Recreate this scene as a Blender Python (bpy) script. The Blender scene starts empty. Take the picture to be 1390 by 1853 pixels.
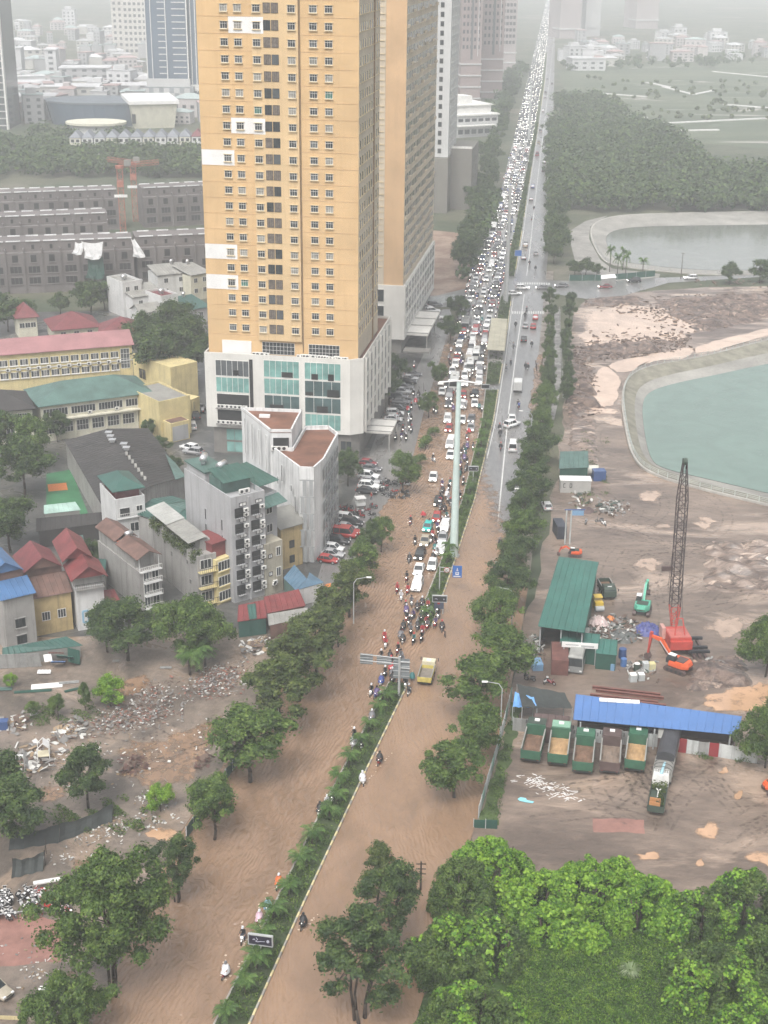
import bpy,bmesh,math,random
import numpy as np
from mathutils import Vector,Matrix

R = random.Random(7)
NR = np.random.default_rng(11)
SC = bpy.context.scene
COL = SC.collection

# ------------------------------------------------------------------ camera
CAM_F,CAM_H,CAM_CX,CAM_CY = 2550.0,105.0,695.0,926.5
CAM_PITCH,CAM_ROLL = math.atan(1036/CAM_F),0.0104
cp,sp = math.cos(CAM_PITCH),math.sin(CAM_PITCH)
cr,sr = math.cos(CAM_ROLL),math.sin(CAM_ROLL)
cd = bpy.data.cameras.new('camera')
cam = bpy.data.objects.new('camera',cd)
COL.objects.link(cam)
cam.location = (0,0,CAM_H)
cam.matrix_world = (Matrix.Translation((0,0,CAM_H)) @ Matrix.Rotation(math.pi/2-CAM_PITCH,4,'X')
     @ Matrix.Rotation(CAM_ROLL,4,'Z'))
cd.sensor_fit = 'VERTICAL'
cd.sensor_height = 36.0
cd.lens = CAM_F/1853.0*36.0
cd.clip_start = 1.0
cd.clip_end = 20000.0
SC.camera = cam

# ------------------------------------------------------------------ sky and sun (overcast, rain haze)
SUN_EL,SUN_AZ = math.radians(58),math.radians(200)
w = bpy.data.worlds.new('World')
SC.world = w
w.use_nodes = True
nt = w.node_tree
bg = nt.nodes['Background']
sky = nt.nodes.new('ShaderNodeTexSky')
sky.sky_type = 'NISHITA'
sky.sun_disc = False
sky.sun_elevation = SUN_EL
sky.sun_rotation = SUN_AZ
sky.air_density = 1.0
sky.dust_density = 6.0
sky.ozone_density = 1.0
hs = nt.nodes.new('ShaderNodeHueSaturation')
hs.inputs['Saturation'].default_value = 0.24
nt.links.new(sky.outputs[0],hs.inputs['Color'])
nt.links.new(hs.outputs[0],bg.inputs['Color'])
bg.inputs['Strength'].default_value = 0.15
sl = bpy.data.lights.new('sun','SUN')
sl.energy = 1.1
sl.angle = math.radians(25)
sl.color = (1.0,0.98,0.95)
sun = bpy.data.objects.new('sun',sl)
COL.objects.link(sun)
sun.rotation_euler = (math.pi/2-SUN_EL,0,math.pi-SUN_AZ)
sun.location = (0,0,300)
SC.view_settings.view_transform = 'Standard'
SC.view_settings.look = 'None'
SC.view_settings.gamma = 1.0
SC.view_settings.exposure = 0.66
SC.view_settings.use_curve_mapping = False
cy = SC.cycles
cy.max_bounces = 6
cy.diffuse_bounces = 3
cy.glossy_bounces = 2
cy.transmission_bounces = 3
cy.transparent_max_bounces = 8
cy.volume_bounces = 3
cy.caustics_reflective = False
cy.caustics_refractive = False
cy.use_denoising = True

# ------------------------------------------------------------------ placing: a photo pixel to a point at height z
def P(x,y,z=0.0):
 u,v = x-CAM_CX,y-CAM_CY
 a = u*cr+v*sr
 b = -u*sr+v*cr
 t = (z-CAM_H)/(-CAM_F*sp-b*cp)
 return Vector((a*t,(CAM_F*cp-b*sp)*t,z))

def Q(X,Y,Z):
 dz = Z-CAM_H
 d = Y*cp-dz*sp
 a = X*CAM_F/d
 b = -(Y*sp+dz*cp)*CAM_F/d
 return (CAM_CX+a*cr-b*sr,CAM_CY+a*sr+b*cr)

def ZAT(X,Y,ypx):
 lo,hi = -20.0,200.0
 for _ in range(50):
  m = (lo+hi)/2
  if Q(X,Y,m)[1] > ypx:
   lo = m
  else:
   hi = m
 return lo

# ------------------------------------------------------------------ materials
MATS = {}

def mat(name,col,rough=0.7,var=0.18,scale=0.4,streak=0.0,metal=0.0,spec=0.4,bump=0.0,bscale=2.0,grime=None,detail=5.0,leaf=False,island=0.0):
 """Principled surface with world-space colour variation, optional run-down streaks and fine relief."""
 if name in MATS:
  return MATS[name]
 m = bpy.data.materials.new(name)
 MATS[name] = m
 m.use_nodes = True
 t = m.node_tree
 N,L = t.nodes,t.links
 b = N['Principled BSDF']
 b.inputs['Roughness'].default_value = rough
 b.inputs['Metallic'].default_value = metal
 b.inputs['Specular IOR Level'].default_value = spec
 c = (*col,1.0)
 geo = N.new('ShaderNodeNewGeometry')
 if var > 0 or streak > 0:
  no = N.new('ShaderNodeTexNoise')
  no.inputs['Scale'].default_value = scale
  no.inputs['Detail'].default_value = detail
  no.inputs['Roughness'].default_value = 0.62
  L.new(geo.outputs['Position'],no.inputs['Vector'])
  mr = N.new('ShaderNodeMapRange')
  mr.inputs['From Min'].default_value = 0.3
  mr.inputs['From Max'].default_value = 0.7
  mr.inputs['To Min'].default_value = 1-var
  mr.inputs['To Max'].default_value = 1+var
  L.new(no.outputs['Fac'],mr.inputs['Value'])
  fac = mr.outputs[0]
  if island > 0:
   mi = N.new('ShaderNodeMapRange')
   mi.inputs['To Min'].default_value = 1-island
   mi.inputs['To Max'].default_value = 1+island
   L.new(geo.outputs['Random Per Island'],mi.inputs['Value'])
   mm = N.new('ShaderNodeMath')
   mm.operation = 'MULTIPLY'
   L.new(fac,mm.inputs[0])
   L.new(mi.outputs[0],mm.inputs[1])
   fac = mm.outputs[0]
  mx = N.new('ShaderNodeMix')
  mx.data_type = 'RGBA'
  mx.blend_type = 'MULTIPLY'
  mx.inputs['Factor'].default_value = 1.0
  mx.inputs['A'].default_value = c
  L.new(fac,mx.inputs['B'])
  out = mx.outputs['Result']
  if streak > 0:
   mp = N.new('ShaderNodeMapping')
   mp.inputs['Scale'].default_value = (1.3,1.3,0.07)
   L.new(geo.outputs['Position'],mp.inputs['Vector'])
   n2 = N.new('ShaderNodeTexNoise')
   n2.inputs['Scale'].default_value = 1.0
   n2.inputs['Detail'].default_value = 6.0
   n2.inputs['Roughness'].default_value = 0.7
   L.new(mp.outputs[0],n2.inputs['Vector'])
   r2 = N.new('ShaderNodeMapRange')
   r2.inputs['From Min'].default_value = 0.5
   r2.inputs['From Max'].default_value = 0.68
   r2.inputs['To Max'].default_value = streak
   L.new(n2.outputs['Fac'],r2.inputs['Value'])
   m2 = N.new('ShaderNodeMix')
   m2.data_type = 'RGBA'
   g = grime or (0.09,0.085,0.075)
   m2.inputs['B'].default_value = (*g,1)
   L.new(out,m2.inputs['A'])
   L.new(r2.outputs[0],m2.inputs['Factor'])
   out = m2.outputs['Result']
  L.new(out,b.inputs['Base Color'])
 else:
  b.inputs['Base Color'].default_value = c
 if bump > 0:
  n3 = N.new('ShaderNodeTexNoise')
  n3.inputs['Scale'].default_value = bscale
  n3.inputs['Detail'].default_value = 4.0
  L.new(geo.outputs['Position'],n3.inputs['Vector'])
  bp = N.new('ShaderNodeBump')
  bp.inputs['Strength'].default_value = bump
  bp.inputs['Distance'].default_value = 0.2
  L.new(n3.outputs['Fac'],bp.inputs['Height'])
  L.new(bp.outputs[0],b.inputs['Normal'])
 if leaf:
  b.inputs['Subsurface Weight'].default_value = 0.0
 return m

def mixmat(name,cols,scale,rough=(0.8,0.3),lo=0.42,hi=0.58,detail=7.0,stretch=(1,1,1),bump=0.25,bscale=1.2,spec=0.5,lo2=0.5,hi2=0.62,scale2=0.25,angle=0.0):
 """Ground of two or three colours mixed by noise, each with its own gloss (dry, damp, standing water)."""
 m = bpy.data.materials.new(name)
 MATS[name] = m
 m.use_nodes = True
 t = m.node_tree
 N,L = t.nodes,t.links
 b = N['Principled BSDF']
 b.inputs['Specular IOR Level'].default_value = spec
 if 'mud' in name or 'asphalt' in name or 'paving' in name:  # film of rain water
  b.inputs['Coat Weight'].default_value = 0.55
  b.inputs['Coat Roughness'].default_value = 0.22
  b.inputs['Coat IOR'].default_value = 1.33
 geo = N.new('ShaderNodeNewGeometry')
 mp = N.new('ShaderNodeMapping')
 mp.inputs['Scale'].default_value = stretch
 mp.inputs['Rotation'].default_value = (0,0,angle)
 L.new(geo.outputs['Position'],mp.inputs['Vector'])

 def noise(sc,det,ro=0.6,w4=0.0,dist=0.0):
  n = N.new('ShaderNodeTexNoise')
  n.inputs['Scale'].default_value = sc
  n.inputs['Detail'].default_value = det
  n.inputs['Roughness'].default_value = ro
  n.inputs['Distortion'].default_value = dist
  L.new(mp.outputs[0],n.inputs['Vector'])
  return n.outputs['Fac']

 def rng(sock,a,c,d=0.0,e=1.0):
  r = N.new('ShaderNodeMapRange')
  r.inputs['From Min'].default_value = a
  r.inputs['From Max'].default_value = c
  r.inputs['To Min'].default_value = d
  r.inputs['To Max'].default_value = e
  L.new(sock,r.inputs['Value'])
  return r.outputs[0]

 def mix(fa,A,B):
  x = N.new('ShaderNodeMix')
  x.data_type = 'RGBA'
  L.new(fa,x.inputs['Factor'])
  for s,v in (('A',A),('B',B)):
   if isinstance(v,tuple):
    x.inputs[s].default_value = (*v,1)
   else:
    L.new(v,x.inputs[s])
  return x.outputs['Result']
 f1 = rng(noise(scale,detail,0.62,dist=0.4),lo,hi)
 out = mix(f1,cols[0],cols[1])
 if len(cols) > 2:
  f2 = rng(noise(scale2,detail,0.6,dist=0.8),lo2,hi2)
  out = mix(f2,out,cols[2])
  L.new(rng(f2,0,1,rough[0],rough[1]),b.inputs['Roughness'])
 else:
  L.new(rng(f1,0,1,rough[0],rough[1]),b.inputs['Roughness'])
 fv = rng(noise(scale*7,5,0.7),0.25,0.75,0.72,1.28)
 x = N.new('ShaderNodeMix')
 x.data_type = 'RGBA'
 x.blend_type = 'MULTIPLY'
 x.inputs['Factor'].default_value = 1.0
 L.new(out,x.inputs['A'])
 L.new(fv,x.inputs['B'])
 L.new(x.outputs['Result'],b.inputs['Base Color'])
 if bump > 0:
  bp = N.new('ShaderNodeBump')
  bp.inputs['Strength'].default_value = bump
  bp.inputs['Distance'].default_value = 0.3
  h = noise(bscale,6,0.65)
  if len(cols) > 2:
   mm = N.new('ShaderNodeMath')
   mm.operation = 'MULTIPLY'
   L.new(h,mm.inputs[0])
   L.new(rng(f2,0,1,1,0.1),mm.inputs[1])
   h = mm.outputs[0]
  L.new(h,bp.inputs['Height'])
  L.new(bp.outputs[0],b.inputs['Normal'])
 return m

def water_mat(name,col,rough,rip,bscale,stretch=(1,1,1),angle=0.0,var=0.12,edge=False,col2=None,dist=0.35,spec=0.5,fine=0.0):
 """Water sheet: muddy or green body colour, gloss, ripples; edge=True lets a vertex attribute thin it out at its rim."""
 m = bpy.data.materials.new(name)
 MATS[name] = m
 m.use_nodes = True
 t = m.node_tree
 N,L = t.nodes,t.links
 b = N['Principled BSDF']
 b.inputs['Roughness'].default_value = rough
 b.inputs['Specular IOR Level'].default_value = spec
 geo = N.new('ShaderNodeNewGeometry')
 mp = N.new('ShaderNodeMapping')
 mp.inputs['Scale'].default_value = stretch
 mp.inputs['Rotation'].default_value = (0,0,angle)
 L.new(geo.outputs['Position'],mp.inputs['Vector'])
 n1 = N.new('ShaderNodeTexNoise')
 n1.inputs['Scale'].default_value = 0.12
 n1.inputs['Detail'].default_value = 6
 n1.inputs['Distortion'].default_value = 1.2
 L.new(mp.outputs[0],n1.inputs['Vector'])
 mx = N.new('ShaderNodeMix')
 mx.data_type = 'RGBA'
 c2 = col2 or tuple(c*(1+2.2*var) for c in col)
 mx.inputs['A'].default_value = (*[c*(1-var) for c in col],1)
 mx.inputs['B'].default_value = (*c2,1)
 r = N.new('ShaderNodeMapRange')
 r.inputs['From Min'].default_value = 0.35
 r.inputs['From Max'].default_value = 0.7
 L.new(n1.outputs['Fac'],r.inputs['Value'])
 L.new(r.outputs[0],mx.inputs['Factor'])
 res = mx.outputs['Result']
 if fine > 0:  # silt streaks whose colour contrast also stands in for ripple sheen
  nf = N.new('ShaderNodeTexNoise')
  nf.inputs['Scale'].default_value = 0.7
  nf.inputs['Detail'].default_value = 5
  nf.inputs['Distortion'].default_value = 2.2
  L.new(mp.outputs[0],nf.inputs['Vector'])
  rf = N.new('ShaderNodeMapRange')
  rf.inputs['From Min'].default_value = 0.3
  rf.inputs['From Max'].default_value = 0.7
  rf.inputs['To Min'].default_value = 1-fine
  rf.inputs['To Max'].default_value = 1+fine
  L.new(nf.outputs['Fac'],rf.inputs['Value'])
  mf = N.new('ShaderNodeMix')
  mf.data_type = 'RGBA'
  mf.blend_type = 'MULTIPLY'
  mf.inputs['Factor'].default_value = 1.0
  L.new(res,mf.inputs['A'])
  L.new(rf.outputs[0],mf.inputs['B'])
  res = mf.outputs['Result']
 L.new(res,b.inputs['Base Color'])
 n2 = N.new('ShaderNodeTexNoise')
 n2.inputs['Scale'].default_value = bscale
 n2.inputs['Detail'].default_value = 2.0
 n2.inputs['Roughness'].default_value = 0.55
 n2.inputs['Distortion'].default_value = 1.4
 L.new(mp.outputs[0],n2.inputs['Vector'])
 hgt = n2.outputs['Fac']
 if fine > 0:  # trains of ripples bent by the current
  wv = N.new('ShaderNodeTexWave')
  wv.inputs['Scale'].default_value = 0.75
  wv.inputs['Distortion'].default_value = 14.0
  wv.inputs['Detail'].default_value = 2.0
  wv.inputs['Detail Scale'].default_value = 0.55
  L.new(mp.outputs[0],wv.inputs['Vector'])
  hm_ = N.new('ShaderNodeMath')
  hm_.operation = 'MULTIPLY_ADD'
  pm = N.new('ShaderNodeMapRange')  # ripples gather in patches, calm water between
  pm.inputs['From Min'].default_value = 0.44
  pm.inputs['From Max'].default_value = 0.66
  pm.inputs['To Max'].default_value = 0.3
  L.new(n1.outputs['Fac'],pm.inputs['Value'])
  L.new(pm.outputs[0],hm_.inputs[1])
  L.new(wv.outputs['Fac'],hm_.inputs[0])
  L.new(hgt,hm_.inputs[2])
  hgt = hm_.outputs[0]
 bp = N.new('ShaderNodeBump')
 bp.inputs['Strength'].default_value = rip
 bp.inputs['Distance'].default_value = dist
 L.new(hgt,bp.inputs['Height'])
 b.inputs['Roughness'].default_value = 0.8
 b.inputs['Specular IOR Level'].default_value = 0.0
 b.inputs['Coat Weight'].default_value = 1.0
 b.inputs['Coat IOR'].default_value = 1.7
 b.inputs['Coat Roughness'].default_value = rough
 L.new(bp.outputs[0],b.inputs['Coat Normal'])
 if fine > 0:
  b2 = N.new('ShaderNodeBump')
  b2.inputs['Strength'].default_value = 0.4
  b2.inputs['Distance'].default_value = dist*0.4
  L.new(hgt,b2.inputs['Height'])
  L.new(b2.outputs[0],b.inputs['Normal'])
 if edge:
  at = N.new('ShaderNodeAttribute')
  at.attribute_name = 'depth'
  n3 = N.new('ShaderNodeTexNoise')
  n3.inputs['Scale'].default_value = 0.5
  n3.inputs['Detail'].default_value = 9
  n3.inputs['Roughness'].default_value = 0.68
  L.new(geo.outputs['Position'],n3.inputs['Vector'])
  ad = N.new('ShaderNodeMath')
  ad.operation = 'ADD'
  L.new(at.outputs['Fac'],ad.inputs[0])
  L.new(n3.outputs['Fac'],ad.inputs[1])
  r3 = N.new('ShaderNodeMapRange')
  r3.inputs['From Min'].default_value = 0.78
  r3.inputs['From Max'].default_value = 0.98
  L.new(ad.outputs[0],r3.inputs['Value'])
  L.new(r3.outputs[0],b.inputs['Alpha'])
 return m

# ------------------------------------------------------------------ mesh building
class MB:
 def __init__(self):
  self.v,self.f,self.m = [],[],[]

 def quad(self,a,b,c,d,m=0):
  i = len(self.v)
  self.v += [tuple(a),tuple(b),tuple(c),tuple(d)]
  self.f.append((i,i+1,i+2,i+3))
  self.m.append(m)
  return self

 def poly(self,pts,m=0):
  i = len(self.v)
  self.v += [tuple(p) for p in pts]
  self.f.append(tuple(range(i,i+len(pts))))
  self.m.append(m)
  return self

 def box(self,x0,x1,y0,y1,z0,z1,m=0,M=None):
  p = [(x0,y0,z0),(x1,y0,z0),(x1,y1,z0),(x0,y1,z0),(x0,y0,z1),(x1,y0,z1),(x1,y1,z1),(x0,y1,z1)]
  if M is not None:
   p = [tuple(M @ Vector(q)) for q in p]
  i = len(self.v)
  self.v += p
  for f in ((0,3,2,1),(4,5,6,7),(0,1,5,4),(1,2,6,5),(2,3,7,6),(3,0,4,7)):
   self.f.append(tuple(i+k for k in f))
   self.m.append(m)
  return self

 def taper(self,x0,x1,y0,y1,z0,a0,a1,b0,b1,z1,m=0):
  p = [(x0,y0,z0),(x1,y0,z0),(x1,y1,z0),(x0,y1,z0),(a0,b0,z1),(a1,b0,z1),(a1,b1,z1),(a0,b1,z1)]
  i = len(self.v)
  self.v += p
  for f in ((0,3,2,1),(4,5,6,7),(0,1,5,4),(1,2,6,5),(2,3,7,6),(3,0,4,7)):
   self.f.append(tuple(i+k for k in f))
   self.m.append(m)
  return self

 def prism(self,pts,z0,z1,m=0,top=None):
  """pts: anticlockwise outline."""
  n = len(pts)
  i = len(self.v)
  self.v += [(p[0],p[1],z0) for p in pts]+[(p[0],p[1],z1) for p in pts]
  for k in range(n):
   j = (k+1) % n
   self.f.append((i+k,i+j,i+n+j,i+n+k))
   self.m.append(m)
  self.f.append(tuple(i+n+k for k in range(n)))
  self.m.append(m if top is None else top)
  self.f.append(tuple(i+n-1-k for k in range(n)))
  self.m.append(m)
  return self

 def extr(self,prof,x0,x1,m=0,axis='x'):
  """profile of (y, z) points swept from x0 to x1."""
  n = len(prof)
  i = len(self.v)
  for x in (x0,x1):
   self.v += [(x,p[0],p[1]) if axis == 'x' else (p[0],x,p[1]) for p in prof]
  for k in range(n):
   j = (k+1) % n
   self.f.append((i+k,i+n+k,i+n+j,i+j))
   self.m.append(m)
  self.f.append(tuple(i+k for k in range(n)))
  self.m.append(m)
  self.f.append(tuple(i+2*n-1-k for k in range(n)))
  self.m.append(m)
  return self

 def tube(self,p0,p1,r0,r1=None,n=8,m=0,cap=True):
  r1 = r0 if r1 is None else r1
  p0,p1 = Vector(p0),Vector(p1)
  d = p1-p0
  if d.length < 1e-6:
   return self
  d.normalize()
  u = d.orthogonal().normalized()
  w = d.cross(u)
  i = len(self.v)
  for p,r in ((p0,r0),(p1,r1)):
   for k in range(n):
    a = 2*math.pi*k/n
    self.v.append(tuple(p+u*(r*math.cos(a))+w*(r*math.sin(a))))
  for k in range(n):
   j = (k+1) % n
   self.f.append((i+k,i+j,i+n+j,i+n+k))
   self.m.append(m)
  if cap:
   self.f.append(tuple(i+n-1-k for k in range(n)))
   self.f.append(tuple(i+n+k for k in range(n)))
   self.m += [m,m]
  return self

 def path(self,pts,r,n=6,m=0):
  for k in range(len(pts)-1):
   ra = r[k] if isinstance(r,(list,tuple)) else r
   rb = r[k+1] if isinstance(r,(list,tuple)) else r
   self.tube(pts[k],pts[k+1],ra,rb,n,m)
  return self

 def ball(self,c,rx,ry=None,rz=None,n=10,k=6,m=0,bottom=-1.0):
  ry = ry or rx
  rz = rz or rx
  i = len(self.v)
  lat0 = math.asin(bottom)
  for a in range(k+1):
   la = lat0+(math.pi/2-lat0)*a/k
   for b in range(n):
    lo = 2*math.pi*b/n
    self.v.append((c[0]+rx*math.cos(la)*math.cos(lo),c[1]+ry*math.cos(la)*math.sin(lo),c[2]+rz*math.sin(la)))
  for a in range(k):
   for b in range(n):
    j = (b+1) % n
    self.f.append((i+a*n+b,i+a*n+j,i+(a+1)*n+j,i+(a+1)*n+b))
    self.m.append(m)
  return self

 def gable(self,x0,x1,y0,y1,z0,h,m=0,wall=None,over=0.4,thick=0.12,axis='x'):
  """two sloping sheets with thickness; ridge along axis, gable ends filled with material wall."""
  if axis == 'x':
   ym = (y0+y1)/2
   s = h/((y1-y0)/2)
   a0,a1 = x0-over,x1+over
   zl = z0-s*over
   for ys in (y0-over,y1+over):
    self.extr([(ys,zl),(ym,z0+h),(ym,z0+h+thick),(ys,zl+thick)] if ys < ym else [(ym,z0+h),(ys,zl),(ys,zl+thick),(ym,z0+h+thick)],a0,a1,m)
   if wall is not None:
    self.extr([(y0,z0),(y1,z0),(ym,z0+h-0.02)],x0,x1,wall)
  else:
   xm = (x0+x1)/2
   s = h/((x1-x0)/2)
   b0,b1 = y0-over,y1+over
   zl = z0-s*over
   for xs in (x0-over,x1+over):
    self.extr([(xs,zl),(xm,z0+h),(xm,z0+h+thick),(xs,zl+thick)],b0,b1,m,'y')
   if wall is not None:
    self.extr([(x0,z0),(x1,z0),(xm,z0+h-0.02)],y0,y1,wall,'y')
  return self

 def hip(self,x0,x1,y0,y1,z0,h,m=0,over=0.5,ridge=None):
  x0 -= over; x1 += over; y0 -= over; y1 += over
  W,D = x1-x0,y1-y0
  i = len(self.v)
  if W >= D:
   a,b = (x0+D/2,(y0+y1)/2),(x1-D/2,(y0+y1)/2)
  else:
   a,b = ((x0+x1)/2,y0+W/2),((x0+x1)/2,y1-W/2)
  zb = z0-0.15
  self.v += [(x0,y0,z0),(x1,y0,z0),(x1,y1,z0),(x0,y1,z0),(a[0],a[1],z0+h),(b[0],b[1],z0+h),(x0,y0,zb),(x1,y0,zb),(x1,y1,zb),(x0,y1,zb)]
  F = [(0,1,5,4),(1,2,5),(2,3,4,5),(3,0,4)] if W >= D else [(0,1,4),(1,2,5,4),(2,3,5),(3,0,4,5)]
  F += [(6,7,1,0),(7,8,2,1),(8,9,3,2),(9,6,0,3),(9,8,7,6)]
  for f in F:
   self.f.append(tuple(i+k for k in f))
   self.m.append(m)
  return self

 def mesh(self,name,mats,smooth=False):
  me = bpy.data.meshes.new(name)
  me.from_pydata(self.v,[],self.f)
  for x in (mats if isinstance(mats,(list,tuple)) else [mats]):
   me.materials.append(x)
  if len(me.polygons):
   me.polygons.foreach_set('material_index',self.m)
   if smooth:
    me.polygons.foreach_set('use_smooth',[True]*len(me.polygons))
  me.update()
  return me

def link(name,me,parent=None,loc=(0,0,0),rz=0.0,scale=None):
 o = bpy.data.objects.new(name,me)
 COL.objects.link(o)
 o.location = loc
 if rz:
  o.rotation_euler = (0,0,rz)
 if scale:
  o.scale = scale if isinstance(scale,(tuple,list)) else (scale,)*3
 if parent is not None:
  o.parent = parent
 return o

def part(name,mb,mats,parent,loc=(0,0,0),rz=0.0,smooth=False):
 return link(name,mb.mesh(name,mats,smooth),parent,loc,rz)

def tag(o,label,cat,group=None):
 o['label'] = label
 o['category'] = cat
 if group:
  o['group'] = group
 return o

def thing(name,label,cat,loc=(0,0,0),rz=0.0,group=None,scale=None):
 return tag(link(name,None,None,loc,rz,scale),label,cat,group)

def solo(name,mb,mats,label,cat,loc=(0,0,0),rz=0.0,group=None,smooth=False):
 return tag(part(name,mb,mats,None,loc,rz,smooth),label,cat,group)

def struct(name,mb,mats,kind='structure'):
 o = part(name,mb,mats,None)
 o['kind'] = kind
 return o

def fbm(n,f=0.37):
 """smooth 1-D wobble."""
 ph = [R.uniform(0,6.28) for _ in range(4)]
 return [sum(math.sin(k*f*(1.9 ** j)+ph[j])/(1.6 ** j) for j in range(4)) for k in range(n)]

ORD = ['first','second','third','fourth','fifth','sixth','seventh','eighth','ninth','tenth','eleventh','twelfth','thirteenth','fourteenth','fifteenth','sixteenth','seventeenth','eighteenth','nineteenth','twentieth']
def ordinal(i):
 if i < 20:
  return ORD[i]
 t = ['twenty','thirty','forty','fifty','sixty','seventy','eighty','ninety'][(i+1) // 10-2]
 r = (i+1) % 10
 return t+'-'+ORD[r-1] if r else t[:-1]+'ieth'
from mathutils.geometry import tessellate_polygon

def PX(pts,z=0.0):
 return [P(x,y,z) for x,y in pts]

def chaikin(pts,n=2,closed=True):
 for _ in range(n):
  out = []
  m = len(pts)
  for i in range(m if closed else m-1):
   a,b = pts[i],pts[(i+1) % m]
   out += [a*0.75+b*0.25,a*0.25+b*0.75]
  pts = out if closed else [pts[0]]+out+[pts[-1]]
 return pts

def sheet(name,loops,z,m,kind='structure'):
 ls = [[Vector((p[0],p[1],0)) for p in l] for l in loops]
 tris = tessellate_polygon(ls)
 flat = [p for l in ls for p in l]
 mb = MB()
 mb.v = [(p.x,p.y,z) for p in flat]
 for t in tris:
  a,b,c = (flat[i] for i in t)
  s = (b.x-a.x)*(c.y-a.y)-(b.y-a.y)*(c.x-a.x)
  mb.f.append(tuple(t) if s > 0 else tuple(reversed(t)))
  mb.m.append(0)
 return struct(name,mb,m,kind)

def wobble(pts,amp,step,closed=True):
 """resample an outline and roughen it so that it reads as natural."""
 out = []
 m = len(pts)
 for i in range(m if closed else m-1):
  a,b = pts[i],pts[(i+1) % m]
  k = max(1,int((b-a).length/step))
  out += [a.lerp(b,j/k) for j in range(k)]
 w1,w2 = fbm(len(out),0.9),fbm(len(out),0.9)
 return [p+Vector((w1[i]*amp,w2[i]*amp,0)) for i,p in enumerate(out)]

# ponds: outlines at bank top and at the water
POND1 = chaikin(PX([(1760,540),(1560,585),(1390,617),(1270,650),(1185,662),(1140,680),(1126,715),(1134,780),(1147,830),(1175,858),(1260,884),(1390,915),(1600,965),(1900,1000)]),2)
POND1_MID = chaikin(PX([(1760,560),(1560,606),(1390,638),(1280,664),(1200,680),(1158,697),(1147,725),(1152,780),(1163,825),(1190,848),(1270,872),(1390,902),(1600,950),(1880,985)],-0.75),2)
POND1_IN = chaikin(PX([(1760,590),(1560,628),(1390,658),(1290,680),(1220,694),(1175,708),(1161,730),(1166,785),(1178,835),(1205,850),(1285,868),(1390,893),(1600,940),(1860,975)],-1.8),2)
POND2 = chaikin(PX([(1800,372),(1390,384),(1160,388),(1100,394),(1072,408),(1070,430),(1088,468),(1110,482),(1200,492),(1290,499),(1390,496),(1800,500)]),2)
POND2_IN = chaikin(PX([(1800,396),(1390,407),(1180,409),(1120,414),(1098,424),(1096,438),(1108,466),(1125,474),(1205,484),(1290,490),(1390,488),(1800,490)],-1.4),2)

M_ground = mixmat('scrub_ground',[(0.045,0.06,0.03),(0.09,0.09,0.055),(0.15,0.13,0.10)],0.02,(0.9,0.7),bump=0.3,bscale=0.15,scale2=0.012,lo2=0.55,hi2=0.7)
BIG = [Vector(p) for p in ((-5000,-300,0),(5000,-300,0),(5000,6500,0),(-5000,6500,0))]
sheet('ground',[BIG,POND1,POND2],0.0,M_ground)

def bank(name,a,b,za,zb,m):
 n = len(a)
 mb = MB()
 for i in range(n):
  j = (i+1) % n
  mb.quad((a[i].x,a[i].y,za),(b[i].x,b[i].y,zb),(b[j].x,b[j].y,zb),(a[j].x,a[j].y,za))
 return struct(name,mb,m)
M_bank = mat('bank_concrete',(0.27,0.26,0.235),0.8,0.3,0.12,streak=0.35,bump=0.2)
M_bank2 = mat('bank_grass_concrete',(0.2,0.19,0.15),0.85,0.35,0.3,bump=0.3)
bank('bank_upper',POND1,POND1_MID,0.45,-0.75,M_bank2)
bank('bank_lower',POND1_MID,POND1_IN,-0.75,-1.8,M_bank)
bank('bank_far',POND2,POND2_IN,0.35,-1.4,M_bank)
M_pond1 = water_mat('pond_water_green',(0.12,0.183,0.15),0.08,0.5,0.7,var=0.06,dist=0.15)
M_pond2 = water_mat('pond_water_grey',(0.17,0.18,0.16),0.06,0.4,0.6,var=0.06,dist=0.12)
sheet('pond_water',[POND1_IN],-1.72,M_pond1)
sheet('pond_water',[POND2_IN],-1.32,M_pond2)
# concrete coping round the ponds
def coping(name,loop,w,h,m,z0=0.02):
 n = len(loop)
 c = sum(loop,Vector())/n
 mb = MB()
 out = []
 for i in range(n):
  t = (loop[(i+1) % n]-loop[i-1]).normalized()
  nn = Vector((t.y,-t.x,0))
  if nn.dot(loop[i]-c) < 0:
   nn = -nn
  out.append(loop[i]+nn*w)
 for i in range(n):
  j = (i+1) % n
  a,b,c2,d = loop[i],loop[j],out[j],out[i]
  up = lambda p,z: (p.x,p.y,z)
  mb.quad(up(a,h),up(b,h),up(c2,h),up(d,h))
  mb.quad(up(d,z0),up(d,h),up(c2,h),up(c2,z0))
  mb.quad(up(a,h),up(a,-0.3),up(b,-0.3),up(b,h))
 return struct(name,mb,m)
M_coping = mat('coping_concrete',(0.36,0.345,0.315),0.7,0.2,0.3)
coping('kerb_pond',POND1,0.5,0.5,M_coping)
coping('kerb_pond',POND2,0.6,0.4,M_coping)

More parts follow.
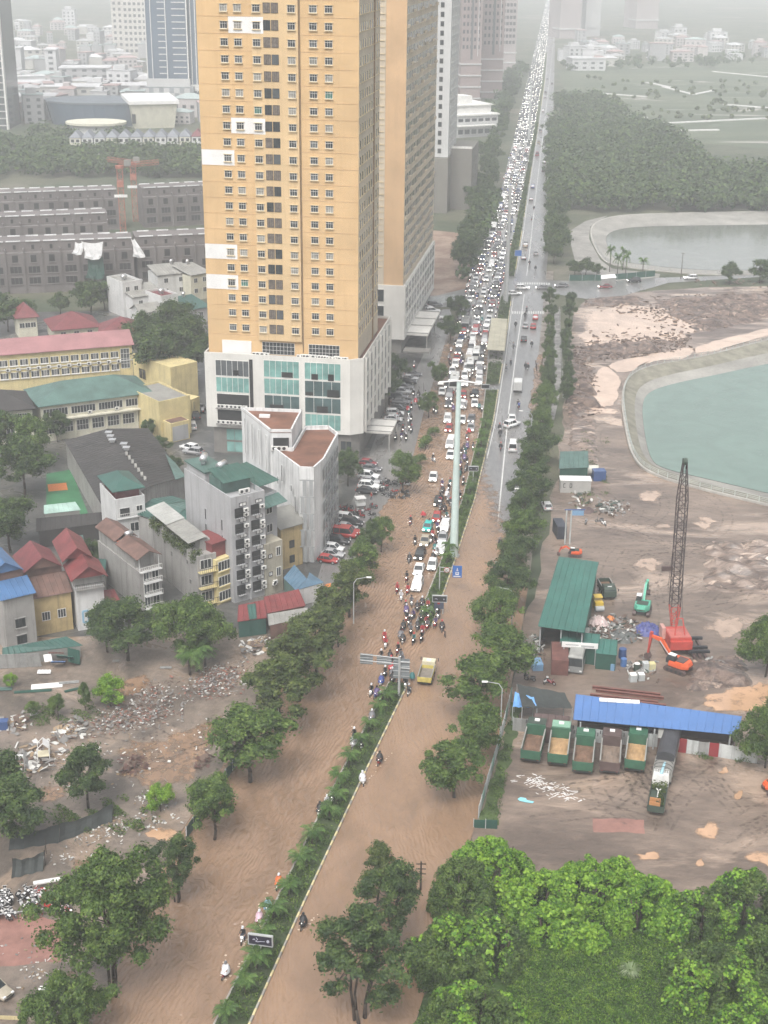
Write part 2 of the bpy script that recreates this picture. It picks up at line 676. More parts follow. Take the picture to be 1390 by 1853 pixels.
# ------------------------------------------------------------------ overlays of the ground
M_mud = mixmat('wet_mud',[(0.106,0.077,0.059),(0.225,0.168,0.129),(0.33,0.245,0.185)],0.085,(0.55,0.14),bump=0.9,bscale=0.9,scale2=0.06,lo2=0.52,hi2=0.62,stretch=(0.6,1.2,1),angle=0.4,lo=0.38,hi=0.62)
M_mudfield = mixmat('ploughed_mud',[(0.10,0.07,0.055),(0.24,0.185,0.15),(0.48,0.36,0.27)],0.14,(0.7,0.14),bump=0.9,bscale=0.5,scale2=0.06,lo2=0.54,hi2=0.6,stretch=(0.5,1.2,1),angle=0.3)
M_lot = mixmat('lot_mud',[(0.095,0.077,0.062),(0.205,0.162,0.128),(0.27,0.205,0.155)],0.1,(0.55,0.15),bump=0.8,bscale=1.0,scale2=0.08,lo=0.38,hi=0.62)
M_paved = mixmat('wet_paving',[(0.055,0.055,0.053),(0.085,0.083,0.078),(0.12,0.115,0.10)],0.15,(0.5,0.25),bump=0.1,scale2=0.1)
M_asph = mixmat('wet_asphalt',[(0.15,0.147,0.143),(0.19,0.186,0.18),(0.22,0.195,0.17)],0.08,(0.3,0.12),bump=0.06,bscale=3.0,scale2=0.06,stretch=(2,0.4,1),lo2=0.55,hi2=0.75,spec=0.5)
yard = PX([(855,1600),(868,1470),(925,1250),(985,1000),(1010,850),(1024,700),(1042,560),(1078,535),(1280,520),(1700,515),(2300,530),(2400,1000),(2300,1700),(1400,1650)])
sheet('yard_mud_ground',[wobble(yard,0.5,4.0),POND1],0.02,M_mud)
field = PX([(1030,762),(1022,700),(1040,560),(1075,535),(1280,520),(1700,515),(1760,532),(1560,577),(1390,609),(1270,642),(1185,654),(1134,674),(1117,715),(1125,770)])
sheet('mud_field_ground',[wobble(field,0.25,3.0)],0.04,M_mudfield)
lot = PX([(-700,1990),(160,1990),(205,1853),(330,1560),(470,1330),(560,1160),(600,1090),(560,1110),(430,1140),(150,1150),(-500,1160)])
sheet('lot_mud_ground',[wobble(lot,0.3,3.0)],0.02,M_lot)
town = PX([(-500,1162),(150,1152),(430,1142),(560,1112),(640,1040),(700,960),(745,860),(780,700),(800,620),(790,560),(380,560),(-300,570)])
sheet('town_paving_ground',[town],0.03,M_paved)
M_red = mat('red_concrete',(0.25,0.13,0.105),0.5,0.25,0.5,bump=0.2)
sheet('red_slab_ground',[wobble(PX([(-200,1665),(60,1655),(118,1668),(112,1740),(-200,1765)]),0.15,1.0)],0.03,M_red)
sheet('brick_patch_ground',[wobble(PX([(1072,1480),(1165,1484),(1167,1508),(1075,1506)]),0.12,1.0)],0.03,M_red)
M_dirtsite = mixmat('clay_site',[(0.2,0.13,0.095),(0.28,0.2,0.15)],0.1,(0.8,0.5),bump=0.4)
sheet('clay_site_ground',[PX([(765,545),(838,545),(862,425),(766,415)])],0.035,M_dirtsite)
sheet('bank_paving_ground',[PX([(1028,420),(1060,400),(1100,390),(1068,410),(1066,432),(1086,470),(1108,486),(1195,496),(1190,510),(1060,512),(1040,470)])],0.03,mat('pale_paving',(0.24,0.23,0.21),0.8,0.35,0.15,bump=0.3))
M_grassbank = mat('grass_verge',(0.055,0.085,0.025),0.9,0.4,0.4,bump=0.6)
sheet('verge_ground',[wobble(PX([(868,1490),(880,1440),(905,1360),(928,1270),(945,1275),(925,1370),(905,1450),(900,1495)]),0.25,1.0)],0.045,M_grassbank)
M_field = mat('field_grass',(0.03,0.058,0.012),0.9,0.5,0.3,bump=0.8)
sheet('meadow_ground',[wobble(PX([(760,2000),(752,1853),(800,1640),(900,1615),(1100,1640),(1390,1660),(2000,1660),(2000,2100)]),0.4,1.5)],0.05,M_field)
M_path = mixmat('footpath',[(0.17,0.165,0.155),(0.25,0.24,0.225)],0.4,(0.6,0.3),bump=0.1)
sheet('path',[PX([(1003,560),(1014,560),(1016,700),(1003,760),(995,760),(1004,690)])],0.04,M_path)
sheet('path',[PX([(1036,425),(1042,425),(1060,468),(1052,470)])],0.05,mat('pale_paving',(0.4,0.38,0.35)))
M_far = mixmat('far_meadow',[(0.06,0.08,0.045),(0.10,0.115,0.07),(0.3,0.28,0.25)],0.014,(0.9,0.6),bump=0.2,bscale=0.1,scale2=0.02,lo2=0.6,hi2=0.66,stretch=(0.5,1.6,1))
sheet('far_field_ground',[PX([(1010,130),(1050,118),(1390,110),(2200,110),(2400,300),(1390,270),(1050,240)])],0.05,M_far)
# pale drains and walls in the far fields
mb = MB()
for (x0,y0,x1,y1) in ((1090,170,1170,176),(1200,158,1255,172),(1255,172,1290,165),(1120,240,1300,236),(1180,225,1390,215),(1290,130,1390,140),(1170,150,1220,160),(1310,190,1390,196),(1130,215,1170,213)):
 a,b = P(x0,y0),P(x1,y1)
 d = (b-a).normalized()
 n = Vector((-d.y,d.x,0))*1.6
 mb.prism([a-n,b-n,b+n,a+n],0.06,0.7)
o = struct('drain_wall',mb,mat('pale_wall',(0.55,0.54,0.52),0.8),'structure')

# ------------------------------------------------------------------ roads
def ext(pts,near=60.0,far=4200.0):
 p = PX(pts)
 a,b = p[0],p[1]
 if near is not None:
  p.insert(0,a+(a-b)*((a.y-near)/(b.y-a.y)))
 a,b = p[-2],p[-1]
 if far:
  p.append(b+(b-a)*((far-b.y)/(b.y-a.y)))
 return p

def at_y(line,Y):
 for i in range(len(line)-1):
  if line[i].y <= Y <= line[i+1].y:
   return line[i].lerp(line[i+1],(Y-line[i].y)/(line[i+1].y-line[i].y))
 return line[-1] if Y > line[-1].y else line[0]

ROAD_L = ext([(200,1853),(290,1668),(342,1535),(425,1400),(480,1305),(545,1200),(580,1130),(625,1060),(680,992),(735,905),(765,830),(784,745),(803,680),(820,620),(832,560),(846,515),(866,460),(886,400),(903,360),(929,253),(953,150),(965,100)])
MED_L = ext([(388,1853),(470,1690),(575,1480),(640,1355),(697,1250),(752,1130),(796,1020),(836,905),(872,760),(884,640),(900,570),(911,505),(930,420),(945,350),(964,250),(980,150),(986,100)])
MED_R = ext([(455,1853),(550,1640),(660,1405),(735,1250),(783,1135),(823,1020),(860,905),(894,760),(913,640),(922,570),(931,505),(945,420),(955,350),(971,250),(986,150),(990,100)])
LINE = ext([(905,905),(920,750),(934,640),(943,577),(957,470),(970,350),(982,250),(994,150),(999,100)],near=250)
ROAD_R = ext([(700,1853),(770,1640),(835,1405),(880,1250),(910,1135),(932,1020),(948,905),(966,760),(975,640),(982,560),(988,505),(995,420),(988,350),(1000,250),(1003,150),(1004,100)])
FLOOD_R = ext([(752,1853),(815,1640),(872,1455),(922,1260),(945,1135),(962,1020),(970,905),(984,760),(992,640),(996,560),(1001,505),(1006,420)],far=None)

YS = [60,90]+[116+6*i for i in range(60)]+[480,500,520,550,580,620,660,720,800,900,1000,1200,1500,2000,3000,4200]
def strip(name,A,B,z,m,y0=60,y1=4200,kind='structure',inset=0.0):
 mb = MB()
 ys = [y0]+[y for y in YS if y0 < y < y1]+[y1]
 for i in range(len(ys)-1):
  a0,b0,a1,b1 = at_y(A,ys[i]),at_y(B,ys[i]),at_y(A,ys[i+1]),at_y(B,ys[i+1])
  mb.quad((a0.x,a0.y,z),(b0.x,b0.y,z),(b1.x,b1.y,z),(a1.x,a1.y,z))
 return struct(name,mb,m,kind)
strip('road',ROAD_L,ROAD_R,0.06,M_asph)
strip('pavement',ROAD_R,FLOOD_R,0.05,mixmat('pavement_slabs',[(0.14,0.12,0.10),(0.21,0.18,0.15)],0.3,(0.6,0.3)),60,480)
# cross roads at the junction
sheet('road',[PX([(975,528),(1060,541),(1130,535),(1210,512),(1400,500),(1900,505),(1900,492),(1390,491),(1290,500),(1190,503),(1100,510),(1000,508),(985,506)])],0.075,M_asph)
sheet('road',[PX([(690,565),(850,552),(855,520),(790,535),(690,540)])],0.07,M_asph)
# service road beside the towers
sheet('service_road',[chaikin(PX([(560,1120),(640,1035),(700,935),(760,830),(778,750),(800,670),(812,610),(820,560),(795,560),(780,600),(760,660),(735,690),(700,740),(665,830),(640,905),(600,980),(575,1040)]),1)],0.045,M_asph)

# markings and kerbs
M_line = mat('road_paint_white',(0.55,0.55,0.53),0.5,0.15,0.5)
M_yel = mat('road_paint_yellow',(0.62,0.52,0.25),0.5,0.2,0.4)
def off(line,d):
 return [Vector((p.x+d,p.y,0)) for p in line]
strip('road_line',off(LINE,-0.12),off(LINE,0.12),0.085,M_line,236,445)
strip('road_line',off(LINE,-0.12),off(LINE,0.12),0.085,M_line,472,2500)
strip('road_line',off(MED_R,0.35),off(MED_R,0.55),0.085,M_line,290,440)
strip('road_line',off(MED_R,0.35),off(MED_R,0.55),0.085,M_line,475,1500)
for k in (1/3,2/3):
 mid = [ROAD_L[0].lerp(MED_L[0],k)]
 A = [at_y(ROAD_L,y).lerp(at_y(MED_L,y),k) for y in YS]
 mb = MB()
 y = 330.0
 while y < 900:
  a,b = at_y(A,y),at_y(A,y+5)
  mb.quad((a.x-0.1,a.y,0.085),(a.x+0.1,a.y,0.085),(b.x+0.1,b.y,0.085),(b.x-0.1,b.y,0.085))
  y += 11
 struct('road_line',mb,M_line)
for (xa,ya,xb,yb) in ((925,566,984,566),(935,513,995,514)):
 mb = MB()
 a,b = P(xa,ya),P(xb,yb)
 n = 14
 for i in range(n):
  p = a.lerp(b,(i+0.2)/n)
  q = a.lerp(b,(i+0.75)/n)
  mb.quad((p.x,p.y-1.6,0.086),(q.x,q.y-1.6,0.086),(q.x+0.3,q.y+1.6,0.086),(p.x+0.3,p.y+1.6,0.086))
 struct('crosswalk_marking',mb,M_line)

# planted median with painted kerb
M_soil = mat('median_soil',(0.05,0.07,0.028),0.95,0.4,0.6,bump=0.6)
M_kerb = mat('kerb_concrete',(0.3,0.28,0.25),0.8,0.2,0.6)
M_kerb2 = mat('kerb_paint_yellow',(0.55,0.47,0.26),0.7,0.25,0.7)
MED_SEGS = [(60,189),(208,340),(345,440),(470,1500)]
for si,(y0,y1) in enumerate(MED_SEGS):
 strip('median_ground',off(MED_L,0.22),off(MED_R,-0.22),0.34,M_soil,y0+0.2,y1-0.2)
 for side,(A,B) in enumerate(((MED_L,off(MED_L,0.22)),(off(MED_R,-0.22),MED_R))):
  ys = [y0]
  while ys[-1] < y1-1.2 and ys[-1] < 420:
   ys.append(ys[-1]+1.0)
  if y1 > 430:
   ys += [y for y in YS if ys[-1] < y < y1]
  ys.append(y1)
  for c in (0,1):
   mb = MB()
   for i in range(len(ys)-1):
    alt = (i % 2) if ys[i] > 190 or side else 0
    if (1 if alt and side else 0) != c:
     continue
    a0,b0,a1,b1 = at_y(A,ys[i]),at_y(B,ys[i]),at_y(A,ys[i+1]),at_y(B,ys[i+1])
    mb.prism([(a0.x,a0.y),(b0.x,b0.y),(b1.x,b1.y),(a1.x,a1.y)],0.03,0.4)
   if mb.f:
    struct('kerb',mb,M_kerb2 if c else M_kerb)

# ------------------------------------------------------------------ flood water on the carriageways
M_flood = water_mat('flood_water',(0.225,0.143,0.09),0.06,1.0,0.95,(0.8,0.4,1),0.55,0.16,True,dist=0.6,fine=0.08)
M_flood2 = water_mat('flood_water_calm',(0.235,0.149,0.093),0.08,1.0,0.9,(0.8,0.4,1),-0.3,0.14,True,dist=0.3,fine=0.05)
def flood(name,A,B,z,m,y0,y1,dfun,cols=8):
 ys = [y0]+[y for y in YS if y0 < y < y1]+[y1]
 v,f,dep = [],[],[]
 for y in ys:
  a,b = at_y(A,y),at_y(B,y)
  for c in range(cols+1):
   p = a.lerp(b,c/cols)
   v.append((p.x,p.y,z))
   dep.append(dfun(c/cols,y))
 n = cols+1
 for i in range(len(ys)-1):
  for c in range(cols):
   f.append((i*n+c,i*n+c+1,(i+1)*n+c+1,(i+1)*n+c))
 me = bpy.data.meshes.new(name)
 me.from_pydata(v,[],f)
 at = me.attributes.new('depth','FLOAT','POINT')
 at.data.foreach_set('value',dep)
 me.materials.append(m)
 me.update()
 o = link(name,me)
 o['kind'] = 'structure'
 return o
def sstep(a,b,x):
 t = min(1,max(0,(x-a)/(b-a)))
 return t*t*(3-2*t)
FL = off(ROAD_L,-2.2)
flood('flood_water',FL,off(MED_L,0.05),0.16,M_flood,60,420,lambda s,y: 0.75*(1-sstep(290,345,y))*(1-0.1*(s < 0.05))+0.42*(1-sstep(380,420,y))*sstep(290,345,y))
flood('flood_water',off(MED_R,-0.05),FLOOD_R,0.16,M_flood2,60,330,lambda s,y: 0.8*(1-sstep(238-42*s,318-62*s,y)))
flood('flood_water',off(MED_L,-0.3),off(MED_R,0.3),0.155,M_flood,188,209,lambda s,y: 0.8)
# muddy water in front of the parked cars
def puddle(pts,m,z,amp=0.35,step=1.2,name='puddle',dmax=0.5,grow=1.5):
 o = wobble(chaikin(PX(pts),1),amp,step)
 n = len(o)
 c = sum(o,Vector())/n
 v = [(p.x,p.y,z) for p in o]
 dep = [0.0]*n
 for p in o:
  d = (c-p)
  q = p+d*min(0.5,grow/max(d.length,0.1))
  v.append((q.x,q.y,z))
  dep.append(dmax)
 v.append((c.x,c.y,z))
 dep.append(dmax)
 f = []
 for i in range(n):
  j = (i+1) % n
  f.append((i,j,n+j,n+i))
  f.append((n+i,n+j,2*n))
 me = bpy.data.meshes.new(name)
 me.from_pydata(v,[],f)
 at = me.attributes.new('depth','FLOAT','POINT')
 at.data.foreach_set('value',dep)
 me.materials.append(m)
 me.update()
 o = link(name,me)
 o['kind'] = 'structure'
 return o
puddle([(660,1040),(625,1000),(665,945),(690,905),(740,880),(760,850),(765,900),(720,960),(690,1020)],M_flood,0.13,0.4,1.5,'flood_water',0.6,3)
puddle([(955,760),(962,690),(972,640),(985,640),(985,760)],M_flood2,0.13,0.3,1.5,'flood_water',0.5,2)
M_pud = water_mat('puddle_peach',(0.52,0.385,0.295),0.14,0.08,1.2,var=0.1,edge=True,dist=0.08)
M_pud3 = water_mat('puddle_dull',(0.36,0.265,0.2),0.12,0.06,1.2,var=0.15,edge=True,dist=0.06)
M_pud2 = water_mat('puddle_orange',(0.43,0.27,0.165),0.14,0.05,1.5,var=0.12,edge=True,dist=0.06)
puddle([(1045,572),(1070,556),(1140,548),(1230,558),(1300,585),(1260,618),(1170,628),(1080,634),(1040,628)],M_pud,0.075,1.0,3.0,grow=4,dmax=0.62)
for pts in ([(1128,680),(1121,735),(1060,742),(1052,715),(1066,690),(1092,656)],[(1088,658),(1180,640),(1262,626),(1262,646),(1165,658),(1122,682)],[(1245,630),(1400,590),(1600,552),(1600,574),(1400,608),(1258,645)]):
 puddle(pts,M_pud,0.075+0.002*len(pts),0.4,2.5,grow=1.6,dmax=0.72)
puddle([(1035,748),(1060,735),(1120,738),(1130,750),(1090,752)],M_pud,0.076,0.4,2.0,grow=1.5)
for pts in ([(1140,895),(1180,880),(1215,892),(1190,912),(1150,912)],[(1245,940),(1290,928),(1310,945),(1280,965),(1250,960)],[(1130,1010),(1180,1003),(1215,1015),(1190,1040),(1150,1035)],
   [(1270,1115),(1330,1108),(1370,1125),(1340,1165),(1290,1160),(1265,1140)],[(1180,950),(1210,943),(1225,955),(1195,962)],[(1300,985),(1350,975),(1390,990),(1340,1000)]):
 puddle(pts,M_pud3,0.06,0.6,1.0,grow=2.4)
for pts in ([(1250,1270),(1310,1240),(1400,1230),(1480,1260),(1400,1300),(1330,1290),(1280,1288)],[(1253,1492),(1285,1480),(1315,1490),(1300,1520),(1270,1526),(1250,1510)],[(1330,1545),(1370,1532),(1440,1540),(1420,1580),(1360,1570)],
   [(1320,1445),(1340,1425),(1355,1437),(1335,1458)],[(1285,1395),(1320,1385),(1330,1397),(1300,1405)],[(1180,1330),(1230,1325),(1240,1338),(1200,1345)],[(1015,1640),(1030,1560),(1060,1568),(1050,1590)],
   [(1250,1556),(1272,1550),(1285,1565),(1262,1572)],[(1140,1545),(1200,1540),(1215,1553),(1160,1560)]):
 puddle(pts,M_pud2,0.06,0.4,0.8,grow=1.3)
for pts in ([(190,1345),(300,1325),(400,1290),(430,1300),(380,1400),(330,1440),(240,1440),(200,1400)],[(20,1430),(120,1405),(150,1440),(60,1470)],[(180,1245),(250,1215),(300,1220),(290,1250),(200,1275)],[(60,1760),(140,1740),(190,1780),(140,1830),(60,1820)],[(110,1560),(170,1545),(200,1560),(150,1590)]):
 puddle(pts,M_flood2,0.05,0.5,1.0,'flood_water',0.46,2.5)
for pts in ([(250,1510),(280,1492),(325,1500),(330,1520),(290,1530)],):
 puddle(pts,M_pud2,0.06,0.2,0.7,grow=0.8)

# churned mud: ridged relief as one mass
def churn(name,corners,nx,ny,amp,m,seed,z0=0.05,stretch=(1,1)):
 rr = np.random.default_rng(seed)
 a,b,c,d = PX(corners)
 v,f = [],[]
 ph = rr.uniform(0,6.28,(14,3))
 fr = rr.uniform(0.25,1.9,14)
 an = rr.normal(0.9,0.35,14)
 for j in range(ny+1):
  for i in range(nx+1):
   s,t = i/nx,j/ny
   p = (a*(1-s)+b*s)*(1-t)+(d*(1-s)+c*s)*t
   h = 0
   for k in range(14):
    x = p.x*math.cos(an[k])*stretch[0]+p.y*math.sin(an[k])*stretch[1]
    h += math.sin(x*fr[k]+ph[k,0]+1.3*math.sin(p.y*0.21+ph[k,1]))/(0.6+fr[k])
   e = min(1,6*min(s,1-s))*min(1,6*min(t,1-t))
   v.append((p.x,p.y,z0-0.25+(amp*(abs(h)*0.35)+0.2)*e))
 for j in range(ny):
  for i in range(nx):
   q = j*(nx+1)+i
   f.append((q,q+1,q+nx+2,q+nx+1))
 me = bpy.data.meshes.new(name)
 me.from_pydata(v,[],f)
 me.materials.append(m)
 me.update()
 o = link(name,me)
 o['kind'] = 'stuff'
 return o
M_dark = mixmat('dark_mud',[(0.06,0.04,0.032),(0.17,0.12,0.095),(0.4,0.3,0.235)],0.5,(0.5,0.15),bump=1.0,bscale=1.4,scale2=0.45,lo2=0.58,hi2=0.63)
M_dark2 = mixmat('brown_mud',[(0.09,0.065,0.052),(0.24,0.18,0.145),(0.42,0.33,0.27)],0.45,(0.5,0.15),bump=1.0,bscale=1.2,scale2=0.5,lo2=0.55,hi2=0.6,stretch=(0.5,1.6,1),angle=-0.2)
churn('mud_heaps',[(1025,770),(1095,750),(1062,655),(1030,650)],90,80,1.1,M_dark,1)
churn('mud_heaps',[(1040,662),(1200,638),(1240,612),(1040,624)],130,50,1.1,M_dark,2)
churn('mud_heaps',[(1262,612),(1420,572),(1420,528),(1150,540)],110,80,1.1,M_dark,3)
churn('mud_heaps',[(1045,556),(1160,552),(1180,536),(1070,538)],50,26,0.7,M_dark,4)
churn('mud_heaps',[(1270,1070),(1440,1085),(1420,975),(1265,975)],120,110,1.5,M_dark2,5)
churn('mud_heaps',[(1020,860),(1090,850),(1080,750),(1030,755)],40,60,0.6,M_dark2,6)
churn('mud_heaps',[(1240,1255),(1370,1245),(1350,1180),(1230,1190)],50,40,0.8,M_dark,7)

# wheel ruts and smears in the yard mud
def rut_mat():
 m = bpy.data.materials.new('wheel_rut')
 m.use_nodes = True
 N,L = m.node_tree.nodes,m.node_tree.links
 b = N['Principled BSDF']
 b.inputs['Base Color'].default_value = (0.14,0.105,0.082,1)
 b.inputs['Roughness'].default_value = 0.22
 g = N.new('ShaderNodeNewGeometry')
 n = N.new('ShaderNodeTexNoise')
 n.inputs['Scale'].default_value = 1.3
 n.inputs['Detail'].default_value = 6
 L.new(g.outputs['Position'],n.inputs['Vector'])
 r = N.new('ShaderNodeMapRange')
 r.inputs['From Min'].default_value = 0.44
 r.inputs['From Max'].default_value = 0.62
 r.inputs['To Max'].default_value = 0.4
 L.new(n.outputs['Fac'],r.inputs['Value'])
 L.new(r.outputs[0],b.inputs['Alpha'])
 return m
mb = MB()
rt = random.Random(31)
for (x,y,a,L_,n) in ((1180,1480,1.9,26,9),(1300,1420,2.3,22,10),(1120,1000,0.3,34,10),(1150,1090,1.5,26,8),(1280,1100,0.6,30,9),(1230,960,2.6,34,9),(1080,820,1.75,40,7),(1040,1450,0.2,20,6),(1330,1500,0.4,18,6),(230,1420,0.4,16,5),(300,1370,2.2,14,5)):
 for _ in range(n):
  p = P(x+rt.gauss(0,55),y+rt.gauss(0,28))
  an,cu = a+rt.gauss(0,0.3),rt.gauss(0,0.03)
  seg = int(L_*rt.uniform(0.4,1.1))
  lines = [[],[]]
  for k in range(seg):
   p = p+Vector((math.cos(an),math.sin(an),0))
   an += cu
   nn = Vector((-math.sin(an),math.cos(an),0))
   for s in (0,1):
    c = p+nn*(0.95 if s else -0.95)
    lines[s].append((c-nn*0.2,c+nn*0.2))
  for ln in lines:
   for k in range(len(ln)-1):
    q = [ln[k][0],ln[k+1][0],ln[k+1][1],ln[k][1]]
    mb.quad(*[(v.x,v.y,0.052) for v in q])
struct('wheel_ruts',mb,rut_mat(),'stuff')
# ------------------------------------------------------------------ trees
def leaf_mesh(name,pts,nrm,size,m,aspect=0.55,seed=0):
 """one quad per leaf spray: centre, facing, size."""
 rr = np.random.default_rng(seed)
 n = len(pts)
 up = rr.normal(size=(n,3))
 t = np.cross(nrm,up)
 t /= np.linalg.norm(t,axis=1,keepdims=True)+1e-9
 b = np.cross(nrm,t)
 s = (size*rr.uniform(0.6,1.35,n))[:,None]
 t = t*s
 b = b*s*aspect
 bend = nrm*s*rr.uniform(-0.25,0.25,(n,1))
 v = np.empty((n,4,3))
 v[:,0] = pts-t*0.5+bend
 v[:,1] = pts-b*0.5
 v[:,2] = pts+t*0.5+bend
 v[:,3] = pts+b*0.5
 me = bpy.data.meshes.new(name)
 me.vertices.add(4*n)
 me.vertices.foreach_set('co',v.reshape(-1))
 me.loops.add(4*n)
 me.loops.foreach_set('vertex_index',np.arange(4*n,dtype=np.int32))
 me.polygons.add(n)
 me.polygons.foreach_set('loop_start',np.arange(0,4*n,4,dtype=np.int32))
 me.polygons.foreach_set('loop_total',np.full(n,4,dtype=np.int32))
 me.materials.append(m)
 me.update()
 return me

def unit(a):
 return a/(np.linalg.norm(a,axis=-1,keepdims=True)+1e-9)

def cloud(rr,centres,radii,n,squash=0.8,inner=0.55,droop=0.0):
 """points and facings on lumpy clusters."""
 w = radii ** 2
 k = rr.choice(len(centres),n,p=w/w.sum())
 d = unit(rr.normal(size=(n,3))+np.array([0,0,0.45]))
 r = radii[k]*rr.uniform(inner,1.0,n) ** 0.5
 p = centres[k]+d*r[:,None]*np.array([1,1,squash])
 nr = unit(d*0.9+np.array([0,0,0.55])+rr.normal(size=(n,3))*0.55)
 return p,nr

def foliage(name,c0,c1,c2,island=0.35,rough=0.6):
 """leaf colour: world-space drift between three greens plus leaf-to-leaf difference; light comes through the blade."""
 m = bpy.data.materials.new(name)
 m.use_nodes = True
 N,L = m.node_tree.nodes,m.node_tree.links
 b = N['Principled BSDF']
 b.inputs['Roughness'].default_value = rough
 b.inputs['Specular IOR Level'].default_value = 0.3
 geo = N.new('ShaderNodeNewGeometry')
 no = N.new('ShaderNodeTexNoise')
 no.inputs['Scale'].default_value = 0.6
 no.inputs['Detail'].default_value = 4
 L.new(geo.outputs['Position'],no.inputs['Vector'])
 ad = N.new('ShaderNodeMath')
 ad.operation = 'MULTIPLY_ADD'
 L.new(geo.outputs['Random Per Island'],ad.inputs[0])
 ad.inputs[1].default_value = island
 L.new(no.outputs['Fac'],ad.inputs[2])
 rp = N.new('ShaderNodeValToRGB')
 e = rp.color_ramp.elements
 e[0].position = 0.38
 e[0].color = (*c0,1)
 e[1].position = 0.66
 e[1].color = (*c1,1)
 x = e.new(0.95)
 x.color = (*c2,1)
 L.new(ad.outputs[0],rp.inputs['Fac'])
 L.new(rp.outputs[0],b.inputs['Base Color'])
 tr = N.new('ShaderNodeBsdfTranslucent')
 L.new(rp.outputs[0],tr.inputs['Color'])
 mx = N.new('ShaderNodeMixShader')
 mx.inputs[0].default_value = 0.14
 L.new(b.outputs[0],mx.inputs[1])
 L.new(tr.outputs[0],mx.inputs[2])
 L.new(mx.outputs[0],N['Material Output'].inputs['Surface'])
 return m
M_bark = mat('bark',(0.05,0.036,0.027),0.9,0.3,2.0,bump=0.4,bscale=6)
F_dark = foliage('foliage_dark',(0.012,0.03,0.009),(0.038,0.072,0.018),(0.1,0.15,0.034))
F_mid = foliage('foliage_mid',(0.018,0.042,0.009),(0.056,0.104,0.018),(0.135,0.2,0.038))
F_bright = foliage('foliage_bright',(0.028,0.08,0.008),(0.1,0.215,0.014),(0.22,0.36,0.034),0.5)
F_vine = foliage('foliage_vine',(0.016,0.055,0.006),(0.075,0.185,0.012),(0.19,0.33,0.03),0.5)
F_palm = foliage('foliage_palm',(0.02,0.05,0.012),(0.06,0.125,0.024),(0.13,0.21,0.045))
F_olive = foliage('foliage_olive',(0.02,0.036,0.01),(0.06,0.09,0.02),(0.135,0.17,0.042))

def make_tree(seed,h,rx,rz,trunk_h,nleaf,lsize,m,nclus=14,stems=1,clr=0.42,squash=0.85,base_z=None,lean=0.0,topple=1.0):
 """meshes (trunk, crown) of one tree standing at the origin."""
 rr = np.random.default_rng(seed)
 rnd = random.Random(seed)
 cz = h-rz
 cen,rad = [],[]
 lob = [(rr.uniform(0,6.28),rr.uniform(0.75,1.15)) for _ in range(5)]
 for i in range(nclus):
  d = unit(rr.normal(size=3)+np.array([0,0,0.25]))
  q = rr.uniform(0.25,1.0) ** 0.5
  az = math.atan2(d[1],d[0])
  swell = 1.0+0.22*math.sin(2*az+lob[0][0])+0.14*math.sin(3*az+lob[1][0]+2*d[2])
  taper = 1.0-0.3*max(0,d[2])*topple
  r = clr*rx*rr.uniform(0.5,1.0)
  cen.append(np.array([d[0]*(rx-r*0.6)*q*taper*swell,d[1]*(rx-r*0.6)*q*taper*swell,cz+d[2]*(rz-r*0.6)*q*rr.uniform(0.85,1.12)]))
  rad.append(r)
 cen,rad = np.array(cen),np.array(rad)
 cen[:,2] = np.maximum(cen[:,2],cz-rz*0.72)
 cen[:,0] += lean*(cen[:,2]/h)
 p,nr = cloud(rr,cen,rad,nleaf,squash,0.35)
 k = nleaf // 6
 p2,n2 = cloud(rr,cen,rad*1.5,k,squash,0.7)
 p,nr = np.vstack([p,p2]),np.vstack([nr,n2])
 crown = leaf_mesh('crown',p,nr,lsize,m,0.6,seed)
 mb = MB()
 tr = 0.011*h+0.05
 for s in range(stems):
  bx,by = (0,0) if stems == 1 else (rnd.uniform(-0.5,0.5),rnd.uniform(-0.5,0.5))
  pts = [(bx,by,-0.3)]
  top = (lean*0.6+rnd.uniform(-0.4,0.4)+bx*2,rnd.uniform(-0.4,0.4)+by*2,cz)
  for t in (0.25,0.5,0.75,1.0):
   pts.append((bx+(top[0]-bx)*t+rnd.uniform(-0.15,0.15),by+(top[1]-by)*t+rnd.uniform(-0.15,0.15),cz*t))
  f = 1 if stems == 1 else 0.6
  mb.path(pts,[tr*1.25*f,tr*f,tr*0.9*f,tr*0.75*f,tr*0.55*f],8)
  for i in range(6 if stems == 1 else 4):
   c = cen[rnd.randrange(len(cen)-1)]
   t = rnd.uniform(0.55,0.95)
   a = Vector(pts[2]).lerp(Vector(pts[4]),t)
   mid = a.lerp(Vector(c),0.5)+Vector((rnd.uniform(-.3,.3),rnd.uniform(-.3,.3),0.2))
   mb.path([a,mid,Vector(c)],[tr*0.45*f,tr*0.3*f,tr*0.12*f],5)
 trunk = mb.mesh('trunk',M_bark,True)
 return trunk,crown

TREES = {}
def tree_kind(key,n,**kw):
 TREES[key] = [make_tree(hash(key) % 1000+17*i if False else sum(map(ord,key))+17*i,**kw) for i in range(n)]
tree_kind('street',4,h=9.0,rx=3.3,rz=3.4,trunk_h=3,nleaf=11000,lsize=0.29,m=F_mid,nclus=48,clr=0.27)
tree_kind('slim',3,h=10.0,rx=2.6,rz=4.2,trunk_h=3,nleaf=10000,lsize=0.28,m=F_olive,nclus=46,clr=0.3)
tree_kind('dark',3,h=9.0,rx=3.6,rz=3.6,trunk_h=2.5,nleaf=11000,lsize=0.31,m=F_dark,nclus=48,clr=0.27)
tree_kind('big',2,h=15.0,rx=5.6,rz=6.2,trunk_h=4,nleaf=34000,lsize=0.29,m=F_mid,nclus=95,stems=3,clr=0.2)
tree_kind('airy',2,h=11.0,rx=3.4,rz=4.6,trunk_h=4,nleaf=12000,lsize=0.26,m=F_dark,nclus=52,stems=4,clr=0.23)
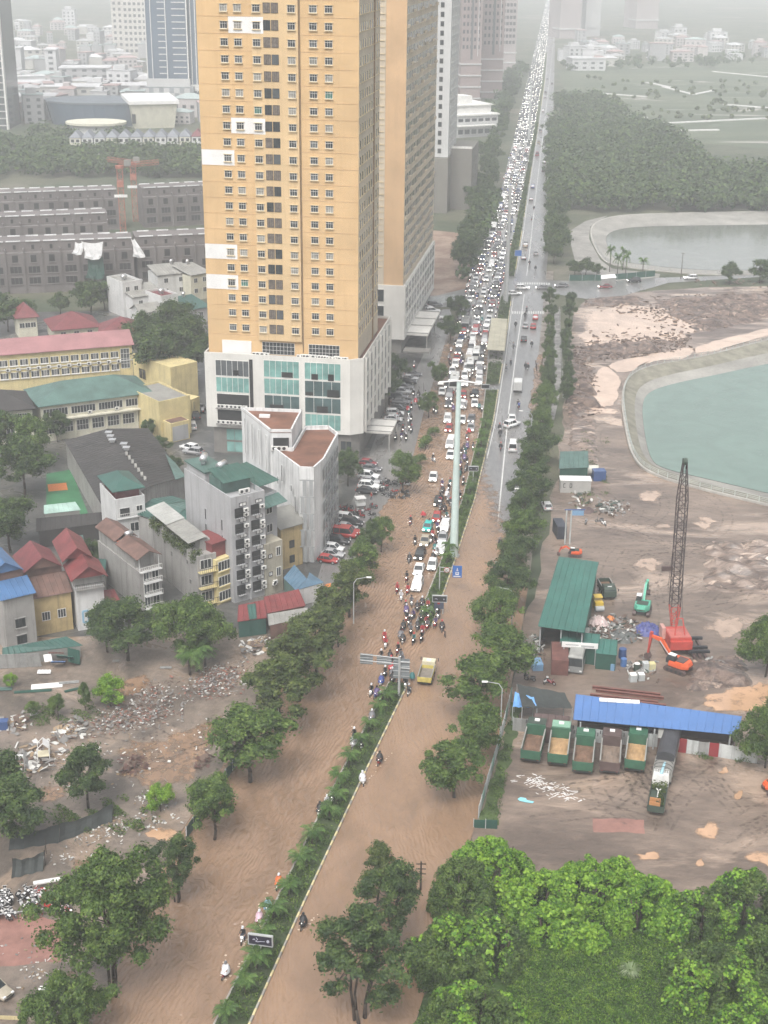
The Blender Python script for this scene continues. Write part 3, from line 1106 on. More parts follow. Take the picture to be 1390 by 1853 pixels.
tree_kind('bright',2,h=6.0,rx=3.2,rz=2.6,trunk_h=2,nleaf=9000,lsize=0.28,m=F_bright,nclus=40,clr=0.27)
tree_kind('round',2,h=9.0,rx=5.4,rz=3.9,trunk_h=3,nleaf=24000,lsize=0.3,m=F_mid,nclus=80,clr=0.21)
tree_kind('shrub',3,h=2.0,rx=1.2,rz=0.95,trunk_h=.4,nleaf=1500,lsize=0.26,m=F_mid,nclus=9)
tree_kind('hazy',3,h=10.0,rx=4.2,rz=4.0,trunk_h=2,nleaf=4200,lsize=0.6,m=F_dark,nclus=30,clr=0.32)

def tree(kind,px,py,ht,label,name='street_tree',group=None,wide=1.0,z=0.0,cat='tree',at=None,i=None):
 ms = TREES[kind]
 i = R.randrange(len(ms)) if i is None else i
 t,c = ms[i % len(ms)]
 base = {'street': 9.0,'slim': 10.0,'dark': 9.0,'big': 15.0,'airy': 11.0,'bright': 6.0,'round': 9.0,'shrub': 2.0,'hazy': 10.0}[kind]
 loc = at if at is not None else P(px,py)
 s = ht/base*(1.0 if kind in ('shrub','hazy','bright') else 1.12)
 wide = wide*(1.13 if kind in ('street','slim','dark') else 1.0)
 o = thing(name,label,cat,(loc.x,loc.y,z),R.uniform(0,6.28),group,(s*wide,s*wide,s))
 link('trunk',t,o)
 link('crown',c,o)
 return o

GL = 'street trees along the parking side of the flooded road'
# the row between the near carriageway and the lots, near to far
row = [('big',205,1800,16.5,1.0,'largest dark green tree at the near end of the left kerb row'),
       ('airy',322,1632,8.5,1.05,'thin see-through young tree on a bare trunk behind the largest kerb tree'),
       ('street',388,1521,8.6,1.0,'lone rounded street tree on a dark trunk beside the green fence end'),
       ('street',453,1417,10.4,1.2,'bushy street tree overhanging the mud lot, third trunk up the left kerb'),
       ('slim',508,1326,11.5,1.25,'tall street tree, fourth trunk up the left kerb of the flooded road'),
       ('slim',540,1270,11.2,1.2,'olive street tree, fifth trunk up the left kerb of the flooded road'),
       ('slim',573,1224,10.8,1.2,'olive street tree, sixth trunk up the left kerb by the demolished lot'),
       ('slim',600,1176,10.4,1.15,'olive street tree, seventh trunk up the left kerb beside the red roofed shed'),
       ('slim',632,1118,9.6,1.15,'olive street tree on the left kerb next to the orange awning'),
       ('street',655,1060,8.2,0.9,'street tree hiding the last parked cars below the white wedge building'),
       ('street',690,1000,6.6,0.85,'small street tree standing alone in water beside the parked red cars'),
       ('dark',672,1005,6.2,0.7,'smaller tree touching the lone street tree beside parked red cars'),
       ('street',730,893,8.4,0.95,'round dense tree at the corner of the motorbike parking'),
       ('street',776,757,6.0,0.9,'round tree on the verge opposite the tall pale mast'),
       ('street',797,704,6.2,0.85,'round verge tree just above the mast floodlight arm'),
       ('dark',814,622,7.2,1.0,'dark round verge tree beside the grey bus in the jam'),
       ('dark',829,582,7.4,0.95,'dark round verge tree nearest the junction on the tower side'),
       ('dark',713,700,8.0,0.95,'dark tree at the foot of the second orange tower'),
       ('dark',704,732,7.2,0.9,'dark tree beside the entrance canopy of the orange tower'),
       ('dark',630,880,7.5,0.8,'dark tree wedged between wedge building and the parked cars')]
for k,px,py,ht,wd,lab in row:
 tree(k,px,py,ht,lab,group=GL,wide=wd,i=0 if k == 'big' else None)
for i,(px,py,ht) in enumerate([(770,812,3.2),(760,842,2.6),(786,790,2.4),(783,670,2.5)]):
 tree('shrub',px,py,ht,['yellow green shrub in a planter on the verge by the jam','low shrub in front of the verge planter','small shrub at the foot of the verge tree by the mast','small shrub on the verge under the floodlight arm'][i],'shrub','shrubs on the verge',cat='shrub')

GR = 'street trees along the construction yard side'
row = [('airy',652,1850,13.0,1.15,'large open tree standing in the flood at the bottom edge'),
       ('airy',712,1715,10.5,1.05,'slender tree behind the large open tree in the flood'),
       ('slim',683,1640,8.2,0.8,'narrow upright tree top left of the slender pair in the flood'),
       ('street',822,1445,8.0,1.12,'umbrella shaped tree on a bare leaning trunk rising from the flood'),
       ('street',862,1385,8.5,1.05,'street tree right behind the umbrella shaped tree'),
       ('street',868,1300,9.5,1.15,'large street tree with a street lamp arm across its crown'),
       ('street',905,1240,9.5,1.15,'street tree beside the small blue tarpaulin shelter'),
       ('street',900,1165,9.0,1.0,'street tree below the near end of the long green roof'),
       ('dark',915,1105,9.0,0.95,'dark street tree alongside the middle of the long green roof'),
       ('dark',930,1055,8.6,0.9,'dark street tree alongside the far end of the long green roof'),
       ('street',940,1010,8.4,1.0,'lighter green street tree below the site gate'),
       ('dark',945,965,8.0,0.95,'dark street tree next to the yellow lane line by the site gate'),
       ('dark',955,925,8.6,1.0,'dark street tree in front of the blue framed gate'),
       ('dark',963,885,8.8,1.0,'dark street tree opposite the grey site cabin'),
       ('dark',972,845,8.6,1.0,'dark street tree opposite the white tank'),
       ('street',978,805,8.2,0.95,'street tree beside the white minibus on the right carriageway'),
       ('street',985,760,8.0,0.95,'street tree beside the two white cars on the right carriageway')]
for k,px,py,ht,wd,lab in row:
 tree(k,px,py,ht,lab,group=GR,wide=wd)
for i in range(9):
 y = 735-i*22
 x = 988+(3 if i % 2 else 0)+i*0.8
 tree('dark' if i % 3 else 'street',x,y,5.2+R.uniform(-.6,.8),f'{ordinal(i)} tree, counted towards the junction, of the kerb row by the mud field',group='kerb row by the mud field',wide=0.8)
for i in range(9):
 y = 730-i*21
 x = 1024+3*math.sin(i)+i*0.6
 tree('dark',x,y,4.8+R.uniform(-.8,1.2),f'{ordinal(i)} tree, counted towards the junction, of the inner row along the mud field',group='inner row along the mud field',wide=0.75)
# beyond the junction, right of the road
for i in range(17):
 f = i/16
 y = 478*(1-f) ** 1.0+250*f
 x = 1000+5*(i % 2)-4*f
 tree('hazy',x+2,y,11+R.uniform(-1.5,2),f'{ordinal(i)} roadside tree beyond the junction on the pond side, counting away',group='roadside trees beyond the junction',wide=1.0)
# left of the far road
for i in range(26):
 f = i/25
 y = 490*(1-f)+150*f
 x = 838+90*f ** 0.8+R.uniform(-16,4)*(1-0.5*f)
 tree('hazy',x,y,10+R.uniform(-2,2.5),f'{ordinal(i)} roadside tree past the towers, counting away from the junction',group='roadside trees past the towers',wide=1.0)
for i,(x,y) in enumerate([(850,330),(870,340),(855,360),(880,300),(835,300),(845,268),(870,270),(890,262),(905,215),(915,190),(880,225)]):
 tree('hazy',x,y+20,11,f'{ordinal(i)} tree of the grove between the pale tower and the jammed road',group='grove beside the pale tower')

# left lots
for k,px,py,ht,wd,lab,nm in [
 ('round',350,1195,10.0,0.95,'bright broad tree in front of the grey houses and banana plant','broad_tree'),
 ('dark',232,1195,9.0,1.25,'dark broad tree left of the bright one below the narrow houses','broad_tree'),
 ('dark',195,1180,8.0,1.0,'dark tree between the white house and the broad trees','broad_tree'),
 ('bright',200,1278,5.2,0.95,'small bright round tree among the rubble','small_tree'),
 ('dark',160,1462,8.0,0.95,'single dark tree standing in the middle of the mud lot','lot_tree'),
 ('bright',291,1468,4.2,0.9,'small feathery tree by the rubbish strip in the lot','small_tree'),
 ('dark',25,1530,9.0,1.1,'dark tree at the left edge above the black netting','lot_tree'),
 ('dark',-30,1480,9.0,1.1,'dark tree cut by the left edge of the picture','lot_tree'),
 ('round',125,1893,8.0,0.85,'leafy round tree cut off by the bottom edge','lot_tree'),
 ('bright',20,1245,2.6,0.8,'little bright bush beside the collapsed sheet metal','bush'),
 ('street',105,1300,3.6,0.95,'green bush left of the rubble trees','bush'),
 ('street',60,1300,2.6,0.9,'low bush beside the scrap frames','bush'),
 ('street',155,1290,4.4,0.6,'thin sapling left of the bright round tree','sapling'),
 ('dark',45,900,11,1.1,'dark tree at the left edge beside the sports court','garden_tree'),
 ('dark',20,1000,10,1.1,'dark tree at the left edge behind the red roofs','garden_tree'),
 ('street',60,850,11,1.0,'lighter tree above the sports court','garden_tree'),
 ('dark',10,840,11,1.1,'dark tree in front of the dark roofed school block','garden_tree'),
 ('dark',105,800,7,0.8,'slim dark tree before the green roofed school','garden_tree'),
 ('dark',165,1035,6,0.8,'dark tree behind the red roofed houses','garden_tree'),
 ('dark',300,700,15,1.1,'large dark tree between the yellow school and the orange tower','park_tree'),
 ('dark',345,690,15,1.1,'large dark tree touching the orange tower podium','park_tree'),
 ('dark',270,660,13,1.1,'large dark tree behind the yellow annexe','park_tree'),
 ('dark',320,650,14,1.1,'large dark tree behind the other park trees','park_tree'),
 ('dark',290,830,4.5,1.1,'low dark tree along the warehouse edge','garden_tree'),
 ('dark',315,860,4,1.0,'lowest dark tree along the warehouse edge','garden_tree'),
 ('dark',270,800,5,0.9,'narrow dark tree against the yellow annexe wall','garden_tree'),
 ('hazy',165,570,11,1.1,'hazy tree in front of the unfinished terrace','terrace_tree'),
 ('hazy',190,560,10,1.1,'second hazy tree in front of the unfinished terrace','terrace_tree'),
 ('hazy',15,600,11,1.2,'hazy tree at the left edge before the unfinished terrace','terrace_tree'),
 ('hazy',45,590,9,1.0,'hazy tree behind the small red roof','terrace_tree'),
 ('hazy',110,570,7,1.0,'hazy tree before the terrace behind the red hip roof','terrace_tree'),
 ('round',1385,1225,9,0.85,'dark broad tree at the right edge beside the crane yard','yard_tree'),
 ('round',1385,1390,8.5,0.75,'dark broad tree at the right end of the blue roof','yard_tree'),
 ('round',1415,1370,9,0.8,'dark tree cut by the right edge near the blue roof','yard_tree'),
 ('hazy',1320,515,8,0.95,'round tree on the causeway between the two ponds','causeway_tree'),
 ('hazy',1375,512,9,1.1,'larger round tree at the right end of the causeway','causeway_tree'),
 ('hazy',1430,512,9,1.1,'causeway tree cut by the right edge','causeway_tree'),
 ('hazy',1060,498,6,1.2,'bushy tree behind the junction kiosk','corner_tree'),
 ('hazy',1040,500,6,1.1,'bushy tree at the junction corner beside the road','corner_tree'),
 ('hazy',1080,500,4.5,1.2,'low bushy tree right of the junction kiosk','corner_tree')]:
 tree(k,px,py,ht,lab,nm,wide=wd)

# palms in the median
def palm_mesh(seed,h,nf,fl):
 rnd = random.Random(seed)
 mb = MB()
 mb.path([(0,0,-0.2),(0.05,0,h*0.5),(0,0.05,h)],[0.16,0.13,0.11],7)
 tk = mb.mesh('trunk',M_bark,True)
 mb = MB()
 for i in range(nf):
  a = 2.4*i+rnd.uniform(-.3,.3)
  el = rnd.uniform(-0.15,1.2)
  L = fl*rnd.uniform(0.8,1.1)
  d = Vector((math.cos(a),math.sin(a),0))
  s = Vector((-math.sin(a),math.cos(a),0))
  pts = []
  for k in range(6):
   t = k/5
   ang = el-1.5*t*t
   pts.append(Vector((0,0,h))+d*(L*t*math.cos(el*0.6))+Vector((0,0,L*(math.sin(el)*t-0.62*t*t))))
  for k in range(5):
   wd = 0.42*(0.35+1.1*(k/5)*(1-k/6))
   for q in range(3):
    p0 = pts[k].lerp(pts[k+1],q/3)
    p1 = pts[k].lerp(pts[k+1],(q+0.55)/3)
    for sg in (-1,1):
     tip = p1+s*(sg*wd*1.5)+d*0.18-Vector((0,0,0.2))
     mb.poly([p0,p1,tip+d*0.1,tip])
  mb.tube(pts[0],pts[3],0.03,0.015,4)
 return tk,mb.mesh('crown',F_palm)
PALMS = [palm_mesh(i,2.0+0.35*i,15+i,1.9) for i in range(3)]
def palm(loc,s,label,group,name='palm_tree'):
 t,c = PALMS[R.randrange(3)]
 o = thing(name,label,'palm',(loc.x,loc.y,0.3),R.uniform(0,6.28),group,s)
 link('trunk',t,o)
 link('crown',c,o)
def med_at(y,k):
 return at_y(MED_L,y).lerp(at_y(MED_R,y),k)
ys = []
y = 111.0
while y < 187:
 ys.append(y)
 y += R.uniform(3.6,5.4)
for i,y in enumerate(ys):
 palm(med_at(y,R.uniform(0.25,0.5)),R.uniform(0.75,1.0),f'{ordinal(i)} palm from the bottom edge in the planted median','palms in the planted median')
for i,y in enumerate([211,233.5,236.5,262,268,290,296,303,309]):
 palm(med_at(y,0.5),R.uniform(0.7,1.0),f'{ordinal(i)} palm past the median gap, counted towards the junction','palms past the median gap')
for i,(x,y) in enumerate([(1117,497),(1132,498),(1103,492),(1163,497),(1127,489)]):
 palm(P(x,y),(0.9,0.9,2.7) if i != 3 else (1.1,1.1,1.7),f'{ordinal(i)} tall palm on the promenade at the junction, from the tallest','palms on the pond promenade','promenade_palm')
# hedge in the median: uncountable low planting
def hedge(name,y0,y1,n,seed,m,lab,h=0.55,k0=0.1,k1=0.92,size=0.3):
 rr = np.random.default_rng(seed)
 yy = rr.uniform(y0,y1,n)
 kk = rr.uniform(k0,k1,n)
 lump = 0.65+0.35*np.sin(yy*1.1+2*np.sin(kk*5+yy*0.3))
 keep = np.sin(yy*0.9+seed)+np.sin(yy*2.3+4*kk)+rr.normal(0,.5,n) > -0.7
 yy,kk,lump = yy[keep],kk[keep],lump[keep]
 n = len(yy)
 pts = np.array([(*med_at(a,b)[:2],0.4+c) for a,b,c in zip(yy,kk,rr.uniform(0,1,n) ** 0.6*h*lump)])
 nr = unit(rr.normal(size=(n,3))*0.7+np.array([0,0,0.8]))
 o = link(name,leaf_mesh(name,pts,nr,size,m,0.6,seed))
 o['kind'] = 'stuff'
hedge('median_hedge_foliage',100,188,9500,1,F_mid,'',0.6,0.06,0.9)
hedge('median_hedge_foliage',209,339,14000,2,F_mid,'',0.9)
hedge('median_hedge_foliage',346,440,6000,3,F_dark,'',1.0,size=0.4)
hedge('median_hedge_foliage',470,900,9000,4,F_dark,'',1.4,size=0.7)

# vine smothered thicket in the near right corner
def vine_clump(px,py,rx,ry,h,n,m,label,seed,lumps=16,mix=None):
 rr = np.random.default_rng(seed)
 rnd = random.Random(seed)
 c = P(px,py)
 o = thing('vine_covered_tree',label,'tree',(c.x,c.y,0),0,'vine covered trees in the near thicket')
 mb = MB()
 for s in range(4):
  bx,by = rnd.uniform(-rx,rx)*0.4,rnd.uniform(-ry,ry)*0.4
  mb.path([(bx,by,-0.3),(bx*1.2,by*1.2,h*0.4),(bx*1.5,by*1.5,h*0.75)],[0.22,0.17,0.08],6)
 part('trunk',mb,M_bark,o,smooth=True)
 cen,rad = [],[]
 for i in range(lumps):
  a,q = rnd.uniform(0,6.28),rnd.uniform(0,1) ** 0.5
  r = rnd.uniform(0.09,0.2)*min(rx,ry)
  z = (h-r)*(1-0.5*q ** 2.4)*rnd.uniform(0.8,1.04)
  cen.append((math.cos(a)*q*rx*0.85,math.sin(a)*q*ry*0.85,max(r*0.5,z)))
  rad.append(r)
  for fz in (0.7,0.42,0.18):
   if q > 0.62:
    cen.append((math.cos(a)*q*rx*(1.08-0.1*fz),math.sin(a)*q*ry*(1.08-0.1*fz),max(0.5,z*fz*rnd.uniform(0.8,1.2))))
    rad.append(r*rnd.uniform(0.8,1.3))
 cen,rad = np.array(cen),np.array(rad)
 p,nr = cloud(rr,cen,rad,n,0.9,0.5)
 # hanging strands of vine
 k = n // 6
 i = rr.choice(len(cen),k)
 a = rr.uniform(0,6.28,k)
 st = np.stack([np.cos(np.round(a*4)/4)*rad[i],np.sin(np.round(a*4)/4)*rad[i],-rr.uniform(0,1,k)*1.8],1)
 p = np.vstack([p,cen[i]+st])
 nr = np.vstack([nr,unit(st+rr.normal(size=(k,3))*0.3)])
 link('crown',leaf_mesh('crown',p,nr,0.26,m,0.75,seed),o)
 if mix:
  p,nr = cloud(rr,cen*np.array([1.02,1.02,1.0]),rad*1.02,n // 3,0.9,0.9)
  keep = np.sin(p[:,0]*0.9+seed)+np.sin(p[:,1]*0.8+seed*2)+0.6*(p[:,2]/h) > 0.5
  link('vine',leaf_mesh('vine',p[keep]+nr[keep]*0.1,nr[keep],0.4,mix,0.8,seed+1),o)
 return o
VC = [(885,1600,5.0,4.0,6.5,17000,F_vine,'vine covered tree at the thicket corner beside the green hoarding',F_bright),
      (835,1640,3.6,4.0,7.0,13000,F_mid,'darker tree between the flooded road and the vine covered corner',None),
      (975,1648,4.2,3.4,5.6,13000,F_vine,'vine covered tree filling the gap behind the thicket hollow',F_bright),
      (1085,1640,6.0,4.2,6.8,20000,F_vine,'broad bright vine covered tree at the middle of the thicket back edge',F_bright),
      (1165,1668,4.6,3.4,6.0,14000,F_vine,'bright vine covered tree right of the broad middle one',F_bright),
      (1000,1695,3.4,2.6,4.8,10000,F_vine,'vine draped mound in front of the thicket hollow',F_bright),
      (1065,1710,2.2,1.8,3.0,5000,F_vine,'small vine mound at the edge of the grass clearing',F_bright),
      (1345,1668,4.6,4.0,7.0,15000,F_mid,'dark tree with a feathery top in the right of the thicket',F_vine),
      (1260,1690,3.6,3.0,6.2,10000,F_mid,'dark tree between the clearing and the feathery tree',F_vine),
      (1290,1800,5.2,4.6,6.0,17000,F_mid,'large vine patched tree right of the grass clearing',F_vine),
      (1400,1780,4.6,5.0,6.5,13000,F_mid,'vine patched tree cut by the right edge',F_vine),
      (815,1760,4.2,5.0,7.0,16000,F_mid,'dark leafy tree leaning over the flooded road',F_vine),
      (880,1735,4.0,4.4,5.8,13000,F_mid,'leafy tree left of the grass clearing',F_vine),
      (850,1880,5.5,4.4,6.5,16000,F_mid,'leafy tree at the bottom edge beside the clearing',F_vine),
      (1370,1890,4.5,3.5,5.0,11000,F_mid,'leafy tree at the bottom right corner',F_vine)]
for i,(px,py,rx,ry,h,n,m,lab,mx) in enumerate(VC):
 vine_clump(px,py,rx,ry,h,int(n*1.5),m,lab,40+i,78,mx)
# the clearing: ground cover nobody could count
rr = np.random.default_rng(77)
n = 42000
a,b,c,d = PX([(900,1900),(1420,1930),(1300,1690),(930,1700)])
s,t = rr.uniform(0,1,(n,1)),rr.uniform(0,1,(n,1))
g = (np.array(a)*(1-s)+np.array(b)*s)*(1-t)+(np.array(d)*(1-s)+np.array(c)*s)*t
g[:,2] = 0.05+rr.uniform(0,1,n)*np.clip(0.35+0.3*np.sin(g[:,0]*1.3+np.sin(g[:,1]))*np.sin(g[:,1]*1.1)+0.2*np.sin(g[:,0]*3.1+g[:,1]*2.3),0.05,1)
o = link('clearing_grass',leaf_mesh('clearing_grass',g,unit(rr.normal(size=(n,3))*0.8+np.array([0,0,0.7])),0.26,foliage('foliage_clearing',(0.02,0.055,0.007),(0.07,0.15,0.014),(0.17,0.26,0.03)),0.5,78))
o['kind'] = 'stuff'
# tall grass tuft
mb = MB()
for i in range(90):
 a_,L = R.uniform(0,6.28),R.uniform(0.9,1.6)
 d_ = Vector((math.cos(a_),math.sin(a_),0))
 s_ = Vector((-d_.y,d_.x,0))*0.05
 p0,p1,p2 = Vector((0,0,0)),d_*L*0.5+Vector((0,0,L*0.8)),d_*L*1.1+Vector((0,0,L*0.5))
 mb.quad(p0-s_,p0+s_,p1+s_,p1-s_)
 mb.poly([p1-s_,p1+s_,p2])
solo('grass_tuft',mb,foliage('foliage_reed',(0.10,0.15,0.06),(0.16,0.22,0.10),(0.25,0.3,0.17)),'pale spiky tuft of tall grass in the clearing','grass tuft',P(1140,1765))

def scatter(name,corners,n,m,seed,h=0.5,size=0.35,thr=-2.0,fr=0.6):
 rr = np.random.default_rng(seed)
 a,b,c,d = PX(corners)
 s,t = rr.uniform(0,1,(n,1)),rr.uniform(0,1,(n,1))
 g = (np.array(a)*(1-s)+np.array(b)*s)*(1-t)+(np.array(d)*(1-s)+np.array(c)*s)*t
 ed = np.minimum(np.minimum(s,1-s),np.minimum(t,1-t)*1.5)[:,0]*4
 w_ = np.sin(g[:,0]*fr*1.7+seed)+np.sin(g[:,1]*fr*1.4+2*seed)+np.sin((g[:,0]+g[:,1])*fr*2.9)
 keep = (w_-thr > rr.uniform(0,1.6,n)) & (rr.uniform(0,1,n) < ed)
 g,w_ = g[keep],w_[keep]
 g[:,2] = 0.05+rr.uniform(0,1,len(g))*h*np.clip(0.35+0.3*(w_-thr),0.2,1.3)
 o = link(name,leaf_mesh(name,g,unit(rr.normal(size=(len(g),3))*0.7+np.array([0,0,0.7])),size,m,0.5,seed))
 o['kind'] = 'stuff'
scatter('verge_weeds',[(870,1490),(905,1490),(945,1280),(928,1272)],3600,F_mid,5,0.7,0.3,-0.9)
scatter('rubbish_strip_weeds',[(80,1500),(310,1470),(310,1430),(80,1460)],7000,F_mid,6,0.9,0.32,-0.6)
scatter('lot_weeds',[(20,1325),(230,1300),(170,1262),(40,1280)],5000,F_mid,8,0.8,0.3,-0.4)
scatter('fence_weeds',[(130,1530),(300,1500),(290,1480),(130,1500)],3000,F_mid,9,0.6,0.3,-0.3)
scatter('yard_weeds',[(1040,920),(1110,915),(1100,850),(1040,850)],3500,F_mid,10,0.4,0.35,0.1)
scatter('bank_weeds',[(1030,900),(1060,870),(1110,800),(1050,760)],2500,F_olive,12,0.4,0.4,0.2)
scatter('wall_weeds',[(1210,1372),(1380,1385),(1380,1370),(1210,1360)],2200,F_mid,13,0.8,0.3,-0.5)
scatter('verge_weeds',[(938,1010),(985,1010),(1005,760),(980,760)],4500,F_mid,14,0.5,0.4,-0.3)

# far-off woods that read as one mass
def wood(name,polys,seed,n,hmin=7,hmax=12,m=F_dark,lsize=1.5,per=70):
 rr = np.random.default_rng(seed)
 P_,N_ = [],[]
 for corners,k in polys:
  a,b,c,d = [np.array(p) for p in PX(corners)]
  for _ in range(k):
   s,t = rr.uniform(),rr.uniform()
   g = (a*(1-s)+b*s)*(1-t)+(d*(1-s)+c*s)*t
   h = rr.uniform(hmin,hmax)
   r = h*rr.uniform(0.35,0.5)
   cc = np.array([[g[0]+rr.normal()*r*0.4,g[1]+rr.normal()*r*0.4,h-r*0.8-rr.uniform(0,0.3)*h] for _ in range(5)])
   p,nn = cloud(rr,cc,np.full(5,r*0.7),per,0.9,0.8)
   p[:,2] = np.maximum(p[:,2],0.3)
   P_.append(p)
   N_.append(nn)
 o = link(name,leaf_mesh(name,np.vstack(P_),np.vstack(N_),lsize,m,0.75,seed))
 o['kind'] = 'stuff'
wood('woods',[([(1005,385),(1390,385),(1390,320),(1010,300)],420),([(1390,390),(1900,390),(1900,300),(1390,300)],150),([(1000,300),(1280,310),(1200,245),(1005,235)],300),([(1005,250),(1180,245),(1080,180),(1005,190)],110)],21,0,8,13,F_dark,1.7,80)
wood('woods',[([(0,325),(370,322),(370,288),(0,262)],330),([(-300,330),(0,330),(0,262),(-300,262)],120),([(60,275),(240,275),(240,250),(60,240)],40)],22,0,7,11,F_dark,1.7,80)
wood('woods',[([(1250,385),(1390,385),(1390,370),(1250,370)],40),([(850,245),(905,240),(960,120),(935,120)],60),([(1010,130),(1390,120),(1390,105),(1010,110)],60),([(830,520),(845,500),(900,370),(880,370)],24)],23,0,6,9,F_dark,2.0,60)
wood('woods',[([(1010,170),(1390,200),(1390,150),(1010,140)],60),([(1150,215),(1390,225),(1390,200),(1150,195)],30)],24,0,2,4,F_olive,1.8,50)
# ------------------------------------------------------------------ building kit
M_glass = mat('window_glass_dark',(0.028,0.033,0.036),0.12,0.4,0.9,spec=0.6)
M_glass2 = mat('window_glass_curtained',(0.25,0.24,0.21),0.25,0.35,0.7,spec=0.6)
M_glass3 = mat('window_glass_grey',(0.085,0.095,0.10),0.12,0.3,0.6,spec=0.6)
M_glassg = mat('window_glass_greenish',(0.05,0.15,0.12),0.2,0.3,0.8)
M_teal = mat('curtain_glass_teal',(0.17,0.33,0.30),0.15,0.3,0.35,spec=0.6)
M_tealdk = mat('curtain_glass_dark_teal',(0.06,0.10,0.10),0.12,0.4,0.3,spec=0.6)
M_white = mat('white_frame',(0.62,0.61,0.58),0.6,0.12,0.7)
M_black = mat('black_frame',(0.03,0.03,0.03),0.5,0.2,1.0)
M_sill = mat('pale_sill',(0.58,0.47,0.29),0.7,0.2,0.8)
M_orange = mat('ochre_render',(0.575,0.39,0.2),0.85,0.12,0.12,streak=0.3,grime=(0.45,0.27,0.12))
M_tan = mat('tan_render',(0.53,0.355,0.2),0.85,0.12,0.12,streak=0.3,grime=(0.38,0.25,0.14))
M_cream = mat('cream_render',(0.5,0.43,0.33),0.85,0.14,0.15,streak=0.3,grime=(0.27,0.22,0.15))
M_palebay = mat('pale_ochre_bay',(0.59,0.425,0.235),0.85,0.1,0.15,streak=0.3,grime=(0.36,0.24,0.12))
M_patch = mat('repainted_white',(0.70,0.69,0.67),0.75,0.08,0.4)
M_pod = mat('podium_white',(0.60,0.585,0.545),0.75,0.12,0.12,streak=0.22,grime=(0.36,0.34,0.30))
M_stone = mat('grey_stone_cladding',(0.19,0.18,0.165),0.6,0.2,0.3,streak=0.2)
M_rust = mat('rusty_roof_deck',(0.16,0.075,0.05),0.6,0.4,0.25,bump=0.2)
M_conc = mat('raw_concrete',(0.29,0.28,0.265),0.85,0.2,0.2,streak=0.5)
M_greyr = mat('grey_render',(0.36,0.36,0.365),0.8,0.12,0.2,streak=0.35)
M_dark = MATS['dark_mud']
M_void = mat('dark_opening',(0.02,0.02,0.02),0.8,0.3,0.8)

WM = {}
def wmesh(w,h,cols=2,rows=1,frame=None,glass=None,sill=None,fw=0.07,hood=False,bar=None):
 key = (round(w,2),round(h,2),cols,rows,frame and frame.name,glass and glass.name,sill and sill.name,fw,hood,bar)
 if key in WM:
  return WM[key]
 mb = MB()
 mb.box(-w/2,w/2,-0.03,0.02,-h/2,h/2,1)
 for s in (-1,1):
  mb.box(s*w/2-fw/2,s*w/2+fw/2,-0.09,0.02,-h/2,h/2,0)
  mb.box(-w/2,w/2,-0.085,0.02,s*h/2-fw/2,s*h/2+fw/2,0)
 for i in range(1,cols):
  x = -w/2+w*i/cols
  mb.box(x-fw*0.4,x+fw*0.4,-0.075,0.02,-h/2,h/2,0)
 for i in range(1,rows):
  z = -h/2+h*i/rows
  mb.box(-w/2,w/2,-0.07,0.02,z-fw*0.4,z+fw*0.4,0)
 if bar:
  mb.box(-w/2,w/2,-0.072,0.02,h/2-h*bar,h/2-h*bar+fw,0)
 if sill:
  mb.box(-w/2-0.15,w/2+0.15,-0.28,0.02,-h/2-0.2,-h/2-0.04,2)
  if hood:
   mb.box(-w/2-0.15,w/2+0.15,-0.22,0.02,h/2+0.05,h/2+0.16,2)
 WM[key] = mb.mesh('window',[frame or M_white,glass or M_glass,sill or M_white])
 return WM[key]
FACE = {'front': 0.0,'right': math.pi/2,'left': -math.pi/2,'back': math.pi}

class Bld:
 def __init__(self,name,label,cat,origin,yaw,w=0,d=0,group=None):
  self.o = thing(name,label,cat,(origin[0],origin[1],0),yaw,group)
  self.w,self.d,self.yaw = w,d,yaw
  self.org = Vector((origin[0],origin[1],0))

 def part(self,name,mb,mats,parent=None,smooth=False):
  return part(name,mb,mats,parent or self.o,smooth=smooth)

 def world(self,x,y,z=0.0):
  c,s = math.cos(self.yaw),math.sin(self.yaw)
  return Vector((self.org.x+c*x-s*y,self.org.y+s*x+c*y,z))

 def win(self,face,u,z,me,out=0.0,name='window',parent=None):
  """u runs left to right as seen from outside."""
  if face == 'front':
   p = (u,-out,z)
  elif face == 'right':
   p = (self.w+out,u,z)
  elif face == 'left':
   p = (-out,self.d-u,z)
  else:
   p = (self.w-u,self.d+out,z)
  return link(name,me,parent or self.o,p,FACE[face])

def bld3(name,label,pn,pr,pl,z,cat='house',group=None):
 """from the roof's near, right and left corners as photo pixels at height z."""
 n,r,l = P(*pn,z),P(*pr,z),P(*pl,z)
 a = r-n
 yaw = math.atan2(a.y,a.x)
 e2 = Vector((-math.sin(yaw),math.cos(yaw),0))
 return Bld(name,label,cat,n,yaw,a.length,abs((l-n).dot(e2)),group)

# air conditioner outdoor unit
mb = MB().box(-0.42,0.42,-0.17,0.17,0.0,0.6,0)
mb.tube((-0.1,-0.18,0.3),(-0.1,-0.171,0.3),0.23,n=12,m=1)
mb.box(-0.42,-0.3,-0.15,0.15,-0.12,0.0,2).box(0.3,0.42,-0.15,0.15,-0.12,0.0,2)
ME_AC = mb.mesh('air_conditioner',[M_white,M_black,M_black])
def acs(b,pts,face='front',s=1.0):
 for (u,z) in pts:
  o = b.win(face,u,z,ME_AC,0.3*s,'air_conditioner')
  o.scale = (s,s,s)

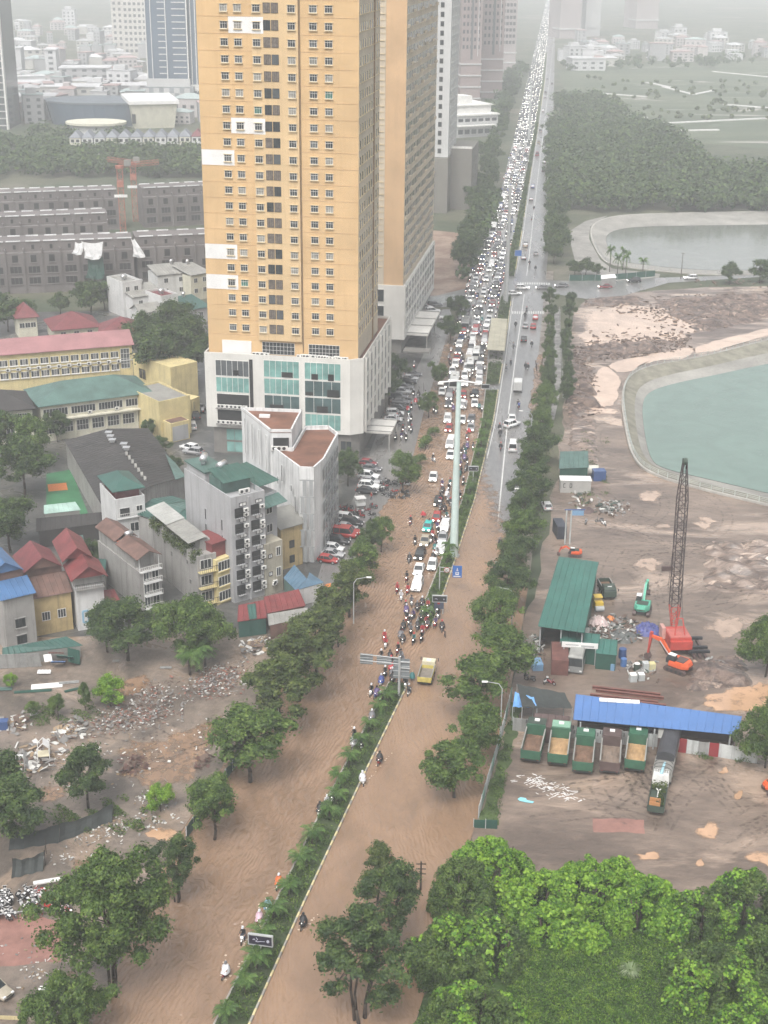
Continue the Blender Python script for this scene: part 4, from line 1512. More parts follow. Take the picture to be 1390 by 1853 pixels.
def ribbed(mb,a,b,c,d,pitch=0.9,amp=0.07,m=0,th=0.06):
 """metal roof sheet a-b (eave) to d-c (ridge) with raised seams running up the slope."""
 a,b,c,d = (Vector(p) for p in (a,b,c,d))
 n = max(2,int((b-a).length/pitch))
 nn = (b-a).cross(d-a).normalized()
 if nn.z < 0:
  nn = -nn
 mb.quad(a,b,c,d,m)
 mb.quad(d-nn*th,c-nn*th,b-nn*th,a-nn*th,m)
 mb.quad(a-nn*th,b-nn*th,b,a,m)
 mb.quad(d,c,c-nn*th,d-nn*th,m)
 mb.quad(a,d,d-nn*th,a-nn*th,m)
 mb.quad(b,b-nn*th,c-nn*th,c,m)
 for i in range(n+1):
  t = i/n
  p,q = a.lerp(b,t),d.lerp(c,t)
  s = (b-a).normalized()*0.07
  u = nn*amp
  mb.quad(p-s,p+u,q+u,q-s,m)
  mb.quad(p+u,p+s,q+s,q+u,m)
 return mb

# ------------------------------------------------------------------ the ochre tower and its podium
YAW = math.radians(-9)
T = Bld('apartment_tower','ochre apartment tower with white repainted patches on a white glazed podium','tower',(-37.9,293.0),YAW,32.5,25.0)
TW,TD,ZP,ZT = 32.5,25.0,22.6,114.0
mb = MB().box(0,TW,0,TD,ZP,ZT,0)
mb.f = [f for i,f in enumerate(mb.f) if i != 3]
mb.m = mb.m[:5]
T.part('wall',mb,[M_orange])
T.part('side_wall',MB().quad((TW,0,ZP),(TW,TD,ZP),(TW,TD,ZT),(TW,0,ZT)),[M_cream])
mb = MB().box(11.2,20.5,-0.55,-0.003,ZP+3.4,ZT,0)
T.part('central_bay',mb,[M_palebay])
T.part('drain_pipe',MB().box(20.62,20.78,-0.2,-0.004,ZP+1,ZT,0),[mat('brown_pipe',(0.2,0.13,0.07),0.6)])
floors = [28.4+3.2*k for k in range(26)]
mb = MB()
for z in floors:
 mb.box(0.02,11.2,-0.05,-0.001,z-1.62,z-1.57,0)
 mb.box(20.8,TW-0.02,-0.05,-0.001,z-1.62,z-1.57,0)
T.part('floor_band',mb,[M_tan])
U = [5.5,8.3,12.2,14.3,15.9,19.2,23.4,26.5]
for k,z in enumerate(floors[:23]):
 for i,u in enumerate(U):
  big = i in (3,4)
  r = R.random()
  g = (M_glass if r < 0.25 else mat('balcony_clutter',(0.14,0.115,0.095),0.6,0.5,2.2)) if big and r < 0.85 else M_glass if r < (0.8 if big else 0.55) else (M_glass2 if r < 0.78 else (M_glassg if r < 0.81 else M_glass3))
  me = wmesh(1.36,1.85,3,1,M_white if not big else M_black,g,None if big else M_sill,0.06) if big else wmesh(1.45,1.3,3,1,M_white,g,M_sill,0.06,True,0.3)
  T.win('front',u,z+(0.1 if big else 0),me,0.56 if 2 <= i <= 5 else 0.004)
def row_of(ypx):
 return max(0,min(22,round((ZAT(-20,290,ypx)-28.4)/3.2)))
for (ypx,x0,x1,o_) in ((40,6.4,13.6,0),(228,6.4,13.6,0),(287,0.02,6.9,0),(460,0.02,6.9,0),(515,0.02,6.9,0)):
 z = floors[row_of(ypx)]
 mb = MB().box(x0,min(x1,11.18),-0.02,-0.002,z-1.5,z+1.6)
 if x1 > 11.2:
  mb.box(11.2,x1,-0.57,-0.552,z-1.5,z+1.6)
 T.part('repainted_panel',mb,[M_patch])
mb = MB().box(6.0,13.0,-0.25,-0.003,floors[row_of(210)]-1.2,floors[row_of(210)]-0.9)
# lower storey above the podium deck
T.part('plant_panel',MB().box(3.0,9.4,-0.12,-0.003,ZP,ZP+2.9),[M_patch])
for (u,w_) in ((15.3,7.0),(25.2,6.6)):
 T.win('front',u,ZP+1.6,wmesh(w_,2.6,9,3,M_white,M_glass,None,0.07),0.01)
# flank: window bays of both tower sides, too small to pick apart
mb = MB()
for z in floors:
 for i in range(9):
  y = 1.6+i*2.65+(0.8 if i > 5 else 0)
  mb.box(TW+0.002,TW+0.06,y-0.75,y+0.75,z-0.85,z+0.75,0 if (i*7+int(z*3)) % 3 else 2)
  mb.box(TW+0.001,TW+0.12,y-0.83,y-0.75,z-0.85,z+0.75,1)
 mb.box(TW+0.001,TW+0.16,0.5,TD-0.5,z-1.02,z-0.88,1)
o = T.part('side_window',mb,[M_glass,M_sill,M_glass2])
o['kind'] = 'stuff'
T.part('side_drain',MB().box(TW+0.001,TW+0.3,17.3,17.5,ZP,ZT),[mat('brown_pipe',(0.2,0.13,0.07))])
# podium
X0,X1,Y0,Y1 = -0.7,33.6,-1.3,37.0
ch = 2.6
out = [(X0,Y0),(X1-ch,Y0),(X1,Y0+ch*0.7),(X1,Y1),(X0,Y1)]
T.part('podium',MB().prism(out,6.2,ZP-0.35,0),[M_pod])
inn = [(X0+1.2,Y0+0.8),(X1-ch,Y0+0.8),(X1-1.0,Y0+ch),(X1-1.0,Y1-1),(X0+1.2,Y1-1)]
T.part('podium_base',MB().prism(inn,0.0,6.2,0),[M_stone])
T.part('podium_deck',MB().prism([(X0+.3,Y0+.3),(X1-ch-.1,Y0+.3),(X1-.3,Y0+ch*0.7+.1),(X1-.3,Y1-.3),(X0+.3,Y1-.3)],ZP-0.35,ZP-0.2),[M_rust])
mb = MB()
for i in range(len(out)):
 a,b = Vector((*out[i],0)),Vector((*out[(i+1) % len(out)],0))
 d = (b-a).normalized()
 n = Vector((d.y,-d.x,0))
 q = [a,b,b-n*0.3,a-n*0.3]
 mb.prism([(p.x+n.x*0.02,p.y+n.y*0.02) for p in q],ZP-0.36,ZP+0.35)
T.part('parapet',mb,[M_pod])
def curtain(b,face,u0,u1,z0,z1,n,glass,out,slot=None):
 return b.win(face,(u0+u1)/2,(z0+z1)/2,wmesh(u1-u0,z1-z0,n,1,M_white,glass,None,0.1),out,'glazing')
PB = Bld.__new__(Bld)
PB.o,PB.w,PB.d,PB.yaw,PB.org = T.o,X1,Y1,T.yaw,T.org
fo = -Y0+0.004
for (u0,u1,z0,z1,n,g) in ((1.7,9.0,17.9,21.4,6,M_glass3),(1.7,9.0,14.3,17.6,6,M_teal),
  (12.3,20.0,18.2,21.9,6,M_teal),(12.3,20.0,14.5,17.9,6,M_teal),(12.3,20.0,10.8,14.2,4,M_tealdk),(12.3,20.0,7.2,10.5,4,M_tealdk),
  (21.2,29.0,18.2,21.9,6,M_teal),(21.2,29.0,14.5,17.9,4,M_tealdk),(21.2,29.0,10.8,14.2,4,M_tealdk),(21.2,29.0,7.0,10.5,6,M_teal)):
 curtain(PB,'front',u0,u1,z0,z1,n,g,fo)
for (u,z,w_,h_) in ((6.2,18.8,1.2,1.0),(17.4,18.9,2.4,1.1),(23.4,18.8,1.4,1.2),(26.9,18.8,1.2,1.4),(22.2,15.0,1.6,0.7),(27.4,15.3,2.6,1.6),(25.0,11.6,2.4,1.4),(15.0,11.5,3.0,1.2)):
 PB.win('front',u,z,wmesh(w_,h_,1,1,M_black,M_void,None,0.05),fo+0.06,'open_sash')
PB.win('front',9.5,14.2,wmesh(0.7,15.2,1,6,M_black,M_void,None,0.05),fo,'shaft_louvre')
for z in (12.3,8.7):
 PB.win('front',5.35,z,wmesh(7.2,3.2,1,1,M_pod,M_void,None,0.1),fo,'plant_recess')
 T.part('ledge',MB().box(1.5,9.3,Y0-0.7,Y0-0.003,z-1.75,z-1.6),[M_conc])
 for i in range(7):
  o = link('air_conditioner',ME_AC,T.o,(2.3+i*0.95+R.uniform(-.1,.1),Y0-0.45,z-1.45),0,1.15)
for i in range(21):
 u = (10.2+i*0.9) if i < 4 else 20.0+(i-4)*0.62
 o = link('air_conditioner',ME_AC,T.o,(u+R.uniform(-.1,.1),-0.75+R.uniform(-.1,.25),ZP-0.05),R.uniform(-.15,.15),R.uniform(1.1,1.5))
# podium flank: frames and glass per bay
for i in range(7):
 for k in range(4):
  u0 = 2.4+i*4.8
  PB.win('right',u0+2.2,20.1-k*3.75,wmesh(4.1,3.1,2,1,M_white,M_glass3 if (i+k) % 3 else M_tealdk,None,0.14),0.004,'glazing')
mb = MB()
for i in range(8):
 y = 2.1+i*4.8-0.15
 mb.box(X1+0.003,X1+0.45,y,y+0.3,6.0,ZP)
T.part('fin',mb,[M_pod])
# entrance canopy on the street side
T.part('canopy',MB().box(X1-0.5,X1+5.2,6.0,15.0,4.4,4.8),[M_pod])
mb = MB()
for y in (6.3,14.7):
 T.part('canopy_post',MB().box(X1+4.65,X1+4.95,y-.15,y+.15,0,4.4),[M_conc])
 mb.box(X1-0.5,X1+5.3,y-0.1,y+0.1,4.82,5.0)
mb.box(X1-.5,X1+5.3,9.9,10.1,4.82,5.0)
T.part('canopy_frame',mb,[M_conc])
for (u,z,w_,h_) in ((30.0,3.4,2.4,2.2),(5.2,4.4,3.6,2.6),(5.2,1.6,3.6,2.4),(13,3,4,4)):
 o = link('window',wmesh(w_,h_,2,1,M_stone,M_teal if u < 8 else M_glass,None,0.1),T.o,(u,Y0+0.8-0.004,z))

# ------------------------------------------------------------------ second ochre tower
SE = Vector((4.5,373.7,0))
e1 = Vector((math.cos(YAW),math.sin(YAW),0))
W2,D2 = 36.0,62.0
T2 = Bld('apartment_tower','second ochre tower standing behind and right of the ochre tower','tower',SE-e1*W2,YAW,W2,D2)
mb = MB().box(0,W2,0,D2,18.6,114.0)
mb.f = [f for i,f in enumerate(mb.f) if i != 3]
mb.m = mb.m[:5]
T2.part('wall',mb,[M_tan])
T2.part('side_wall',MB().quad((W2,0,18.6),(W2,D2,18.6),(W2,D2,114),(W2,0,114)),[M_cream])
T2.part('podium',MB().box(-0.5,W2+0.6,-0.4,D2+0.5,4.0,18.9),[M_pod])
T2.part('podium_base',MB().box(0.5,W2-0.4,0.6,D2-0.5,0.0,4.0),[M_stone])
for k in range(24):
 T2.win('front',W2-6.4,22.6+3.2*k+2,wmesh(1.4,1.5,2,1,M_white,M_glass if k % 3 else M_glass2,M_sill,0.06,True),0.004)
T2.part('stair_strip',MB().box(W2-8.2,W2-5.3,-0.10,-0.002,18.9,114),[M_cream])
for i,z in enumerate((16.0,11.5,7.0)):
 T2.win('front',W2-6.6,z,wmesh(3.0,3.4,1,1,M_pod,M_glass,None,0.12),0.42)
mb = MB()
for k in range(29):
 z = 21.5+3.2*k
 for i in range(20):
  y = 2.0+i*3.02
  mb.box(W2+0.002,W2+0.05,y-0.95,y+0.95,z-0.9,z+0.8,0 if (i*5+k*3) % 4 else 2)
  if (i+k) % 5 == 0:
   mb.box(W2+0.002,W2+0.5,y-1.0,y+1.0,z-1.0,z-0.3,1)
 mb.box(W2+0.001,W2+0.2,0.4,D2-0.4,z-1.1,z-0.95,1)
o = T2.part('side_window',mb,[M_glass3,M_cream,M_glass2])
o['kind'] = 'stuff'
for i in range(11):
 for k in range(3):
  T2.win('right',3.2+i*5.5,16.5-k*4.4,wmesh(4.6,3.6,2,2,M_white,M_glass3 if (i+k) % 3 else M_glass,None,0.16),0.604,'glazing')
T2.part('canopy',MB().box(W2-0.3,W2+6.5,4.0,30.0,4.2,4.7),[M_pod])
mb = MB()
for y in (4.5,13,21,29.4):
 mb.box(W2+6.0,W2+6.3,y-.15,y+.15,0,4.2)
 mb.box(W2,W2+6.5,y-.12,y+.12,4.72,4.95)
T2.part('canopy_frame',mb,[M_conc])
T2.part('ramp_roof',MB().box(W2+1.5,W2+8.5,-9.0,-5.0,3.0,3.3),[M_stone])

# ------------------------------------------------------------------ pale tower with square windows on a grey block
SE = P(808,385)
W3,D3 = 17.0,30.0
T3 = Bld('office_tower','pale grey tower with rows of square windows above a dark block','tower',SE-e1*W3,YAW,W3,D3)
M_pale = mat('pale_panel',(0.46,0.46,0.45),0.7,0.1,0.1)
M_greyblk = mat('dark_grey_block',(0.17,0.16,0.14),0.8,0.15,0.1)
T3.part('wall',MB().box(0,W3,0,D3,22.5,114),[M_pale])
T3.part('podium',MB().box(-4,W3+0.3,-1.5,34,0,22.3),[M_greyblk])
T3.part('podium_wing',MB().box(W3+0.3,W3+9.0,9.0,36,0,25.0),[M_greyblk])
T3.part('glass_strip',MB().box(0.2,6.4,-0.25,-0.002,22.7,114),[M_glass3])
for k in range(8):
 T3.part('belt',MB().box(0.0,6.5,-0.45,-0.255,25+k*10.6,25.7+k*10.6),[M_white])
T3.part('mullion',MB().box(6.4,6.8,-0.5,-0.003,22.5,114),[M_white])
for k in range(25):
 z = 25.0+3.52*k
 T3.win('front',9.6,z,wmesh(2.5,1.9,2,1,M_greyblk,M_glass,None,0.08),0.004)
 T3.win('front',13.4,z,wmesh(1.4,1.9,1,1,M_greyblk,M_glass,None,0.08),0.004)
 for y in (5,11,17,23):
  T3.win('right',y,z,wmesh(2.2,1.9,2,1,M_white,M_glass3,M_white,0.12),0.004)
for k in range(5):
 T3.win('front',8.0,19.4-k*3.9,wmesh(8.2,2.2,5,1,M_greyblk,[M_glass2,M_glass3,M_glass,M_glass,M_glass2][k],None,0.3),1.504)
 for y in (13,19,25):
  o = link('window',wmesh(1.2,2.6,1,1,M_greyblk,M_glass,None,0.1),T3.o,(W3+9.004,y,19.5-k*4.0),math.pi/2)
T3.part('railing',MB().box(W3+0.4,W3+9.0,9.0,9.2,25.0,25.9),[M_white])

# ------------------------------------------------------------------ far towers
def far_tower(px0,px1,ybase,w_over,d,h,m,label,bands,col,name='residential_tower',rows=0,gl=None,cat='tower',z0=0,wincols=0):
 a,b = P(px0,ybase),P(px1,ybase)
 yaw = math.atan2(b.y-a.y,b.x-a.x)
 t = Bld(name,label,cat,a,yaw,(b-a).length,d)
 t.part('wall',MB().box(0,t.w,0,d,0,h),[m])
 for (z,hh,mm,dep) in bands:
  t.part('belt',MB().box(-dep,t.w+dep,-dep,d*0.6,z,z+hh),[mm])
 return t
M_brown = mat('brown_cladding',(0.25,0.195,0.185),0.8,0.12,0.05)  # brown lightened so the colour itself carries some of the distance haze
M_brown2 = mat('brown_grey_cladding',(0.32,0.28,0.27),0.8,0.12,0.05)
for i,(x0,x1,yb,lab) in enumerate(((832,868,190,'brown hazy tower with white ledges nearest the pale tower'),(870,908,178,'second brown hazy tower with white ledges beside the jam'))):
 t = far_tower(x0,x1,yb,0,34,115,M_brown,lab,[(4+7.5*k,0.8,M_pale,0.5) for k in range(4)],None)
 for k in range(16):
  for c in range(5):
   t.win('front',t.w*(c+0.6)/5.4,38+k*4.9,wmesh(1.6,2.6,1,1,M_brown,M_glass,None,0.2),0.004)
 t.part('stair_strip',MB().box(t.w*0.46,t.w*0.56,-0.4,-0.003,30,115),[M_glass3])
 t.part('light_strip',MB().box(t.w*0.8,t.w*0.83,-0.5,-0.003,32,115),[M_pale])
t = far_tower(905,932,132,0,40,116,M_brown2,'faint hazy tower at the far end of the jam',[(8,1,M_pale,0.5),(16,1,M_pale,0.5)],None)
for k in range(18):
 for c in range(4):
  t.win('front',t.w*(c+0.6)/4.4,25+k*5,wmesh(2.4,2.8,1,1,M_brown2,M_glass,None,0.2),0.004)
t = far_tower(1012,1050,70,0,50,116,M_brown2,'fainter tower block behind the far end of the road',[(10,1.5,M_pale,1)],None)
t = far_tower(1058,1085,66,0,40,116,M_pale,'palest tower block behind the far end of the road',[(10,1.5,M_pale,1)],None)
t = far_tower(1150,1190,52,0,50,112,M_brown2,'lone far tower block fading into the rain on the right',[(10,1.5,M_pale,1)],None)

# white civic block beside the jam
a = P(826,250)
b = P(900,246)
t = Bld('civic_building','low white stepped building beyond the pale tower','building',a,math.atan2(b.y-a.y,b.x-a.x),(b-a).length,34)
t.part('wall',MB().box(0,t.w,0,30,0,12),[M_pale])
t.part('roof',MB().box(-0.8,t.w+0.8,-0.8,30.8,12,12.8),[M_white])
t.part('upper_wall',MB().box(2,t.w-2,5,29,12.8,17),[M_white])
t.part('upper_roof',MB().box(1,t.w-1,4,30,17,17.6),[M_white])
t.part('plant_room',MB().box(8,15,10,20,17.6,22),[M_white])
t.part('canopy',MB().box(-0.5,t.w-3,-4,-0.8,6.5,7.1),[M_white])
for k in range(6):
 t.win('front',2.5+k*(t.w-5)/5,9.6,wmesh(3.2,1.8,1,1,M_pale,M_glass,None,0.1),0.004)
 t.win('front',2.5+k*(t.w-5)/5,3.2,wmesh(3.2,2.6,1,1,M_pale,M_glass3,None,0.1),0.004)

# far left towers
M_blue = mat('blue_glass',(0.09,0.125,0.17),0.2,0.15,0.05)
a,b = P(270,196),P(345,196)
t = Bld('glass_tower','blue glass tower with white grid lines left of the ochre tower','tower',a,0,(b-a).length,34)
t.part('wall',MB().box(0,t.w,0,34,14,116),[M_blue])
t.part('base',MB().box(-2,t.w+3,-2,36,0,14),[mat('checker_base',(0.22,0.24,0.25),0.7,0.3,0.2)])
for r_ in range(4):
 for c in range(9):
  if (r_+c) % 2:
   t.win('front',-1+c*(t.w+3)/9,2+r_*3.2,wmesh((t.w+5)/9,3.1,1,1,M_pale,M_pale,None,0.1),2.01,'cladding_panel')
t.part('plinth',MB().box(-0.6,t.w+0.6,-0.6,35,14,19),[M_pale])
for (u,wd) in ((0,0.6),(t.w*0.13,0.4),(t.w*0.48,0.5),(t.w-0.6,0.8)):
 t.part('mullion',MB().box(u,u+wd,-0.5,-0.003,19,116),[M_white])
for k in range(24):
 for u0,u1 in ((0.3,0.47),(0.64,0.96)):
  t.part('belt',MB().box(t.w*u0,t.w*u1,-0.35,-0.004,22+k*4.0,22.5+k*4.0),[M_white])
t2w = P(372,196).x-b.x
t.part('wing',MB().box(t.w+0.1,t.w+t2w,4,30,0,116),[M_blue])
for u in (0.15,0.45,0.8):
 t.part('mullion',MB().box(t.w+t2w*u,t.w+t2w*u+0.6,3.5,3.997,10,116),[M_white])
t.part('wing_band',MB().box(t.w,t.w+t2w,3.4,3.9,11,15),[M_white])
a,b = P(226,104),P(270,104)
M_beige = mat('beige_block',(0.50,0.48,0.44),0.8,0.1,0.05)
t = Bld('residential_tower','cream tower with many small windows behind the blue glass tower','tower',a,0,(b-a).length,40)
t.part('wall',MB().box(0,t.w,0,40,0,115),[M_beige])
t.part('wing',MB().box(-12,-0.1,8,36,0,113),[M_beige])
for k in range(20):
 for c in range(5):
  t.win('front',t.w*(c+0.6)/5.2,6+k*5.2,wmesh(2.6,2.6,1,1,M_beige,M_glass3,None,0.1),0.004)
 for c in range(2):
  o = link('window',wmesh(2.4,2.6,1,1,M_beige,M_glass3,None,0.1),t.o,(-9+c*5,7.99,6+k*5.2))
a,b = P(-40,234),P(17,232)
t = Bld('glass_tower','dark glass tower with pale curved edge at the left border','tower',a,0,(b-a).length,30)
t.part('wall',MB().box(0,t.w,0,30,0,115),[M_glass3])
t.part('edge_fin',MB().box(t.w-0.7,t.w+0.3,-0.8,2,0,115),[M_white])
for k in range(28):
 t.part('belt',MB().box(0,t.w,-0.5,-0.003,2+k*4.0,2.6+k*4.0),[M_pale])
# ------------------------------------------------------------------ low town on the left
M_green = mat('green_sheet_roof',(0.034,0.092,0.076),0.45,0.25,0.3,streak=0.2)
M_green2 = mat('faded_green_sheet',(0.075,0.135,0.118),0.5,0.3,0.3)
M_redr = mat('red_sheet_roof',(0.17,0.04,0.04),0.5,0.3,0.4)
M_wine = mat('wine_tile_roof',(0.15,0.04,0.043),0.6,0.25,0.6,bump=0.3,bscale=3)
M_pink = mat('faded_pink_roof',(0.29,0.145,0.148),0.6,0.2,0.2)
M_bluer = mat('blue_sheet_roof',(0.06,0.135,0.27),0.45,0.2,0.4)
M_steelb = mat('steel_blue_roof',(0.085,0.15,0.21),0.5,0.22,0.4)
M_brownr = mat('rusted_sheet_roof',(0.13,0.075,0.06),0.7,0.35,0.5)
M_greys = mat('grey_sheet_roof',(0.24,0.235,0.215),0.6,0.25,0.3)
M_darkr = mat('dark_sheet_roof',(0.036,0.033,0.031),0.55,0.4,0.12,streak=0.0)
M_yellow = mat('yellow_render',(0.56,0.47,0.24),0.85,0.16,0.3,streak=0.35,grime=(0.22,0.18,0.1))
M_yellow2 = mat('weathered_ochre_render',(0.42,0.32,0.16),0.85,0.25,0.4,streak=0.6,grime=(0.12,0.1,0.07))
M_whiter = mat('white_render',(0.55,0.55,0.54),0.8,0.12,0.3,streak=0.4,grime=(0.25,0.24,0.22))
M_stain = mat('stained_white_render',(0.62,0.62,0.61),0.8,0.12,0.2,streak=0.42,grime=(0.09,0.085,0.08))
M_cream2 = mat('pale_school_render',(0.54,0.52,0.42),0.85,0.12,0.3,streak=0.3,grime=(0.25,0.23,0.18))
M_steel = mat('bright_steel',(0.6,0.6,0.6),0.3,0.1,1.0,metal=0.7)

def bldb(name,label,pn,yb,pr,pl,cat='house',group=None,d=None):
 b0 = P(pn[0],yb)
 z = ZAT(b0.x,b0.y,pn[1])
 b = bld3(name,label,pn,pr,pl,z,cat,group)
 b.h = z
 if d:
  b.d = d
 return b
def shell(b,m,h=None,z0=0.0,name='wall'):
 b.part(name,MB().box(0,b.w,0,b.d,z0,h or b.h),[m])
def wins(b,face,us,zs,w,h,**k):
 me = wmesh(w,h,k.get('cols',2),k.get('rows',1),k.get('frame',M_white),k.get('glass',M_glass),k.get('sill'),k.get('fw',0.08),k.get('hood',False))
 for z in zs:
  for u in us:
   b.win(face,u,z,me,k.get('out',0.004))
def parapet(b,z,h,m,t=0.2,face='all'):
 mb = MB()
 mb.box(0.001,b.w-0.001,0.001,t,z,z+h).box(0.001,b.w-0.001,b.d-t,b.d-0.001,z,z+h)
 mb.box(0.0011,t,t,b.d-t,z,z+h).box(b.w-t,b.w-0.0011,t,b.d-t,z,z+h)
 b.part('parapet',mb,[m])
def balcony(b,u,z,w,dep=0.9,m=None,rail=M_white,face='front'):
 mb = MB().box(u-w/2,u+w/2,-dep,-0.003,z-0.12,z,0)
 o = b.part('balcony',mb,[m or M_conc])
 mb = MB().box(u-w/2,u+w/2,-dep,-dep+0.06,z+0.85,z+0.92)
 n = max(3,int(w/0.35))
 for i in range(n+1):
  x = u-w/2+w*i/n
  mb.box(x-0.02,x+0.02,-dep+0.01,-dep+0.05,z,z+0.85)
 part('railing',mb,[rail],o)
def tank(b,x,y,z,L=1.6,r=0.5,yaw=0.3):
 mb = MB().tube((-L/2,0,r+0.5),(L/2,0,r+0.5),r,n=14)
 mb.box(-L*0.35,-L*0.3,-0.35,0.35,0,0.5).box(L*0.3,L*0.35,-0.35,0.35,0,0.5)
 o = part('water_tank',mb,[M_steel],b.o,(x,y,z),yaw,True)

# --- tall grey boarding house
b = bldb('boarding_house','tall narrow grey building with many air conditioners and green roof shed',(418,910),1092,(479,896),(332,856))
shell(b,M_greyr)
parapet(b,b.h,0.9,M_greyr)
H = b.h
nf = 6
fh = (H-1.5)/nf
for k in range(nf):
 z = 1.6+k*fh+fh*0.45
 for j,u in enumerate((b.w*0.26,b.w*0.74)):
  b.win('front',u+0.5,z+0.75,wmesh(1.25,0.6,2,1,M_black,M_patch,None,0.08),0.004)
  b.win('front',u-0.25,z-0.65,wmesh(1.5,1.7,1,1,M_black,M_void,None,0.08),0.004,'balcony_opening')
  balcony(b,u-0.25,z-1.5,1.6,0.5,M_greyr,M_black)
  acs(b,[(u+1.0,z-0.55)]+([(u+1.0,z-1.35)] if (k+j) % 2 else []))
b.part('pier',MB().box(b.w*0.5-0.15,b.w*0.5+0.15,-0.3,-0.003,0,H+0.5),[M_greyr])
for u in (b.d*0.45,b.d*0.8):
 for k in (2,3,4):
  b.win('left',u,2+k*fh,wmesh(0.5,2.0,1,1,M_greyr,M_void,None,0.06),0.004)
mb = MB()
ribbed(mb,(b.w*0.05,3.0,H+2.4),(b.w*0.95,3.0,H+2.4),(b.w*0.95,8.5,H+3.3),(b.w*0.05,8.5,H+3.3))
b.part('roof_shed',mb,[M_green])
b.part('roof_room',MB().box(0.4,b.w-0.4,4.2,8.2,H,H+2.5),[M_green2])
b.part('roof_room',MB().box(0.3,b.w*0.6,9.5,b.d-0.5,H,H+2.2),[M_greyr])
b.part('roof_slab',MB().box(0.0,b.w*0.7,9.2,b.d-0.2,H+2.2,H+2.45),[M_green2])
tank(b,b.w*0.5,8.9,H+2.4,2.0,0.55,0.5)
tank(b,b.w*0.3,13.0,H+2.6,2.2,0.6,0.9)
mb = MB()
for x in (0.2,b.w*0.95):
 mb.box(x,x+0.08,3.0,3.08,H,H+2.4)
b.part('shed_post',mb,[M_green])
for i in range(2):
 link('air_conditioner',ME_AC,b.o,(b.w*0.55+i*0.95,2.6,H+0.1),0,1.2)
# green roofed annexe to its right rear
b = bldb('rear_annexe','green roofed annexe squeezed between the tall grey building and the wedge',(452,885),1060,(500,868),(438,850))
shell(b,M_greyr,b.h-2)
mb = MB()
ribbed(mb,(-0.5,-0.4,b.h),(b.w+0.3,-0.4,b.h),(b.w+0.3,b.d,b.h+1.2),(-0.5,b.d,b.h+1.2))
b.part('roof',mb,[M_green])
wins(b,'front',[b.w*0.3,b.w*0.7],[b.h-5,b.h-8.5],1.4,1.5)
mb = MB()
ribbed(mb,(0,-2.4,b.h-3.4),(b.w+0.3,-2.4,b.h-3.4),(b.w+0.3,-0.01,b.h-2.4),(0,-0.01,b.h-2.4))
b.part('awning',mb,[M_green2])

# --- tan annexe and old yellow house
b = bldb('tan_house','narrow stained tan house with two windows beside the tall grey building',(479,986),1078,(511,976),(470,972))
shell(b,mat('stained_tan',(0.36,0.33,0.26),0.85,0.2,0.4,streak=0.5))
wins(b,'front',[b.w*0.75],[b.h*0.8,b.h*0.4],0.9,1.6,glass=M_glass)
wins(b,'front',[b.w*0.3],[b.h*0.75,b.h*0.4],0.7,0.7,frame=M_black,glass=M_patch)
acs(b,[(b.w*0.5,b.h*0.2),(b.w*0.45,b.h*0.05+1.2)])
b = bldb('yellow_house','old stained yellow house with dark gabled sheet roof',(508,955),1032,(547,944),(478,925))
shell(b,M_yellow2)
mb = MB().gable(0,b.w,0,b.d,b.h,1.8,0,1,0.5)
b.part('roof',mb,[M_greys,M_yellow2])
wins(b,'front',[b.w*0.5],[b.h*0.55,b.h*0.2],1.0,1.4,glass=M_glass,frame=M_black)
wins(b,'right',[b.d*0.3,b.d*0.65],[b.h*0.6],1.0,1.2)

# --- wide grey house with planted roof terrace
b = bldb('wide_house','wide stained concrete house with grey sheet roof and hanging plants',(356,1008),1100,(391,1000),(267,943))
shell(b,M_conc)
fh = b.h/3.2
for k in range(3):
 z = 0.4+k*fh
 b.win('front',b.w*0.45,z+1.5,wmesh(2.0,1.7,3,1,M_white,M_glass,None,0.07),0.004)
 balcony(b,b.w*0.5,z+0.35,b.w*0.95,1.0,M_yellow,M_black)
for u,z in ((b.d*0.8,b.h*0.75),(b.d*0.85,b.h*0.4),(b.d*0.3,b.h*0.8),(b.d*0.45,b.h*0.65)):
 b.win('left',u,z,wmesh(0.7,0.9,2,1,M_conc,M_glass,None,0.06),0.004)
mb = MB()
ribbed(mb,(-0.8,1.4,b.h+2.1),(-0.8,b.d*0.55,b.h+2.1),(b.w*0.75,b.d*0.55,b.h+2.7),(b.w*0.75,1.4,b.h+2.7),1.1)
b.part('roof',mb,[M_greys])
mb = MB()
ribbed(mb,(-0.8,b.d*0.555,b.h+2.25),(-0.8,b.d+0.3,b.h+2.25),(b.w*0.75,b.d+0.3,b.h+2.9),(b.w*0.75,b.d*0.555,b.h+2.9),1.1)
b.part('roof',mb,[mat('pale_sheet_roof',(0.33,0.33,0.31),0.6,0.2,0.3)])
b.part('roof_room',MB().box(1.6,b.w-0.2,1.8,b.d-0.2,b.h,b.h+2.0),[M_conc])
rr = np.random.default_rng(5)
n = 5200
c = np.stack([rr.uniform(-0.7,1.3,n),rr.uniform(0.2,b.d,n),b.h+rr.uniform(-1.6,1.3,n)*rr.uniform(0.3,1,n)],1)
c = c[np.sin(c[:,1]*1.7)+np.sin(c[:,1]*0.6+c[:,2]) > -0.7]
link('hanging_plants',leaf_mesh('hanging_plants',c,unit(rr.normal(size=(len(c),3))+np.array([-0.5,0,0.4])),0.32,F_olive,0.6,5),b.o)
b = bldb('yellow_front_house','slim bright yellow fronted house with red top floor',(391,1015),1096,(419,1005),(352,975))
shell(b,M_yellow)
fh = b.h/3
for k in range(3):
 b.win('front',b.w*0.5,1.5+k*fh,wmesh(b.w*0.75,1.7,4,1,M_white,M_glass,M_yellow,0.08),0.004)
b.part('upper_storey',MB().box(0.1,b.w-0.1,1.2,b.d*0.6,b.h,b.h+2.6),[M_redr])
